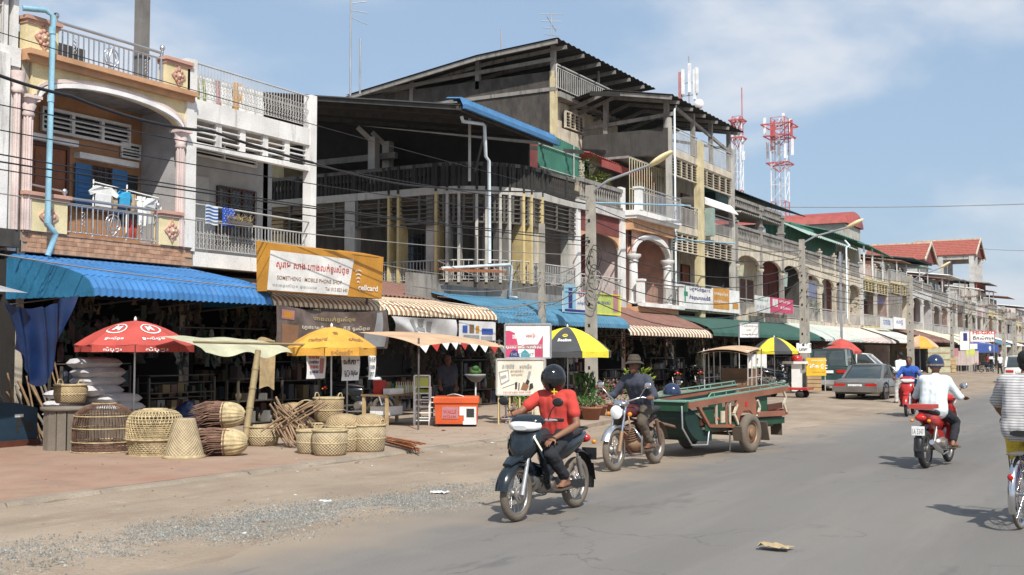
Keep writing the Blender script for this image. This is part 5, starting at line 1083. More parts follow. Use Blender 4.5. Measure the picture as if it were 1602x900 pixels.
for i, (a, b) in enumerate(((14.2, 16), (16.3, 18.2), (18.8, 22), (23, 27.5), (28, 31), (31, 34), (34.5, 37), (37.8, 41.3), (42, 45.8), (47, 54), (56, 62), (63.5, 71), (72.5, 81))):
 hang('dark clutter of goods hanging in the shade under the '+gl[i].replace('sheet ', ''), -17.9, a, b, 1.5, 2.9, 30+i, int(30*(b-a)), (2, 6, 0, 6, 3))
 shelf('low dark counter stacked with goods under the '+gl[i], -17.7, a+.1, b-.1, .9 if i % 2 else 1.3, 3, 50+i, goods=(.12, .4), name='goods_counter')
# ---------------------------------------------------------------- signs and banners
def board(name, label, cat, o, ux, W_, H_, bgm, texts=(), rects=(), thick=.05, frame=None, legs=None, polys=()):
 """o: lower left front corner; ux: unit direction of the width; texts=(string,u,v,w,h,ink)"""
 o = Vector(o); ux = Vector(ux).normalized(); n = ux.cross(Vector((0,0,1))).normalized(); T = thing(name, label, cat, tuple(o))
 mb = MB(); mb.bar(o+Vector((0,0,H_/2))-n*thick/2, o+ux*W_+Vector((0,0,H_/2))-n*thick/2, thick, H_); build(mb, 'panel', bgm, T)
 if rects or polys:
  inks = []; mb = MB(); k = 0
  for (u0, v0, u1, v1, ink) in rects:
   if ink not in inks: inks.append(ink)
   k += 1; f = planefn(o, ux, (0,0,1), .003+.0012*k); sgroup(mb, f, u0, v0, u1, v1, inks.index(ink))
  for pl, ink in polys:
   if ink not in inks: inks.append(ink)
   k += 1; f = planefn(o, ux, (0,0,1), .003+.0012*k); mb.add([f(*p) for p in pl], [tuple(range(len(pl)))], inks.index(ink))
  build(mb, 'print', inks, T)
 if texts:
  inks = []; mb = MB()
  for t in texts:
   if t[5] not in inks: inks.append(t[5])
   text_on(mb, t[0], planefn(o, ux, (0,0,1), .003+.0014*(len(rects)+len(polys)+2)), t[1], t[2], t[3], t[4], inks.index(t[5]), bold=t[6] if len(t) > 6 else .012)
  build(mb, 'lettering', inks, T)
 if frame:
  mb = MB(); f = planefn(o, ux, (0,0,1), .012); P = [f(0,0), f(W_,0), f(W_,H_), f(0,H_)]
  for a, b in zip(P, P[1:]+P[:1]): mb.bar(a, b, .03, .03)
  build(mb, 'frame', frame, T)
 if legs:
  mb = MB()
  for u in legs[1]: a = o+ux*u-n*.03; mb.tube([(a.x, a.y, legs[2] if len(legs) > 2 else SW), (a.x, a.y, o.z+(H_ if legs[0] else 0))], .02, 6)
  build(mb, 'leg', 'iron_pale' if len(legs) < 4 else legs[3], T)
 return T
S1 = 'ស្រាម សាង ហាងលក់ទូរស័ព្ទ'
# phone shop sign box above the striped awning, leaning slightly outwards
o = onX(415, 457, -16.0); e = onX(597, 467, -16.0); W_ = e.y-o.y; H_ = 1.0
T = thing('phone_shop_sign', 'large orange and white phone shop sign box standing on the striped awning', 'sign', (-16.0, o.y, 2.95))
mb = MB(); z0 = 2.95; zt = 3.93; lean = .05
fr = lambda u, v, l=0: (-16.0+lean*v/H_+l, o.y+u+.0*v, z0+v)
y0, y1 = o.y+.10, e.y
mb.prism([(-16.0, z0), (-16.0+lean, zt), (-16.35, zt+.08), (-16.32, z0)], 'y', y0, y1); build(mb, 'box', 'sign_orange', T)
mb = MB(); f = lambda u, v: (-16.0+lean*v/.98+.012, y0+u, z0+v); ws = (y1-y0)
mb.add([f(-.06, .02), f(ws*.665, .02), f(ws*.71, .84), f(-.02, .84)], [(0,1,2,3)]); build(mb, 'white_panel', 'sign_white', T)
mb = MB(); f2 = lambda u, v: (-16.0+lean*v/.98+.018, y0+u, z0+v)
text_on(mb, S1, f2, .18, .46, ws*.62, .22, 0); text_on(mb, 'SOMETHENG : MOBILE PHONE SHOP', f2, .22, .25, ws*.55, .085, 1, .004); text_on(mb, 'លេខទូរស័ព្ទ ផ្ទះលេខ', f2, .1, .09, ws*.36, .085, 2, 0); text_on(mb, 'Tel: 012 823 640', f2, ws*.46, .09, ws*.2, .08, 1, .004)
text_on(mb, 'cellcard', f2, ws*.76, .16, ws*.19, .13, 3, .02)
for k in range(4):
 a0 = radians(20);
 P = [(ws*.745+.055*k*0+.05+(.05+.03*k)*cos(t), .30+.075*k+(.04+.012*k)*sin(t)) for t in [radians(150-15*j) for j in range(9)]]
 for (a, b), (c, d) in zip(P, P[1:]): mb.add([f2(a, b), f2(c, d), f2(c, d+.022), f2(a, b+.022)], [(0,1,2,3)], 3)
build(mb, 'lettering', ['ink_red', 'ink_brown', 'ink_grey', 'ink_white'], T)
mb = MB(); mb.prism([(-16.38, zt+.06), (-15.94, zt-.02), (-15.94, zt+.01), (-16.38, zt+.10)], 'y', y1-1.2, y1-.2); build(mb, 'lid', 'sign_orange', T)
mb = MB(); mb.tube([(-16.2, y0+.3, 2.8), (-16.2, y0+.3, 2.95)], .03, 5); mb.tube([(-16.2, y1-.3, 2.8), (-16.2, y1-.3, 2.95)], .03, 5); build(mb, 'bracket', 'iron', T)
# hanging phone banner
def cloth(name, label, cat, mat, fn, nu=16, nv=10, texts=(), rects=(), par=None, lift=.012, thick=0):
 T = thing(name, label, cat, tuple(fn(0, 0)))
 mb = MB(); mb.grid(fn, nu, nv); build(mb, 'sheet', mat, T)
 inks = []; mb = MB()
 def nf(u, v, l):
  a = Vector(fn(u, v)); du = Vector(fn(u+.01, v))-a; dv = Vector(fn(u, v+.01))-a; n = du.cross(dv).normalized()
  if n.dot(CAMP-a) < 0: n = -n
  return a+n*l
 for k, (u0, v0, u1, v1, ink) in enumerate(rects):
  if ink not in inks: inks.append(ink)
  mb.grid(lambda u, v: nf(u0+(u1-u0)*u, v0+(v1-v0)*v, lift+.001*k), 5, 3, inks.index(ink))
 for t in texts:
  if t[5] not in inks: inks.append(t[5])
  text_on(mb, t[0], lambda u, v: nf(u, v, lift+.014), t[1], t[2], t[3], t[4], inks.index(t[5]), bold=t[6] if len(t) > 6 else .012)
 if inks: build(mb, 'print', inks, T)
 return T
a = onX(430, 477, -16.15); b = onX(605, 485, -16.15)
def bf(u, v):
 sag = -.10*sin(pi*u)*(v)**.6; zt = a.z+(b.z-a.z)*u; zb = 1.78
 return (-16.15+.06*sin(u*7+v*2)*(.4+v)+.03*sin(u*19+v*5), a.y+(b.y-a.y)*u, zb+(zt-zb)*v+sag)
cloth('phone_banner', 'brown printed phone banner sagging below the striped awning behind the orange umbrella', 'banner', 'banner_brown', bf, 28, 12,
  texts=[('ហាងលក់ទូរស័ព្ទ', .33, .72, .36, .16, 'ink_gold'), ('ហ្គោលឌិនកូអិលធីឌី ទូរស័ព្ទ', .20, .48, .62, .14, 'stripe_cream')], rects=[(.04, .70, .14, .92, 'p_pink'), (.04, .1, .18, .58, 'ink_brown'), (.86, .45, .93, .95, 'ink_grey'), (.78, .05, .97, .40, 'ink_grey'), (.055, .73, .125, .88, 'sign_orange')])
# white banners below the second striped awning
a = onX(612, 487, -15.95); b = onX(712, 492, -15.95)
def bf(u, v): return (-15.95+.07*sin(u*6+v*3)-.25*(1-v)*(1-u), a.y+(b.y-a.y)*(u+.18*(1-v)*(1-u)), 2.55-(.62-.25*(1-u)*0)*(1-v)*(.55+.45*u)-.02*u)
cloth('white_banner', 'creased white banner with a grey drawing sagging under the right striped awning', 'banner', 'banner_white', bf, 18, 8, rects=[(.3, .2, .36, .9, 'ink_grey'), (.38, .3, .52, .5, 'ink_grey'), (.55, .35, .62, .85, 'ink_grey'), (.62, .1, .80, .3, 'ink_grey'), (.42, .55, .5, .95, 'ink_grey')])
a = onX(718, 494, -15.95); b = onX(775, 498, -15.95)
def bf(u, v): return (-15.95+.02*sin(u*9), a.y+(b.y-a.y)*u, 1.9+.62*v)
cloth('poster_banner', 'small poster banner with colour pictures beside the creased white banner', 'banner', 'banner_white', bf, 8, 4, rects=[(.08, .5, .2, .8, 'ink_blue'), (.26, .5, .40, .85, 'p_brn'), (.46, .5, .55, .8, 'sign_orange'), (.62, .45, .9, .7, 'ink_blue'), (.1, .12, .55, .4, 'ink_grey'), (.6, .1, .88, .36, 'ink_grey')])
# signs up on the balconies
def wallboard(name, label, px0, pyb, px1, pyt, X, bgm, **k):
 a = onX(px0, pyb, X); b = onX(px1, pyb, X); t = onX(px0, pyt, X); return board(name, label, 'sign', (X, a.y, a.z), (0,1,0), b.y-a.y, t.z-a.z, bgm, **k)
w_ = onX(928, 490, -16.6).y-onX(882, 490, -16.6).y
wallboard('balcony_signboard', 'pale blue advertising board with a dark bottle picture, left of the concrete lamp pole', 882, 488, 926, 455, -16.6, 'p_wht', texts=[('ហាង', w_*.48, .55, w_*.4, .2, 'ink_red'), ('លក់ថ្នាំពេទ្យ', w_*.45, .25, w_*.5, .14, 'ink_blue')], rects=[(.0, .0, w_*.98, .1, 'ink_navy'), (.0, .1, w_*.4, .9, 'pvc_blue'), (w_*.15, .12, w_*.28, .8, 'ink_navy')], frame='pvc_blue')
w_ = onX(970, 490, -16.6).y-onX(931, 490, -16.6).y
wallboard('balcony_signboard', 'pale yellow advertising board with blue script, right of the concrete lamp pole', 931, 491, 970, 459, -16.6, 'p_lime', texts=[('២០ ដំ អាហារ', w_*.05, .6, w_*.6, .16, 'ink_green'), ('សម្រស់', w_*.1, .3, w_*.5, .2, 'ink_blue')], rects=[(w_*.72, .1, w_*.92, .85, 'p_pink')], frame='ink_yellow')
w_ = onX(1114, 490, -18.2).y-onX(1064, 490, -18.2).y
wallboard('clinic_sign', 'white clinic sign with a green cross on the balcony of the yellow column block', 1064, 482, 1114, 446, -18.2, 'sign_white', texts=[('បន្ទប់ពិគ្រោះ', w_*.28, .78, w_*.66, .24, 'ink_navy', .03), ('និងព្យាបាលជំងឺ', w_*.28, .4, w_*.66, .24, 'ink_navy', .03)], rects=[(w_*.13, .3, w_*.17, 1.0, 'ink_green'), (w_*.07, .55, w_*.23, .75, 'ink_green')])
w_ = onX(1156, 490, -18.2).y-onX(1115, 490, -18.2).y
wallboard('orange_phone_sign', 'white and orange balcony sign right of the green cross sign', 1115, 487, 1157, 450, -18.2, 'sign_white', texts=[('ហាងទូរស័ព្ទ', w_*.06, .75, w_*.5, .2, 'ink_white'), ('លក់ដុំនិងរាយ', w_*.06, .4, w_*.5, .16, 'ink_white')], rects=[(w_*.02, .12, w_*.62, 1.15, 'sign_orange'), (w_*.75, .2, w_*.98, .5, 'sign_orange')])
w_ = onX(1204, 490, -17.9).y-onX(1182, 490, -17.9).y
wallboard('pale_notice_board', 'pale green-white lettered board on the grey colonnade balcony', 1182, 488, 1205, 462, -17.9, 'p_wht', texts=[('SALON', w_*.15, .9, w_*.7, .18, 'ink_grey'), ('ហាងអ៊ុតសក់', w_*.12, .55, w_*.75, .16, 'ink_green'), ('Open daily', w_*.2, .2, w_*.6, .13, 'ink_grey')][1:2]+[('ក ខ គ ឃ', w_*.12, .2, w_*.7, .16, 'ink_grey')])
w_ = onX(1241, 490, -17.9).y-onX(1207, 490, -17.9).y
wallboard('red_shop_sign', 'crimson shop sign on the grey colonnade balcony beside the double pole', 1207, 488, 1241, 465, -17.9, 'ink_pink', texts=[('ហាងថតរូប', w_*.35, .5, w_*.5, .18, 'ink_white'), ('ឌីជីថល', w_*.4, .2, w_*.45, .15, 'ink_white')], rects=[(w_*.05, .3, w_*.28, .7, 'p_wht')])
for i, (p0, p1, t, m) in enumerate(((1378, 1397, 'ហាង', 'p_wht'), (1399, 1417, 'សាប៊ូ', 'ink_white'))):
 w_ = onX(p1, 510, -17.6).y-onX(p0, 510, -17.6).y; wallboard('small_balcony_sign', ('left', 'right')[i]+' one of two small white signs on the far balcony before the red roofs', p0, 514, p1, 496, -17.6, m, texts=[(t, w_*.2, .3, w_*.55, .4, 'ink_blue')])
# boards standing on the pavement
cd = Vector((.87, .492, 0))                            # boards faced squarely towards oncoming traffic
def pboard(name, label, px0, pyb, px1, pyt, gy, bgm, **k):
 """stands on the pavement where its legs meet the ground (px0, gy)"""
 g = onG(px0, gy, SW); z = Vector(g-CAMP).dot(_fw); W2 = (px1-px0)/FPX*z; zb = CAMH+(552-pyb)/FPX*z*1.0; H2 = (pyb-pyt)/FPX*z
 k.setdefault('legs', (0, (.04, W2-.04)))
 return board(name, label, 'sign', (g.x, g.y, zb), cd, W2, H2, bgm, **k), W2, H2
pboard('thread_drawing_sign', 'cream hand painted sign board with a tool drawing on a yellow metal stand', 777, 618, 852, 562, 664, 'sign_cream',
 texts=[('រោងជាង', .12, .58, .26, .09, 'ink_grey'), ('មេកានិច', .50, .58, .26, .09, 'ink_grey'), ('ជួសជុលម៉ូតូ', .30, .49, .28, .06, 'ink_brown'), ('គ្រប់ប្រភេទ', .32, .41, .24, .06, 'ink_brown'), ('ទទួលជួសជុល លេខ ០១២', .14, .03, .6, .05, 'ink_pink')],
 polys=[([(.04,.50), (.26,.55), (.28,.30), (.09,.20)], 'ink_grey'), ([(.07,.47), (.24,.51), (.255,.33), (.105,.25)], 'sign_cream'), ([(.09,.40), (.2,.44), (.22,.37), (.1,.33)], 'ink_grey'), ([(.12,.14), (.40,.24), (.40,.25), (.12,.15)], 'ink_black'), ([(.40,.12), (.44,.13), (.45,.28), (.40,.27)], 'ink_black'), ([(.47,.10), (.49,.10), (.50,.26), (.48,.26)], 'ink_black'), ([(.62,.22), (.68,.24), (.75,.50), (.70,.52)], 'ink_grey'), ([(.60,.20), (.66,.16), (.72,.30), (.66,.34)], 'ink_black'), ([(.52,.12), (.66,.10), (.70,.20), (.58,.28)], 'ink_brown'), ([(.70,.10), (.80,.16), (.78,.26), (.72,.24)], 'ink_black')], frame='iron_pale', legs=(0, (.04, .28, .5, .78), SW, 'ochre'))
_, W2, H2 = pboard('tailor_style_sign', 'pink, white and teal painted sign board mounted above the cream hand painted board', 790, 560, 862, 507, 662, 'sign_white',
 polys=[([(0,.0), (.30,0), (.28,.33), (.22,.55), (.10,.60), (0,.6)], 'ink_pink'), ([(.84,0), (.84,.5), (.66,.18), (.66,0)], 'ink_pink'), ([(.08,0), (.34,0), (.28,.14), (.20,.18), (.12,.12)], 'ink_navy'), ([(.34,0), (.56,0), (.52,.12), (.44,.18), (.36,.12)], 'ink_teal'), ([(.0,.20), (.84,.20), (.84,.30), (.0,.28)], 'p_pink')],
 texts=[('ហាងកាត់ដេរ', .16, .42, .22, .13, 'ink_white', .03), ('សម្លៀក', .47, .44, .2, .11, 'ink_red'), ('បុរស នារី សាច់ស', .02, .19, .78, .09, 'ink_white'), ('THE STYLE KT', .12, .04, .52, .07, 'ink_grey')], frame='steel_dull', legs=(0, (.02, .84), SW))
pboard('white_office_sign', 'small white sign on a thin post in front of the green awnings', 1158, 528, 1188, 505, 610, 'sign_white', texts=[('មន្ទីរពេទ្យ', .1, .42, .62, .12, 'ink_grey'), ('គ្លីនិក', .3, .25, .2, .1, 'ink_grey'), ('ម៉ោងធ្វើការ ៧-១១', .1, .07, .62, .1, 'ink_black')], frame='steel_dull', legs=(1, (-.02,)))
_t, W2, H2 = pboard('phone_number_board', 'white board with black characters fixed to the double utility pole', 1247, 552, 1270, 537, 612, 'sign_white', texts=[('៥៩៥', .1, .26, .36, .14, 'ink_black', .04), ('ហាង', .1, .06, .36, .13, 'ink_black', .04), ('១', .53, .2, .06, .15, 'ink_black')], legs=(0, ()))
pboard('yellow_lettered_sign', 'yellow sign with white lettering on two pale legs beside the grey car', 1262, 588, 1293, 560, 612, 'sign_yellow', texts=[('ហាងលក់គ្រឿង', .2, .58, .62, .10, 'ink_white', .02), ('រ៉ឺម៉ក ម៉ូតូ', .08, .28, .78, .2, 'ink_white', .04), ('០១២ ៩៣ ៦៣', .25, .12, .5, .05, 'ink_brown')])
pboard('white_poster_board', 'tall white poster board standing behind the beige tuk-tuk canopy', 1170, 581, 1200, 548, 604, 'sign_white', texts=[('ក្រុមហ៊ុន', .3, .9, .4, .1, 'ink_grey'), ('T', .40, .35, .1, .25, 'ink_black', .05), ('ទូរស័ព្ទ', .25, .15, .5, .1, 'ink_green')])
pboard('pink_banner', 'pink and white lettered banner strung between posts in the distance', 1458, 558, 1500, 545, 582, 'p_pink', texts=[('ទទួលធ្វើរង្វាន់', .6, .12, 1.2, .3, 'ink_white', .03)], rects=[(.08, .06, .5, .5, 'sign_white')])
pboard('hi_gro_sign', 'white sign reading HI-GRO in red above the far blue shop awning', 1519, 535, 1557, 518, 582, 'sign_white', texts=[('HI-GRO', .2, .60, 1.9, .30, 'ink_red', .04), ('ជីកសិកម្ម', .2, .1, 1.8, .36, 'ink_black', .03)], frame='ink_pink')
pboard('white_tall_sign', 'narrow white sign with a dark emblem left of the HI-GRO sign', 1503, 548, 1518, 518, 584, 'sign_white', rects=[(.25, .7, .55, 1.3, 'ink_navy')], frame='iron_pale')
pboard('green_white_small_sign', 'small yellow and white hanging sign under the narrow white emblem sign', 1512, 556, 1526, 546, 583, 'p_lime', rects=[(.1, .5, .9, .9, 'sign_white')])
g = onG(1522, 582, SW)
T = thing('blue_shop_canopy', 'small flat blue shop canopy under the HI-GRO sign in the distance', 'awning', tuple(g))
a = onX(1523, 538, g.x-.5); b = onX(1562, 538, g.x-.5); c = onX(1523, 552, g.x-.5)
mb = MB(); mb.prism([(g.x-2.5, a.z+.3), (g.x-.5, a.z), (g.x-.5, c.z), (g.x-.6, c.z)], 'y', a.y, b.y); build(mb, 'canopy', 'ink_blue', T); mb = MB(); mb.ell((g.x-.48, (a.y+b.y)/2+2, (a.z+c.z)/2), (.02, .8, .25)); build(mb, 'emblem', 'ink_white', T)
# hand lettered paper sheets hanging from the orange umbrella
def paper(label, px0, px1, py0, py1, X, texts, rects=()):
 a = onX(px0, py1, X); b = onX(px1, py1, X); t = onX(px0, py0, X); W2 = b.y-a.y; H2 = t.z-a.z
 def fn(u, v): return (X+.015*sin(u*5+v*4), a.y+W2*u, a.z+H2*v)
 cloth('paper_notice', label, 'notice', 'ink_white', fn, 5, 6, texts=texts, rects=rects, lift=.004)
paper('white notice of red and blue phone numbers under the left edge of the orange umbrella', 479, 509, 553, 593, -13.3, [(s, .12, .78-.19*i, .5, .12, ('ink_red', 'ink_navy')[i % 2], .03) for i, s in enumerate(('០១២', '០៩២', '០១១', '០៩៧'))], rects=[(.7, .2, .9, .8, 'p_pink')])
paper('white notice with two lines of heavy black script beside the orange umbrella pole', 534, 562, 555, 596, -13.1, [('លក់កាត', .08, .62, .84, .26, 'ink_black', .03), ('ប្តូរ លុយ', .1, .14, .8, .25, 'ink_black', .03)])
paper('narrow white notice hanging at the right edge of the orange umbrella', 576, 587, 555, 594, -13.0, [(s, .15, .72-.3*i, .7, .18, 'ink_black', .02) for i, s in enumerate(('លេខ', '០១២', 'កាត'))])
# ================================================================ umbrellas
def umbrella(label, px, X, zap, zed, r, cols, val=.13, az0=0, n=8, pole=True, texts=(), ysq=1, name='market_umbrella', tilt=0, ends='wavy', yy=None):
 y = yy if yy is not None else onX(px, 600, X).y
 T = thing(name, label, 'umbrella', (X, y, SW))
 toc = atan2(-y, -X)+az0                           # azimuth that faces the lens of the photographer's street corner
 def S(a, t):
  # flat gore between two ribs: radius shrinks at mid-panel
  k = ((a-toc)/(2*pi/n)) % 1-.5; rr = r*t*cos(pi/n)/cos(2*pi/n*(abs(k) if False else (abs(k)-.5)))*1.0
  rr = r*t*(cos(pi/n)/cos((0.5-abs(k))*0+k*2*pi/n))
  z = zap-(zap-zed)*(t**1.75)-.02*cos(k*pi)*t
  return Vector((X+rr*cos(a), y+rr*sin(a), z+tilt*rr*cos(a)))
 for i in range(n):
  a0 = toc+2*pi*i/n; mb = MB()
  mb.grid(lambda u, v: S(a0+.0005+(2*pi/n-.001)*u, .02+.98*v), 4, 6)
  build(mb, 'panel', cols[i % len(cols)], T)
  mb = MB(); mb.grid(lambda u, v: S(a0+.002+(2*pi/n-.004)*u, 1)*1.0+Vector((.015*sin(u*9+i), .015*cos(u*7+i), -val*v*(1-.18*sin(u*pi)*(ends == 'wavy')))), 5, 1); build(mb, 'valance', cols[i % len(cols)], T)
 mb = MB()
 for i in range(n): a0 = toc+2*pi*i/n; mb.tube([S(a0, t)-Vector((0,0,.012)) for t in (.03, .3, .6, 1)], .007, 4)
 for i in range(n): a0 = toc+2*pi*i/n; c = S(a0, .55); mb.tube([Vector((X, y, zap-.55)), c-Vector((0,0,.02))], .006, 3)
 build(mb, 'ribs', 'steel_dull', T)
 mb = MB(); mb.tube([(X, y, SW), (X, y, zap+.04)], .019, 8); mb.tube([(X, y, SW), (X, y, SW+.4)], .028, 8); build(mb, 'pole', 'steel', T)
 mb = MB(); mb.lathe([(0,0),(.03,0),(.02,.05),(0,.08)], (X, y, zap+.0), 8); build(mb, 'finial', 'ink_white', T)
 if texts:
  inks = []; mb = MB()
  for (s, au, t0, wd, dt, ink, vl) in texts:
   if ink not in inks: inks.append(ink)
   V, Fc, tw, th = text2d(s, .02)
   def mp(x, yv):
    a = toc+au+(x/tw-.5)*wd
    if vl: p = S(a, 1)+Vector((0,0,-val*(.85-.65*yv/th))); return p+Vector((cos(a), sin(a), 0))*.012
    t = t0+dt*(1-yv/th); return S(a, t)+Vector((cos(a)*.4, sin(a)*.4, 1)).normalized()*.012
   mb.add([mp(x, v) for x, v in V], Fc, inks.index(ink))
  build(mb, 'lettering', inks, T)
 return T, S, toc
def emblem(T, S, toc, au, t, ra, ink):
 mb = MB(); w = 2*pi/24; P = []
 for j in range(25):
  th = j*w
  for rr in (1, .86): P.append(S(toc+au+ra*rr*cos(th)/t, t-ra*rr*sin(th))+Vector((0,0,.014)))
 mb.add(P, [(2*j, 2*j+1, 2*j+3, 2*j+2) for j in range(24)]); build(mb, 'ring', ink, T)
pn = 2*pi/8
T_, S_, t_ = umbrella('red market umbrella with a white ringed M, shading the rice sacks', 210, -15.7, 2.24, 1.82, 1.0, ['umb_red'], az0=0,
 texts=[('M', pn*.62, .44, .22, .17, 'ink_white', 0), ('សំបុត្រ', pn*.5, .8, .42, .1, 'ink_white', 1), ('ទូរស័ព្ទ', pn*.5, .80, .5, .09, 'ink_white', 0), ('M', -pn*.75, .44, .22, .17, 'ink_white', 0), ('ទូរស័ព្ទ', -pn*.55, .80, .4, .09, 'ink_white', 0), ('សំបុត្រ', -pn*.5, .8, .34, .1, 'ink_white', 1)])
emblem(T_, S_, t_, pn*.62, .54, .17, 'ink_white'); emblem(T_, S_, t_, -pn*.75, .54, .17, 'ink_white')
T_, S_, t_ = umbrella('orange phone company umbrella over the baskets, with dark lettering', 518, -13.3, 2.15, 1.78, .82, ['umb_orange'], az0=-.15, val=.16,
 texts=[('cellcard', -pn*.35, .70, .62, .12, 'ink_brown', 0), ('cellcard', pn*1.25, .70, .62, .12, 'ink_brown', 0), ('ទូរស័ព្ទចល័ត', pn*.5, .8, .5, .1, 'ink_brown', 1)])
mb = MB()
for k in range(3):
 P = [S_(t_+pn*.42+(-.08+.017*j)*(1+.35*k), .60-.045*k-.035*sin(pi*j/9)) for j in range(10)]
 Q = [S_(t_+pn*.42+(-.08+.017*j)*(1+.35*k), .575-.045*k-.035*sin(pi*j/9)) for j in range(10)]
 up = Vector((0,0,.014)); mb.add([p+up for p in P]+[q_+up for q_ in Q], [(j, j+1, 11+j, 10+j) for j in range(9)])
build(mb, 'waves', 'ink_brown', T_)
T_, S_, t_ = umbrella('black and yellow panelled umbrella with a battery emblem beside the lamp pole', 888, -12.6, 2.30, 1.72, 1.12, ['umb_dark', 'umb_yellow'], az0=-pn*.62, val=.16,
 texts=[('Beeline', pn*.5, .66, .42, .09, 'ink_white', 0)])
mb = MB(); P = [S_(t_+pn*.5+.11*cos(j*pi/8), .56+.055*sin(j*pi/8))+Vector((0,0,.014)) for j in range(16)]; mb.add(P, [tuple(range(16))]); build(mb, 'emblem', 'ink_yellow', T_)
mb = MB(); P = [S_(t_+pn*.5+.07*a_, .56+.015*b_)+Vector((0,0,.018)) for a_, b_ in ((-1,-1), (1,-1), (1,1), (-1,1))]; mb.add(P, [(0,1,2,3)]); build(mb, 'emblem_bar', 'umb_dark', T_)
umbrella('small yellow and black umbrella in front of the green awnings', 1212, -13.6, 2.30, 1.75, .95, ['umb_yellow', 'umb_dark'], az0=-pn*1.0)
T_, S_, t_ = umbrella('red and grey umbrella behind the yellow lettered sign and grey car', 1316, -13.6, 2.35, 1.75, .98, ['umb_red', 'umb_red', 'umb_red', 'ink_grey'], az0=-pn)
umbrella('small orange umbrella by the distant concrete pole', 1440, -15.2, 2.9, 2.1, 1.3, ['umb_orange', 'tarp_tan'])
# ================================================================ tarpaulins on the left
a = onX(6, 470, -15.6); b = onX(118, 466, -15.6); c = onX(80, 600, -15.6)
def bf(u, v):
 top_ = a.z-.04+(b.z-a.z+.1)*u-.12*sin(pi*u)*1.2; bot = 1.16+.75*abs(u-.55)**1.6*2
 x = -15.6+.10*sin(u*11+v*2)*(1-v*.4)+.06*sin(u*23+v*4); y_ = a.y+(b.y-a.y)*(u*(.60+.4*v)+.16*(1-v))
 return (x, y_, bot+(top_-bot)*v+.015*sin(u*31))
cloth('blue_tarpaulin', 'dark blue plastic tarpaulin hanging in folds from the left end of the blue awning', 'tarpaulin', 'tarp_blue', bf, 40, 16)
def bf(u, v): return (-17.6+2.2*u, 8.0+(4.0)*v-.1*u, 3.05-.42*u-.10*sin(pi*v)*u-.02*sin(v*20))
cloth('grey_tarpaulin', 'grey tarpaulin roof sloping down at the far left edge', 'tarpaulin', 'tarp_grey', bf, 10, 16)
# beige cloth awning on its bamboo pole
def bf(u, v):
 L_ = onX(300, 540, -13.9); R_ = onX(492, 548, -13.2)
 y_ = L_.y+(R_.y-L_.y)*u; return (-14.75+(1.15+.06*sin(u*6))*v, y_+.03*sin(v*9), 1.97-.24*v-.03*u+.045*sin(u*14+1)*(v-.3)+.03*sin(v*pi)-(.07*v**8)*(1+.6*sin(u*13)))
T = thing('beige_cloth_awning', 'wavy beige cloth awning stretched between the red and orange umbrellas', 'awning', (-14, 16, 1.9)); mb = MB(); mb.grid(bf, 40, 10); build(mb, 'cloth', 'tarp_beige', T)
g = onG(382, 699, SW); g2 = onG(399, 690, SW); mb = MB(); p0 = Vector((g.x, g.y, SW)); z1 = 1.72; p1 = Vector((g.x-.10, g.y+.42, z1))
mb.tube([p0.lerp(p1, k/5) for k in range(6)], [.062, .058, .06, .055, .057, .05], 10)
for k in range(1, 5): c_ = p0.lerp(p1, k/5); mb.tube([c_-Vector((0,0,.008)), c_+Vector((0,0,.008))], .068, 10)
build(mb, 'bamboo_pole', 'bamboo', T)
mb = MB(); mb.tube([(-15.2, 13.9, 1.9), (-15.2, 17.4, 1.9)], .025, 5); mb.tube([(p1.x, p1.y-1.5, 1.85), (p1.x, p1.y+1.9, 1.82)], .022, 5); build(mb, 'cross_pole', 'bamboo', T)
# tan awning with bunting
L_ = onX(655, 528, -13.0); R_ = onX(792, 530, -13.0)
def bf(u, v): return (-14.5+1.5*v+.03*sin(u*9), L_.y+(R_.y-L_.y)*u, 2.10-.17*v-.12*v**4*(.75+.25*sin(u*7+2))+.05*sin(u*pi)*(1-v*.3)-.02*u)
T = thing('tan_cloth_awning', 'tan cloth awning with a fringe of small pennants over the orange freezer', 'awning', (-13.5, 20, 2)); mb = MB(); mb.grid(bf, 30, 8); build(mb, 'cloth', 'tarp_tan', T)
mb = MB(); n = 9
for i in range(n):
 u0 = i/n+.01; u1 = (i+1)/n-.01; c0 = Vector(bf(u0, 1)); c1 = Vector(bf(u1, 1)); mb.add([c0, c1, (c0+c1)/2+Vector((.03, 0, -.15))], [(0,1,2)], i % 3)
build(mb, 'pennants', ['ink_white', 'p_red', 'ink_white'], T)
mb = MB()
for y_ in (L_.y+.15, R_.y-.15): mb.tube([(-13.1, y_, SW), (-13.1, y_, 1.98)], .02, 6); mb.tube([(-14.9, y_, SW), (-14.9, y_, 2.1)], .02, 6)
build(mb, 'pole', 'iron', T)
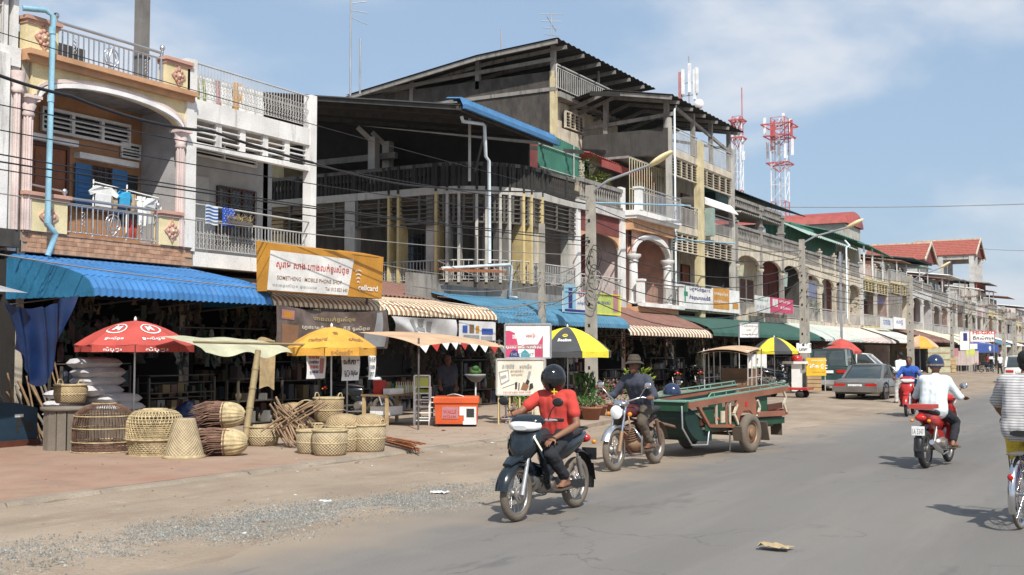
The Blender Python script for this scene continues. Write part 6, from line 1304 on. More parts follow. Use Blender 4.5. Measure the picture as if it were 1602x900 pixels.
# ================================================================ baskets and bundles
bk_n = [0]
def lattice(mb, r0, r1, h, c=(0,0,0), n=26, k=9, w=.006, dome=0, m=0):
 c = Vector(c)
 def P(a, t):
  if dome: r = r0*(1-.06*t) if t < .55 else r0*(.967-.55*((t-.55)/.45)**2.0); z = h*(t if t < .55 else .55+.45*sin((t-.55)/.45*pi/2))
  else: r = r0+(r1-r0)*t; z = h*t
  return c+Vector((r*cos(a), r*sin(a), z))
 for s in (1, -1):
  for i in range(n):
   a0 = 2*pi*i/n; pts = [P(a0+s*.55*t/1.0, t) for t in [j/7 for j in range(8)]]
   for p, q_ in zip(pts, pts[1:]): mb.bar(p, q_, w*1.9, w*.5, m)
 for j in range(k+1):
  t = j/k; mb.tube([P(2*pi*i/20, t) for i in range(20)], w*(.9 if 0 < j < k else 2.2), 4, m, closed=True)
def basket(label, px, py, r, h, kind='bowl', mat='wicker_pale', name='woven_basket', z=SW, loc=None, group=None, tilt=None, lid=False, handles=True, sq=1):
 g = loc or onG(px, py, z); g = Vector((g[0], g[1], z)) if not loc else Vector(loc)
 T = thing(name, label, 'basket', tuple(g), group=group, local=True)
 mb = MB()
 if kind == 'bowl':
  prof = [(.02,0), (r*.78,0), (r*.84,.02), (r*.97,h*.45), (r,h*.8), (r*.985,h), (r*.95,h), (r*.94,h*.8), (r*.8,.04), (.02,.04)]
 elif kind == 'tub': prof = [(.02,0), (r*.82,0), (r*.9,.03), (r*1.0,h*.5), (r*.97,h), (r*.93,h), (r*.94,h*.5), (r*.82,.04), (.02,.04)]
 elif kind == 'cone': prof = [(r,0), (r*.98,.03), (r*.52,h*.96), (r*.48,h), (r*.0,h), (0,h-.02), (r*.46,h-.04), (r*.93,.02)]
 mb.lathe(prof, (0,0,0), 28, sq=sq); body = build(mb, 'body', mat, T)
 if kind != 'cone':
  mb = MB(); mb.lathe([(r*1.0,h-.02), (r*1.03,h-.012), (r*1.03,h+.012), (r*.97,h+.012), (r*.95,h-.01)], (0,0,0), 28, sq=sq); build(mb, 'rim', 'straw', T)
  mb = MB(); mb.lathe([(r*1.0,h*.5-.012), (r*1.025,h*.5), (r*1.0,h*.5+.012)], (0,0,0), 28, sq=sq); build(mb, 'band', 'straw', T)
  if handles:
   for s in (0, pi):
    mb = MB(); mb.tube([(r*.98*cos(s+d_), sq*r*.98*sin(s+d_), h+e) for d_, e in ((-.22,-.02), (-.2,.05), (-.1,.085), (.1,.085), (.2,.05), (.22,-.02))], .010, 5); build(mb, 'handle', 'straw', T)
 else:
  mb = MB(); mb.lathe([(r*1.03,-.0), (r*1.06,.02), (r*1.0,.045)], (0,0,0), 28); build(mb, 'rim', 'straw', T)
 if lid: mb = MB(); mb.lathe([(r*.98,h), (r*.96,h+r*.25), (r*.75,h+r*.5), (r*.3,h+r*.62), (.0,h+r*.64)], (0,0,0), 24, sq=sq); build(mb, 'lid', 'wicker', T)
 if tilt: T.rotation_euler = tilt
 return T
g = onG(162, 706, SW)
T = thing('wicker_cage', 'dark brown wicker chicken cage under the red umbrella, leftmost of the cages', 'cage', tuple(g), local=True); mb = MB(); r = .47
for i in range(60):
 a = 2*pi*i/60+.02*sin(i*7); mb.tube([(r*cos(a), r*sin(a), .14), (r*1.0*cos(a+.03), r*sin(a+.03), .42), (r*.92*cos(a+.06), r*.92*sin(a+.06), .6), (r*.6*cos(a+.1), r*.6*sin(a+.1), .72), (r*.25*cos(a+.2), r*.25*sin(a+.2), .76)], .006, 3)
build(mb, 'ribs', 'straw_dark', T)['kind'] = 'stuff'; mb = MB()
for z, rr in ((.0,1.04), (.15,1.04), (.36,1.02), (.55,.97)): mb.tube([(r*rr*cos(i*pi/12), r*rr*sin(i*pi/12), z+.01) for i in range(24)], .010, 5, closed=True)
mb.tube([(r*.4*cos(i*pi/8), r*.4*sin(i*pi/8), .75) for i in range(16)], .008, 4, closed=True); build(mb, 'hoop', 'straw', T)
mb = MB(); lattice(mb, r*1.0, r*1.0, .13, n=40, k=3); mb.lathe([(.0,.01), (r*.97,.01), (r*.97,.02), (0,.02)], (0,0,0), 24); build(mb, 'base', 'straw_dark', T)
g = onG(242, 711, SW)
for k, (z, h_, lb) in enumerate(((0, .26, 'lower woven basket under the domed one, left of the cone basket'), (.24, .42, 'pale open-weave domed basket stacked on another, left of the cone basket'))):
 T = thing('openwork_basket', lb, 'basket', (g.x, g.y, SW+z), local=True); mb = MB()
 if k: lattice(mb, .43, .3, .44, dome=1, n=42, k=14, w=.0085)
 else: lattice(mb, .37, .41, .24, n=40, k=8, w=.0085)
 build(mb, 'weave', 'straw', T); mb = MB()
 R_ = .43 if k else .41; mb.tube([(R_*cos(i*pi/12), R_*sin(i*pi/12), .0 if k else .24) for i in range(24)], .014, 5, closed=True); build(mb, 'rim', 'wicker_pale', T)
basket('cone shaped upturned woven basket standing at the front edge of the baskets', 288, 716, .30, .58, 'cone', 'wicker_pale', sq=1)
basket('round golden lidded basket on the wooden barrel, left of the rice sacks', 0, 0, .27, .31, 'tub', 'wicker', loc=tuple(onX(108, 612, -16.2)*0+Vector((-16.15, onX(110, 620, -16.15).y, SW+.70))), lid=False)
basket('squat square-sided basket filled with sticks beside the bamboo pole', 411, 697, .27, .32, 'tub', 'wicker_pale', handles=False)
GB = 'woven baskets set out on the pavement edge'
basket('small handled basket in the front row, left end', 487, 709, .235, .35, 'tub', 'wicker_pale', group=GB)
basket('small handled basket in the front row, its dark mouth turned up', 516, 712, .27, .38, 'tub', 'wicker_pale', group=GB)
basket('tall basket with a domed lid just behind the small front baskets', 538, 706, .30, .40, 'tub', 'wicker_pale', group=GB, lid=True)
basket('rightmost tall basket with a domed lid, beside the red stick bundle', 577, 706, .27, .42, 'tub', 'wicker_pale', group=GB, lid=True)
g = onG(503, 697, SW); basket('deep round basket with two white handles sitting highest in the pile', 0, 0, .26, .40, 'bowl', 'wicker', loc=(g.x-.1, g.y+.3, SW+.38), group=GB)
basket('basket hidden below the deep round handled one', 503, 694, .28, .36, 'tub', 'wicker', group=GB, handles=False)
g = onG(470, 690, SW); basket('basket lying on its side behind the firewood', 0, 0, .22, .34, 'tub', 'wicker_dark', loc=(g.x, g.y+.2, SW+.42), tilt=(radians(75), 0, .6), group=GB, handles=False)
basket('small red and white patterned basket behind the lidded baskets', 556, 690, .20, .22, 'bowl', 'wicker_dark', group=GB, handles=False)
basket('grey-brown basket at the back of the pile below the umbrella pole', 460, 684, .30, .45, 'tub', 'wicker_dark', group=GB, handles=False, lid=True)
# fibre brush bundles
def brush(label, px, py, z, rot):
 g = onG(px, py, SW); T = thing('brush_bundle', label, 'brush bundle', (g.x, g.y, z), rotz=rot); r = random.Random(int(px)); mb = MB()
 for i in range(420):
  a = r.uniform(0, 2*pi); rr = .20*sqrt(r.random()); x0 = r.uniform(-.05, .1); ln = r.uniform(.3, .52)
  p0 = (x0, rr*cos(a), .21+rr*sin(a)); p1 = (x0-ln*.5, rr*1.15*cos(a), .21+rr*1.1*sin(a)); p2 = (x0-ln, rr*1.25*cos(a)+r.uniform(-.05, .05), max(.01, .19+rr*1.1*sin(a)-r.uniform(0, .12)))
  w_ = Vector((0, .012, .008)); P = [Vector(p) for p in (p0, p1, p2)]
  mb.add([P[0]-w_, P[0]+w_, P[1]-w_, P[1]+w_, P[2]], [(0,1,3,2), (2,3,4)])
 build(mb, 'fibres', 'straw_dark', T)['kind'] = 'stuff'
 mb = MB(); n = 40
 mb.grid(lambda u, v: (.0+.36*u, (.205*sqrt(max(0, 1-(u*.98)**2.6))+.008*sin(v*2*pi*18))*cos(v*2*pi), .21+(.205*sqrt(max(0, 1-(u*.98)**2.6))+.008*sin(v*2*pi*18))*sin(v*2*pi)), 8, 72); build(mb, 'head', 'straw', T)
 mb = MB(); mb.tube([(.03, .212*cos(a_), .21+.212*sin(a_)) for a_ in [k*pi/8 for k in range(16)]], .01, 4, closed=True); build(mb, 'tie', 'straw_dark', T)
brush('brush fibre bundle lying lowest on the pavement, pale rounded end to the right', 350, 713, SW-.01, .55); brush('brush fibre bundle lying on top of the other one', 348, 703, SW+.34, .5)
# firewood and red sticks
g = onG(452, 700, SW); T = thing('firewood_pile', 'leaning pile of rough brown firewood sticks between the baskets', 'firewood', tuple(g)); r = random.Random(5)
for i in range(46):
 a = r.uniform(-.25, .25); c = Vector((g.x+r.uniform(-.2, .25), g.y+r.uniform(-.15, .3), SW+.05+.5*(i/46)**.7))
 d_ = Vector((.40*cos(.4+a)*.6, .40*sin(.4+a)-.1, -.34+.12*a+r.uniform(-.08, .12))).normalized()*r.uniform(.28, .42)
 if i > 38: d_ = Vector((.3, .3, .28+r.uniform(-.1, .1))).normalized()*.42
 mb = MB(); p = c-d_; q_ = c+d_; p.z = max(p.z, SW+.02); q_.z = max(q_.z, SW+.02); mb.tube([p, c+Vector((r.uniform(-.02, .02), 0, .01)), q_], [r.uniform(.009, .02)]*3, 5); build(mb, 'stick', 'stick', T)
g0 = onG(598, 692, SW+.03); g1 = onG(655, 704, SW+.03); T = thing('stick_bundle', 'reddish stick bundle lying on the pavement right of the baskets', 'sticks', tuple(g0))
for i in range(16):
 mb = MB(); o_ = Vector((r.uniform(-.05, .05), r.uniform(-.06, .06), .02+r.uniform(0, .09))); mb.tube([g0+o_, g1+o_*1.5+Vector((r.uniform(-.05, .05), r.uniform(-.1, .1), -.04))], .012, 5); build(mb, 'stick', 'broom_red', T)
# barrel, planks, crate, bags on the left
g = onG(103, 703, SW)
T = thing('wooden_tub', 'weathered wooden tub with a lid, under the small golden basket', 'tub', tuple(g))
for i in range(14):
 a = 2*pi*i/14; mb = MB(); rr = .33; mb.bar((g.x+rr*cos(a), g.y+rr*sin(a), SW), (g.x+rr*1.0*cos(a), g.y+rr*1.0*sin(a), SW+.62), .03, .135, up=(-sin(a), cos(a), 0)); build(mb, 'stave', 'wood_grey', T)
mb = MB(); mb.lathe([(0,SW+.62), (.38,SW+.62), (.40,SW+.64), (.40,SW+.68), (0,SW+.69)], (g.x, g.y, 0), 20); build(mb, 'lid', 'wood_grey', T)
T = thing('cooler_box', 'blue drinks cooler box, coloured dark for shade, with pale lettering at the left edge of the pavement', 'cooler', (-17.2, 13, SW)); a = onX(-5, 690, -16.6); b = onX(58, 690, -16.6)
mb = MB(); mb.prism([(a.y-.6, SW+.1), (b.y, SW+.1), (b.y, SW+.62), (a.y+.35, SW+.72), (a.y-.6, SW+.6)], 'x', -17.3, -16.6); build(mb, 'body', 'cooler_shaded', T)
mb = MB(); f = planefn((-16.6, a.y, SW+.1), (0,1,0), (0,0,1), .005); text_on(mb, 'Pe', f, b.y-a.y-.42, .12, .34, .26, 0, .03); build(mb, 'lettering', ['ink_black'], T); mb = MB(); f = planefn((-16.6, a.y, SW+.1), (0,1,0), (0,0,1), .004); sgroup(mb, f, b.y-a.y-.45, .38, b.y-a.y-.28, .43); build(mb, 'stripe', 'p_wht', T)
mb = MB(); mb.box(-17.35, -16.55, a.y-.6, b.y+.03, SW, SW+.1); build(mb, 'base', 'wood_dark', T)
T = thing('pole_bundle', 'bundle of wooden poles and slats leaning behind the tub under the blue tarpaulin', 'poles', (-16.8, 13.2, SW)); r = random.Random(8)
for i in range(22):
 y_ = 12.4+i*.07; mb = MB(); mb.tube([(-16.9+r.uniform(-.2, .2), y_+.2, SW), (-17.2+r.uniform(-.3, .2), y_+r.uniform(-.15, .1), SW+r.uniform(.8, 1.5))], r.uniform(.015, .03), 5); build(mb, 'pole', ('wood', 'stick', 'wood_grey')[i % 3], T)
def pillow(mb, c, a, b, h, rot=0, seed=0, n=14):
 c = Vector(c); ca, sa = cos(rot), sin(rot)
 for s in (1, -1):
  def fn(u, v):
   x = (u*2-1); y_ = (v*2-1); k = max(0, 1-abs(x)**4)**.45*max(0, 1-abs(y_)**3.4)**.42
   px_ = x*a*(1-.05*abs(y_)**2)*(1-.07*(1-abs(y_))); py_ = y_*b*(1-.10*abs(x)**4)
   z = s*h*k+.012*NZ.noise(Vector((x*3, y_*3, seed*5)))*(1+k)
   return c+Vector((px_*ca-py_*sa, px_*sa+py_*ca, z))
  mb.grid(fn, n, n)
sk = ['topmost white rice sack of the stack behind the red umbrella pole', 'second rice sack from the top of the stack', 'third rice sack from the top, with a sunlit left end', 'fourth rice sack from the top, white flap showing', 'fifth rice sack, sunlit, second from the bottom', 'lowest white rice sack of the stack, in full sun']
for i in range(6):
 z = SW+.69+(5-i)*.155-.12; mb = MB(); c = onX(150+(i > 3)*10, 600, -16.3); pillow(mb, (0,0,0), .30, .42, .104, pi*0+.05*(i % 3-1), i)
 o = top(mb, 'rice_sack', 'sack', sk[i], 'sack', (0,0,0), group='stacked rice sacks'); OFF[o.name] = (0,0,0); o.location = (-16.3+.05*(i % 2)+(.18 if i > 3 else 0), c.y+.04*(i % 3-1)+(.12 if i > 3 else 0), z+.02)
for i in range(4):
 mb = MB(); pillow(mb, (0,0,0), .30, .42, .09, .3, i+9); c = onX(118, 610, -16.7); o = top(mb, 'rice_sack', 'sack', ('uppermost grey sack of the shaded rear stack, left of the white stack', 'second grey sack of the shaded rear stack', 'third grey sack of the shaded rear stack', 'bottom grey sack of the shaded rear stack')[i], 'sack', (0,0,0), group='stacked rice sacks'); o.location = (-16.85, c.y, SW+.82-i*.17)
mb = MB(); c = onX(160, 680, -16.3); mb.box(-16.75, -15.8, c.y-.5, c.y+.55, SW, SW+.55); top(mb, 'sack_platform', 'wood_grey', 'low wooden platform carrying the white rice sacks', 'platform', (-16.3, c.y, SW))
mb = MB(); c = onX(290, 640, -15.6); mb.ell((0,0,.30), (.26,.3,.30), n=16); mb.ell((.02,.05,.58), (.10,.12,.1), n=10); o = blob(mb, 'stuffed_bag', 'tarp_blue', None, .03, 3, .02, 7); o.location = (-15.6, c.y, SW); o['label'] = 'stuffed dark blue bag on the pavement behind the cone basket'; o['category'] = 'bag'
# hanging cloth and white plastic bag behind
mb = MB(); c = onX(413, 590, -15.9); mb.grid(lambda u, v: (-15.9+.04*sin(u*5+v*3), c.y-.22+.5*u+.08*(1-v), .95+1.0*v+.05*sin(u*4)), 8, 8); top(mb, 'hanging_mat', 'wood_pale', 'brown mat hanging behind the bamboo pole', 'mat', tuple(c))
# stall with bottles
g = onG(615, 664, SW)
T = thing('market_table', 'wooden market table with bottles and red boxes, left of the white shelf stand', 'table', tuple(g)); a = onX(588, 640, -14.6).y; b = onX(643, 640, -14.6).y
mb = MB(); mb.box(-15.0, -14.3, a, b, SW+.62, SW+.66); tt = build(mb, 'tabletop', 'wood', T)
for x in (-14.95, -14.35):
 for y_ in (a+.05, b-.05): mb = MB(); mb.box(x-.03, x+.03, y_-.03, y_+.03, SW, SW+.619); build(mb, 'leg', 'wood_pale', T)
mb = MB(); mb.box(-14.95, -14.35, a+.1, b-.1, SW+.2, SW+.22); build(mb, 'lower_shelf', 'wood_grey', T)
r = random.Random(4); zt = SW+.662
for i in range(9):
 y_ = a+.62+i*.085; T = thing('bottle', 'clear bottle, %s from the left in the row on the market table' % ('first second third fourth fifth sixth seventh eighth ninth'.split()[i]), 'bottle', (-14.5, y_, zt), group='bottles on the market table', local=True)
 mb = MB(); mb.lathe([(0,0), (.03,0), (.032,.02), (.03,.15), (.012,.2), (.012,.25), (0,.25)], (0,0,0), 8); build(mb, 'glass', 'p_wht' if i % 3 else 'p_lime', T); mb = MB(); mb.lathe([(0,.25), (.014,.25), (.014,.275), (0,.275)], (0,0,0), 6); build(mb, 'cap', 'p_red', T)
for i, (y_, w_, h_, m, lb) in enumerate(((a+.1, .2, .3, 'p_red', 'red carton at the left end of the market table'), (a+.32, .2, .26, 'p_brn', 'brown patterned carton on the market table'), (a+.15, .5, .12, 'ink_white', 'white box standing in front of the red cartons'), (a+.50, .10, .22, 'p_green', 'green packet beside the bottles'))):
 mb = MB(); x = -14.62 if i != 2 else -14.40; mb.box(x-.12, x+.06, y_, y_+w_, zt, zt+h_); top(mb, 'carton', m, lb, 'box', (x, y_, zt))
mb = MB(); mb.box(-14.9, -14.4, a+.2, a+.7, SW+.22, SW+.40); top(mb, 'foam_box', 'ink_white', 'white foam box on the lower shelf of the market table', 'box', (-14.6, a+.2, SW+.22))
# white shelf stand
g = onG(648, 666, SW); c = onG(678, 664, SW); T = thing('white_shelf_stand', 'tall white metal display stand with a pale yellow panel, left of the orange freezer', 'stand', tuple(g)); z = (g-CAMP).dot(_fw); s = z/FPX
P = lambda u, v, d=0: g+cd*(u*s)+Vector((0,0,v*s))+Vector((-.492,.87,0))*d
mb = MB()
for u in (0, 24):
 for d_ in (0, .28): mb.bar(P(u, 0, d_), P(u, 78 if d_ == 0 else 60, d_), .03, .03)
for v in (8, 20, 30, 40, 50, 60): mb.bar(P(0, v, 0), P(24, v, 0), .02, .02); mb.bar(P(24, v, 0), P(24, v, .28), .02, .02); mb.bar(P(0, v, .28), P(24, v, .28), .02, .02)
mb.bar(P(0, 78), P(24, 78), .03, .03); build(mb, 'frame', 'ink_white', T)
mb = MB(); mb.bar(P(2, 68), P(22, 68), .015, .2); build(mb, 'yellow_panel', 'p_lime', T)
mb = MB(); mb.bar(P(2, 54, .05), P(23, 54, .05), .1, .07); build(mb, 'goods_tray', 'leaf_yellow', T)
for i in range(5): mb = MB(); mb.bar(P(6+i*1.5, 12+i*8, .12), P(30+i*1.2, 12+i*8, .12), .2, .015); build(mb, 'tray', 'ink_white', T)
# orange ice cream freezer
g = onG(680, 668, SW); g2 = onG(746, 667, SW); T = thing('orange_freezer', 'bright orange chest freezer on castors under the tan awning', 'freezer', tuple(g)); W2 = 66*s
P = lambda u, v, d=0: g+cd*(u*W2)+Vector((0,0,v))+Vector((-.492,.87,0))*d
mb = MB(); H_ = .50
mb.add([P(.02,.06), P(.98,.06), P(.98,.06,.6), P(.02,.06,.6), P(0,H_-.03,-.02), P(1,H_-.03,-.02), P(1,H_-.03,.62), P(0,H_-.03,.62)], [(0,3,2,1), (4,5,6,7), (0,1,5,4), (1,2,6,5), (2,3,7,6), (3,0,4,7)]); build(mb, 'body', 'freezer_orange', T)
mb = MB(); V = []
for v, e in ((H_-.03, .0), (H_, .03), (H_+.10, .03), (H_+.13, .005)): V += [P(-e, v, -.02-e), P(1+e, v, -.02-e), P(1+e, v, .62+e), P(-e, v, .62+e)]
mb.add(V, [(i*4+j, i*4+(j+1) % 4, i*4+4+(j+1) % 4, i*4+4+j) for i in range(3) for j in range(4)]+[(12,13,14,15)]); build(mb, 'lid', 'freezer_orange', T)
f = lambda u, v: P(u, v, -.018); mb = MB(); sgroup(mb, f, .17, .17, .55, .42, 0); sgroup(mb, f, .58, .24, .7, .42, 3); f3 = lambda u, v: P(u, v, -.022); sgroup(mb, f3, .68, .12, .97, .42, 1); sgroup(mb, f3, .66, .05, .97, .12, 3)
f4 = lambda u, v: P(u, v, -.026); sgroup(mb, f4, .74, .2, .92, .38, 2); text_on(mb, 'WALLS', f4, .2, .28, .3, .08, 4); text_on(mb, 'ការ៉េម', f4, .2, .19, .3, .07, 4); build(mb, 'sticker', ['p_pink', 'p_wht', 'ink_black', 'ink_white', 'ink_red'], T)
mb = MB()
for u in (.08, .92):
 for d_ in (.05, .55): c = P(u, 0, d_); mb.lathe([(0,-.015), (.032,-.015), (.032,.015), (0,.015)], (c.x, c.y, c.z+.032), 10, ax='x')
mb.bar(P(.03,.05,.3), P(.97,.05,.3), .55, .02); build(mb, 'castor', 'rubber', T)
mb = MB(); mb.grid(lambda u, v: P(.28+.5*u, H_+.15+.03*sin(u*5), .05+.3*v), 6, 3); top(mb, 'open_newspaper', 'ink_white', 'newspaper lying open on the orange freezer lid', 'newspaper', tuple(P(.5, H_+.13, .2)))
# cap display: white post with a grey cap and green scarf
g = onG(744, 652, SW); T = thing('cap_stand', 'thin white post carrying a grey cap and green bundle, right of the freezer', 'stand', tuple(g)); mb = MB(); mb.tube([g, g+Vector((0,0,1.0))], .02, 6); build(mb, 'post', 'ink_white', T)
mb = MB(); mb.lathe([(0,.95), (.1,.98), (.26,1.12), (.27,1.16), (.05,1.16)], (g.x, g.y, 0), 14); build(mb, 'grey_cap', 'ink_grey', T); mb = MB(); mb.ell((g.x, g.y, 1.22), (.14,.19,.10), n=8); mb.ell((g.x+.05, g.y-.08, 1.30), (.09,.10,.07), n=7); build(mb, 'green_bundle', 'leaf', T)
g = onG(800, 668, 0.02); T = thing('wooden_ramp', 'flat grey plank lying in front of the painted sign boards', 'plank', tuple(g)); mb = MB(); a = onG(768, 672, .1); b = onG(862, 674, .1); mb.bar(a+Vector((0,0,-.02)), b+Vector((0,0,-.02)), .5, .1); build(mb, 'board', 'kerb', T)
# leaning pale panels and pots under the signs
g = onG(836, 655, SW); mb = MB(); mb.bar(g+Vector((0,0,.28))-cd*.0, g+cd*.45+Vector((0,0,.28)), .04, .56); top(mb, 'leaning_panel', 'cream_pale', 'pale panel leaning below the cream sign board', 'panel', tuple(g))
# ================================================================ plants and pots
def potplant(label, px, py, hp, rp, hl, rl, leafm='leaf', seed=0, n=160, flower=None, z=SW, lsz=.06, up=False, name='potted_plant'):
 g = onG(px, py, z); T = thing(name, label, 'plant', (g.x, g.y, z), local=True); r = random.Random(seed)
 mb = MB(); mb.lathe([(0,0), (rp*.7,0), (rp*.95,hp*.85), (rp*1.08,hp*.87), (rp*1.08,hp), (rp*.9,hp), (rp*.85,hp*.9), (0,hp*.88)], (0,0,0), 14); build(mb, 'pot', 'clay', T)
 mb = MB()
 for i in range(7): a = r.uniform(0, 6.3); mb.tube([(0,0,hp*.85), (rl*.3*cos(a), rl*.3*sin(a), hp+hl*.4), (rl*.6*cos(a), rl*.6*sin(a), hp+hl*.8)], .008, 4)
 build(mb, 'stem', 'wood', T)
 for mm, cnt, nm in ((leafm, n, 'leaves'), (flower, n//3 if flower else 0, 'flowers')):
  if not cnt: continue
  mb = MB()
  for i in range(cnt):
   a = r.uniform(0, 6.3); t = r.random()**.7; q_ = sqrt(r.random())*rl; c = Vector((q_*cos(a), q_*sin(a), hp+hl*t)); s_ = lsz*r.uniform(.6, 1.4)
   d_ = Vector((cos(a)*r.uniform(.2, 1), sin(a)*r.uniform(.2, 1), r.uniform(-.4, .9) if not up else r.uniform(.8, 1.6))).normalized(); e = d_.cross(Vector((r.uniform(-1, 1), r.uniform(-1, 1), .3))).normalized()
   mb.add([c-e*s_*.05, c+d_*s_*.5+e*s_*.3, c+d_*s_*1.2, c+d_*s_*.5-e*s_*.3], [(0,1,2,3)])
  build(mb, nm, mm, T)['kind'] = 'stuff'
potplant('leafy potted shrub at the foot of the concrete lamp pole', 915, 652, .25, .17, .72, .22, seed=1, n=260, lsz=.11, up=True)
potplant('low green potted plant beside the kerb, left of the pink flowers', 905, 655, .22, .2, .3, .25, seed=2)
potplant('pot of pink flowers beside the pavement, leftmost of the flowering pots', 938, 650, .25, .19, .55, .35, seed=3, flower='flower_pink', n=240)
potplant('pot of pink flowers just left of the hatted motorcyclist', 958, 646, .24, .18, .6, .38, seed=4, flower='flower_pink', n=240)
potplant('large clay pot with trailing leaves in the front of the plant row', 925, 657, .3, .25, .2, .28, seed=5)
potplant('bushy yellow-green potted shrub behind the hatted motorcyclist', 1000, 645, .3, .2, .8, .35, seed=6, leafm='leaf_yellow', n=300, lsz=.09)
potplant('dark leafy pot behind the signs on the yellow stand', 805, 655, .2, .16, .4, .25, seed=7)
potplant('yellow-green pot near the signs on the yellow stand', 818, 652, .2, .14, .35, .2, seed=8, leafm='leaf_yellow')
def balplant(label, px, py, X, hl, rl, seed, m='leaf'):
 c = onX(px, py, X); T = thing('balcony_plant', label, 'plant', tuple(c), local=True); r = random.Random(seed); mb = MB(); mb.lathe([(0,0), (.1,0), (.14,.2), (0,.2)], (0,0,0), 10); build(mb, 'pot', 'clay', T); mb = MB()
 for i in range(170):
  a = r.uniform(0, 6.3); t = r.random(); q_ = sqrt(r.random())*rl; c2 = Vector((q_*cos(a), q_*sin(a)*1.3, .15+hl*t)); s_ = .13*r.uniform(.6, 1.4); d_ = Vector((cos(a), sin(a), r.uniform(-.6, .8))).normalized(); e = d_.cross(Vector((0, .3, 1))).normalized()
  mb.add([c2-e*s_*.05, c2+d_*s_*.5+e*s_*.25, c2+d_*s_*1.2, c2+d_*s_*.5-e*s_*.25], [(0,1,2,3)])
 build(mb, 'leaves', m, T)['kind'] = 'stuff'
balplant('trailing green plant on the maroon terrace beside the green screen', 915, 296, F-.4, 1.1, .45, 1); balplant('second leafy plant on the maroon terrace', 932, 298, F-.3, .5, .5, 2, 'leaf_yellow')
balplant('green plant on the colonnade balcony behind the double pole', 1272, 497, F-.1, .8, .5, 3); balplant('tall shrub inside the cream arcade balcony', 1330, 490, F-.6, 1.6, .8, 4); balplant('plants on the roof edge of the pink balcony house', 1372, 425, F-.2, 1.0, 1.0, 5)
c = onX(372, 345, F+.1); T = thing('dried_plant_trough', 'trough of dried tangled stems on the white balcony rail beside the towels', 'planter', (F+.1, c.y, 4.62)); r = random.Random(2)
mb = MB(); mb.box(F+.0, F+.25, c.y-.35, c.y+.35, 4.60, 4.67); build(mb, 'trough', 'iron', T); mb = MB()
for i in range(80): y_ = c.y+r.uniform(-.35, .4); mb.tube([(F+.12, y_, 4.66), (F+.12+r.uniform(-.05, .1), y_+r.uniform(-.08, .08), 4.72), (F+.12+r.uniform(-.1, .15), y_+r.uniform(-.12, .12), 4.72+r.uniform(0, .14))], .006, 3)
build(mb, 'stems', 'straw', T)['kind'] = 'stuff'
# ================================================================ laundry
def garment(name, label, cat, X, y, z, w_, h_, mat, sleeves=True, seed=0):
 mb = MB(); r = random.Random(seed)
 if sleeves: P = [(0,.0), (1,.0), (1,.62), (1.28,.5), (1.4,.68), (1.0,1), (.62,1), (.5,.93), (.38,1), (0,1), (-.4,.68), (-.28,.5), (0,.62)]
 else: P = [(0,0), (1,0), (1,1), (0,1)]
 V = [(X+.03*sin(u*6+seed), y+(u-.5)*w_, z-h_+v*h_) for u, v in P]; n = len(V); V2 = [(a+.03, b, c) for a, b, c in V]
 if sleeves: mb.add(V+V2, [tuple(range(n-1, -1, -1)), tuple(range(n, 2*n))]+[(i, (i+1) % n, n+(i+1) % n, n+i) for i in range(n)])
 else: mb.grid(lambda u, v: (X+.02*sin(u*9+seed)+.02*sin(v*5), y+(u-.5)*w_, z-h_+v*h_), 8, 6)
 return top(mb, name, mat, label, cat, (X, y, z))
XL = F-.35
a = onX(146, 300, XL); b = onX(248, 300, XL); T = thing('drying_rack', 'white laundry rack behind the steel rail of the arched balcony', 'rack', (XL, a.y, 3.93)); mb = MB()
for y_ in (a.y, (a.y+b.y)/2, b.y): mb.tube([(XL, y_, 3.93), (XL, y_, 5.2 if y_ != b.y else 4.95)], .018, 5)
mb.tube([(XL, a.y, 5.15), (XL, b.y, 5.02)], .015, 5); mb.tube([(XL, a.y, 4.95), (XL, b.y, 4.9)], .015, 5); build(mb, 'frame', 'ink_white', T)
for i, (px, w_, h_, m, sl, lb) in enumerate(((160, .40, .42, 'laundry_white', 1, 'white shirt with tan sleeves, leftmost on the balcony rack'), (178, .18, .4, 'laundry_tan', 0, 'tan cloth between the white and the blue shirt'), (192, .26, .34, 'laundry_cyan', 1, 'bright blue shirt in the middle of the rack'), (208, .18, .36, 'laundry_tan', 0, 'olive cloth right of the bright blue shirt'), (221, .22, .62, 'laundry_white', 0, 'long white cloth hanging on the right half of the rack'), (237, .26, .55, 'cloth_white', 1, 'pale shirt at the right end of the rack'), (245, .12, .4, 'cloth_dark', 0, 'black cloth at the very end of the rack'))):
 c = onX(px, 282, XL); garment('shirt' if sl else 'hanging_cloth', lb, 'laundry', XL+.03, c.y, 5.08-.02*i, w_, h_, m, sl, i)
c = onX(205, 340, F-.5); garment('hanging_cloth', 'red cloth hanging low behind the steel roundel', 'laundry', F-.5, c.y, 4.5, .3, .38, 'laundry_red', 0, 3)
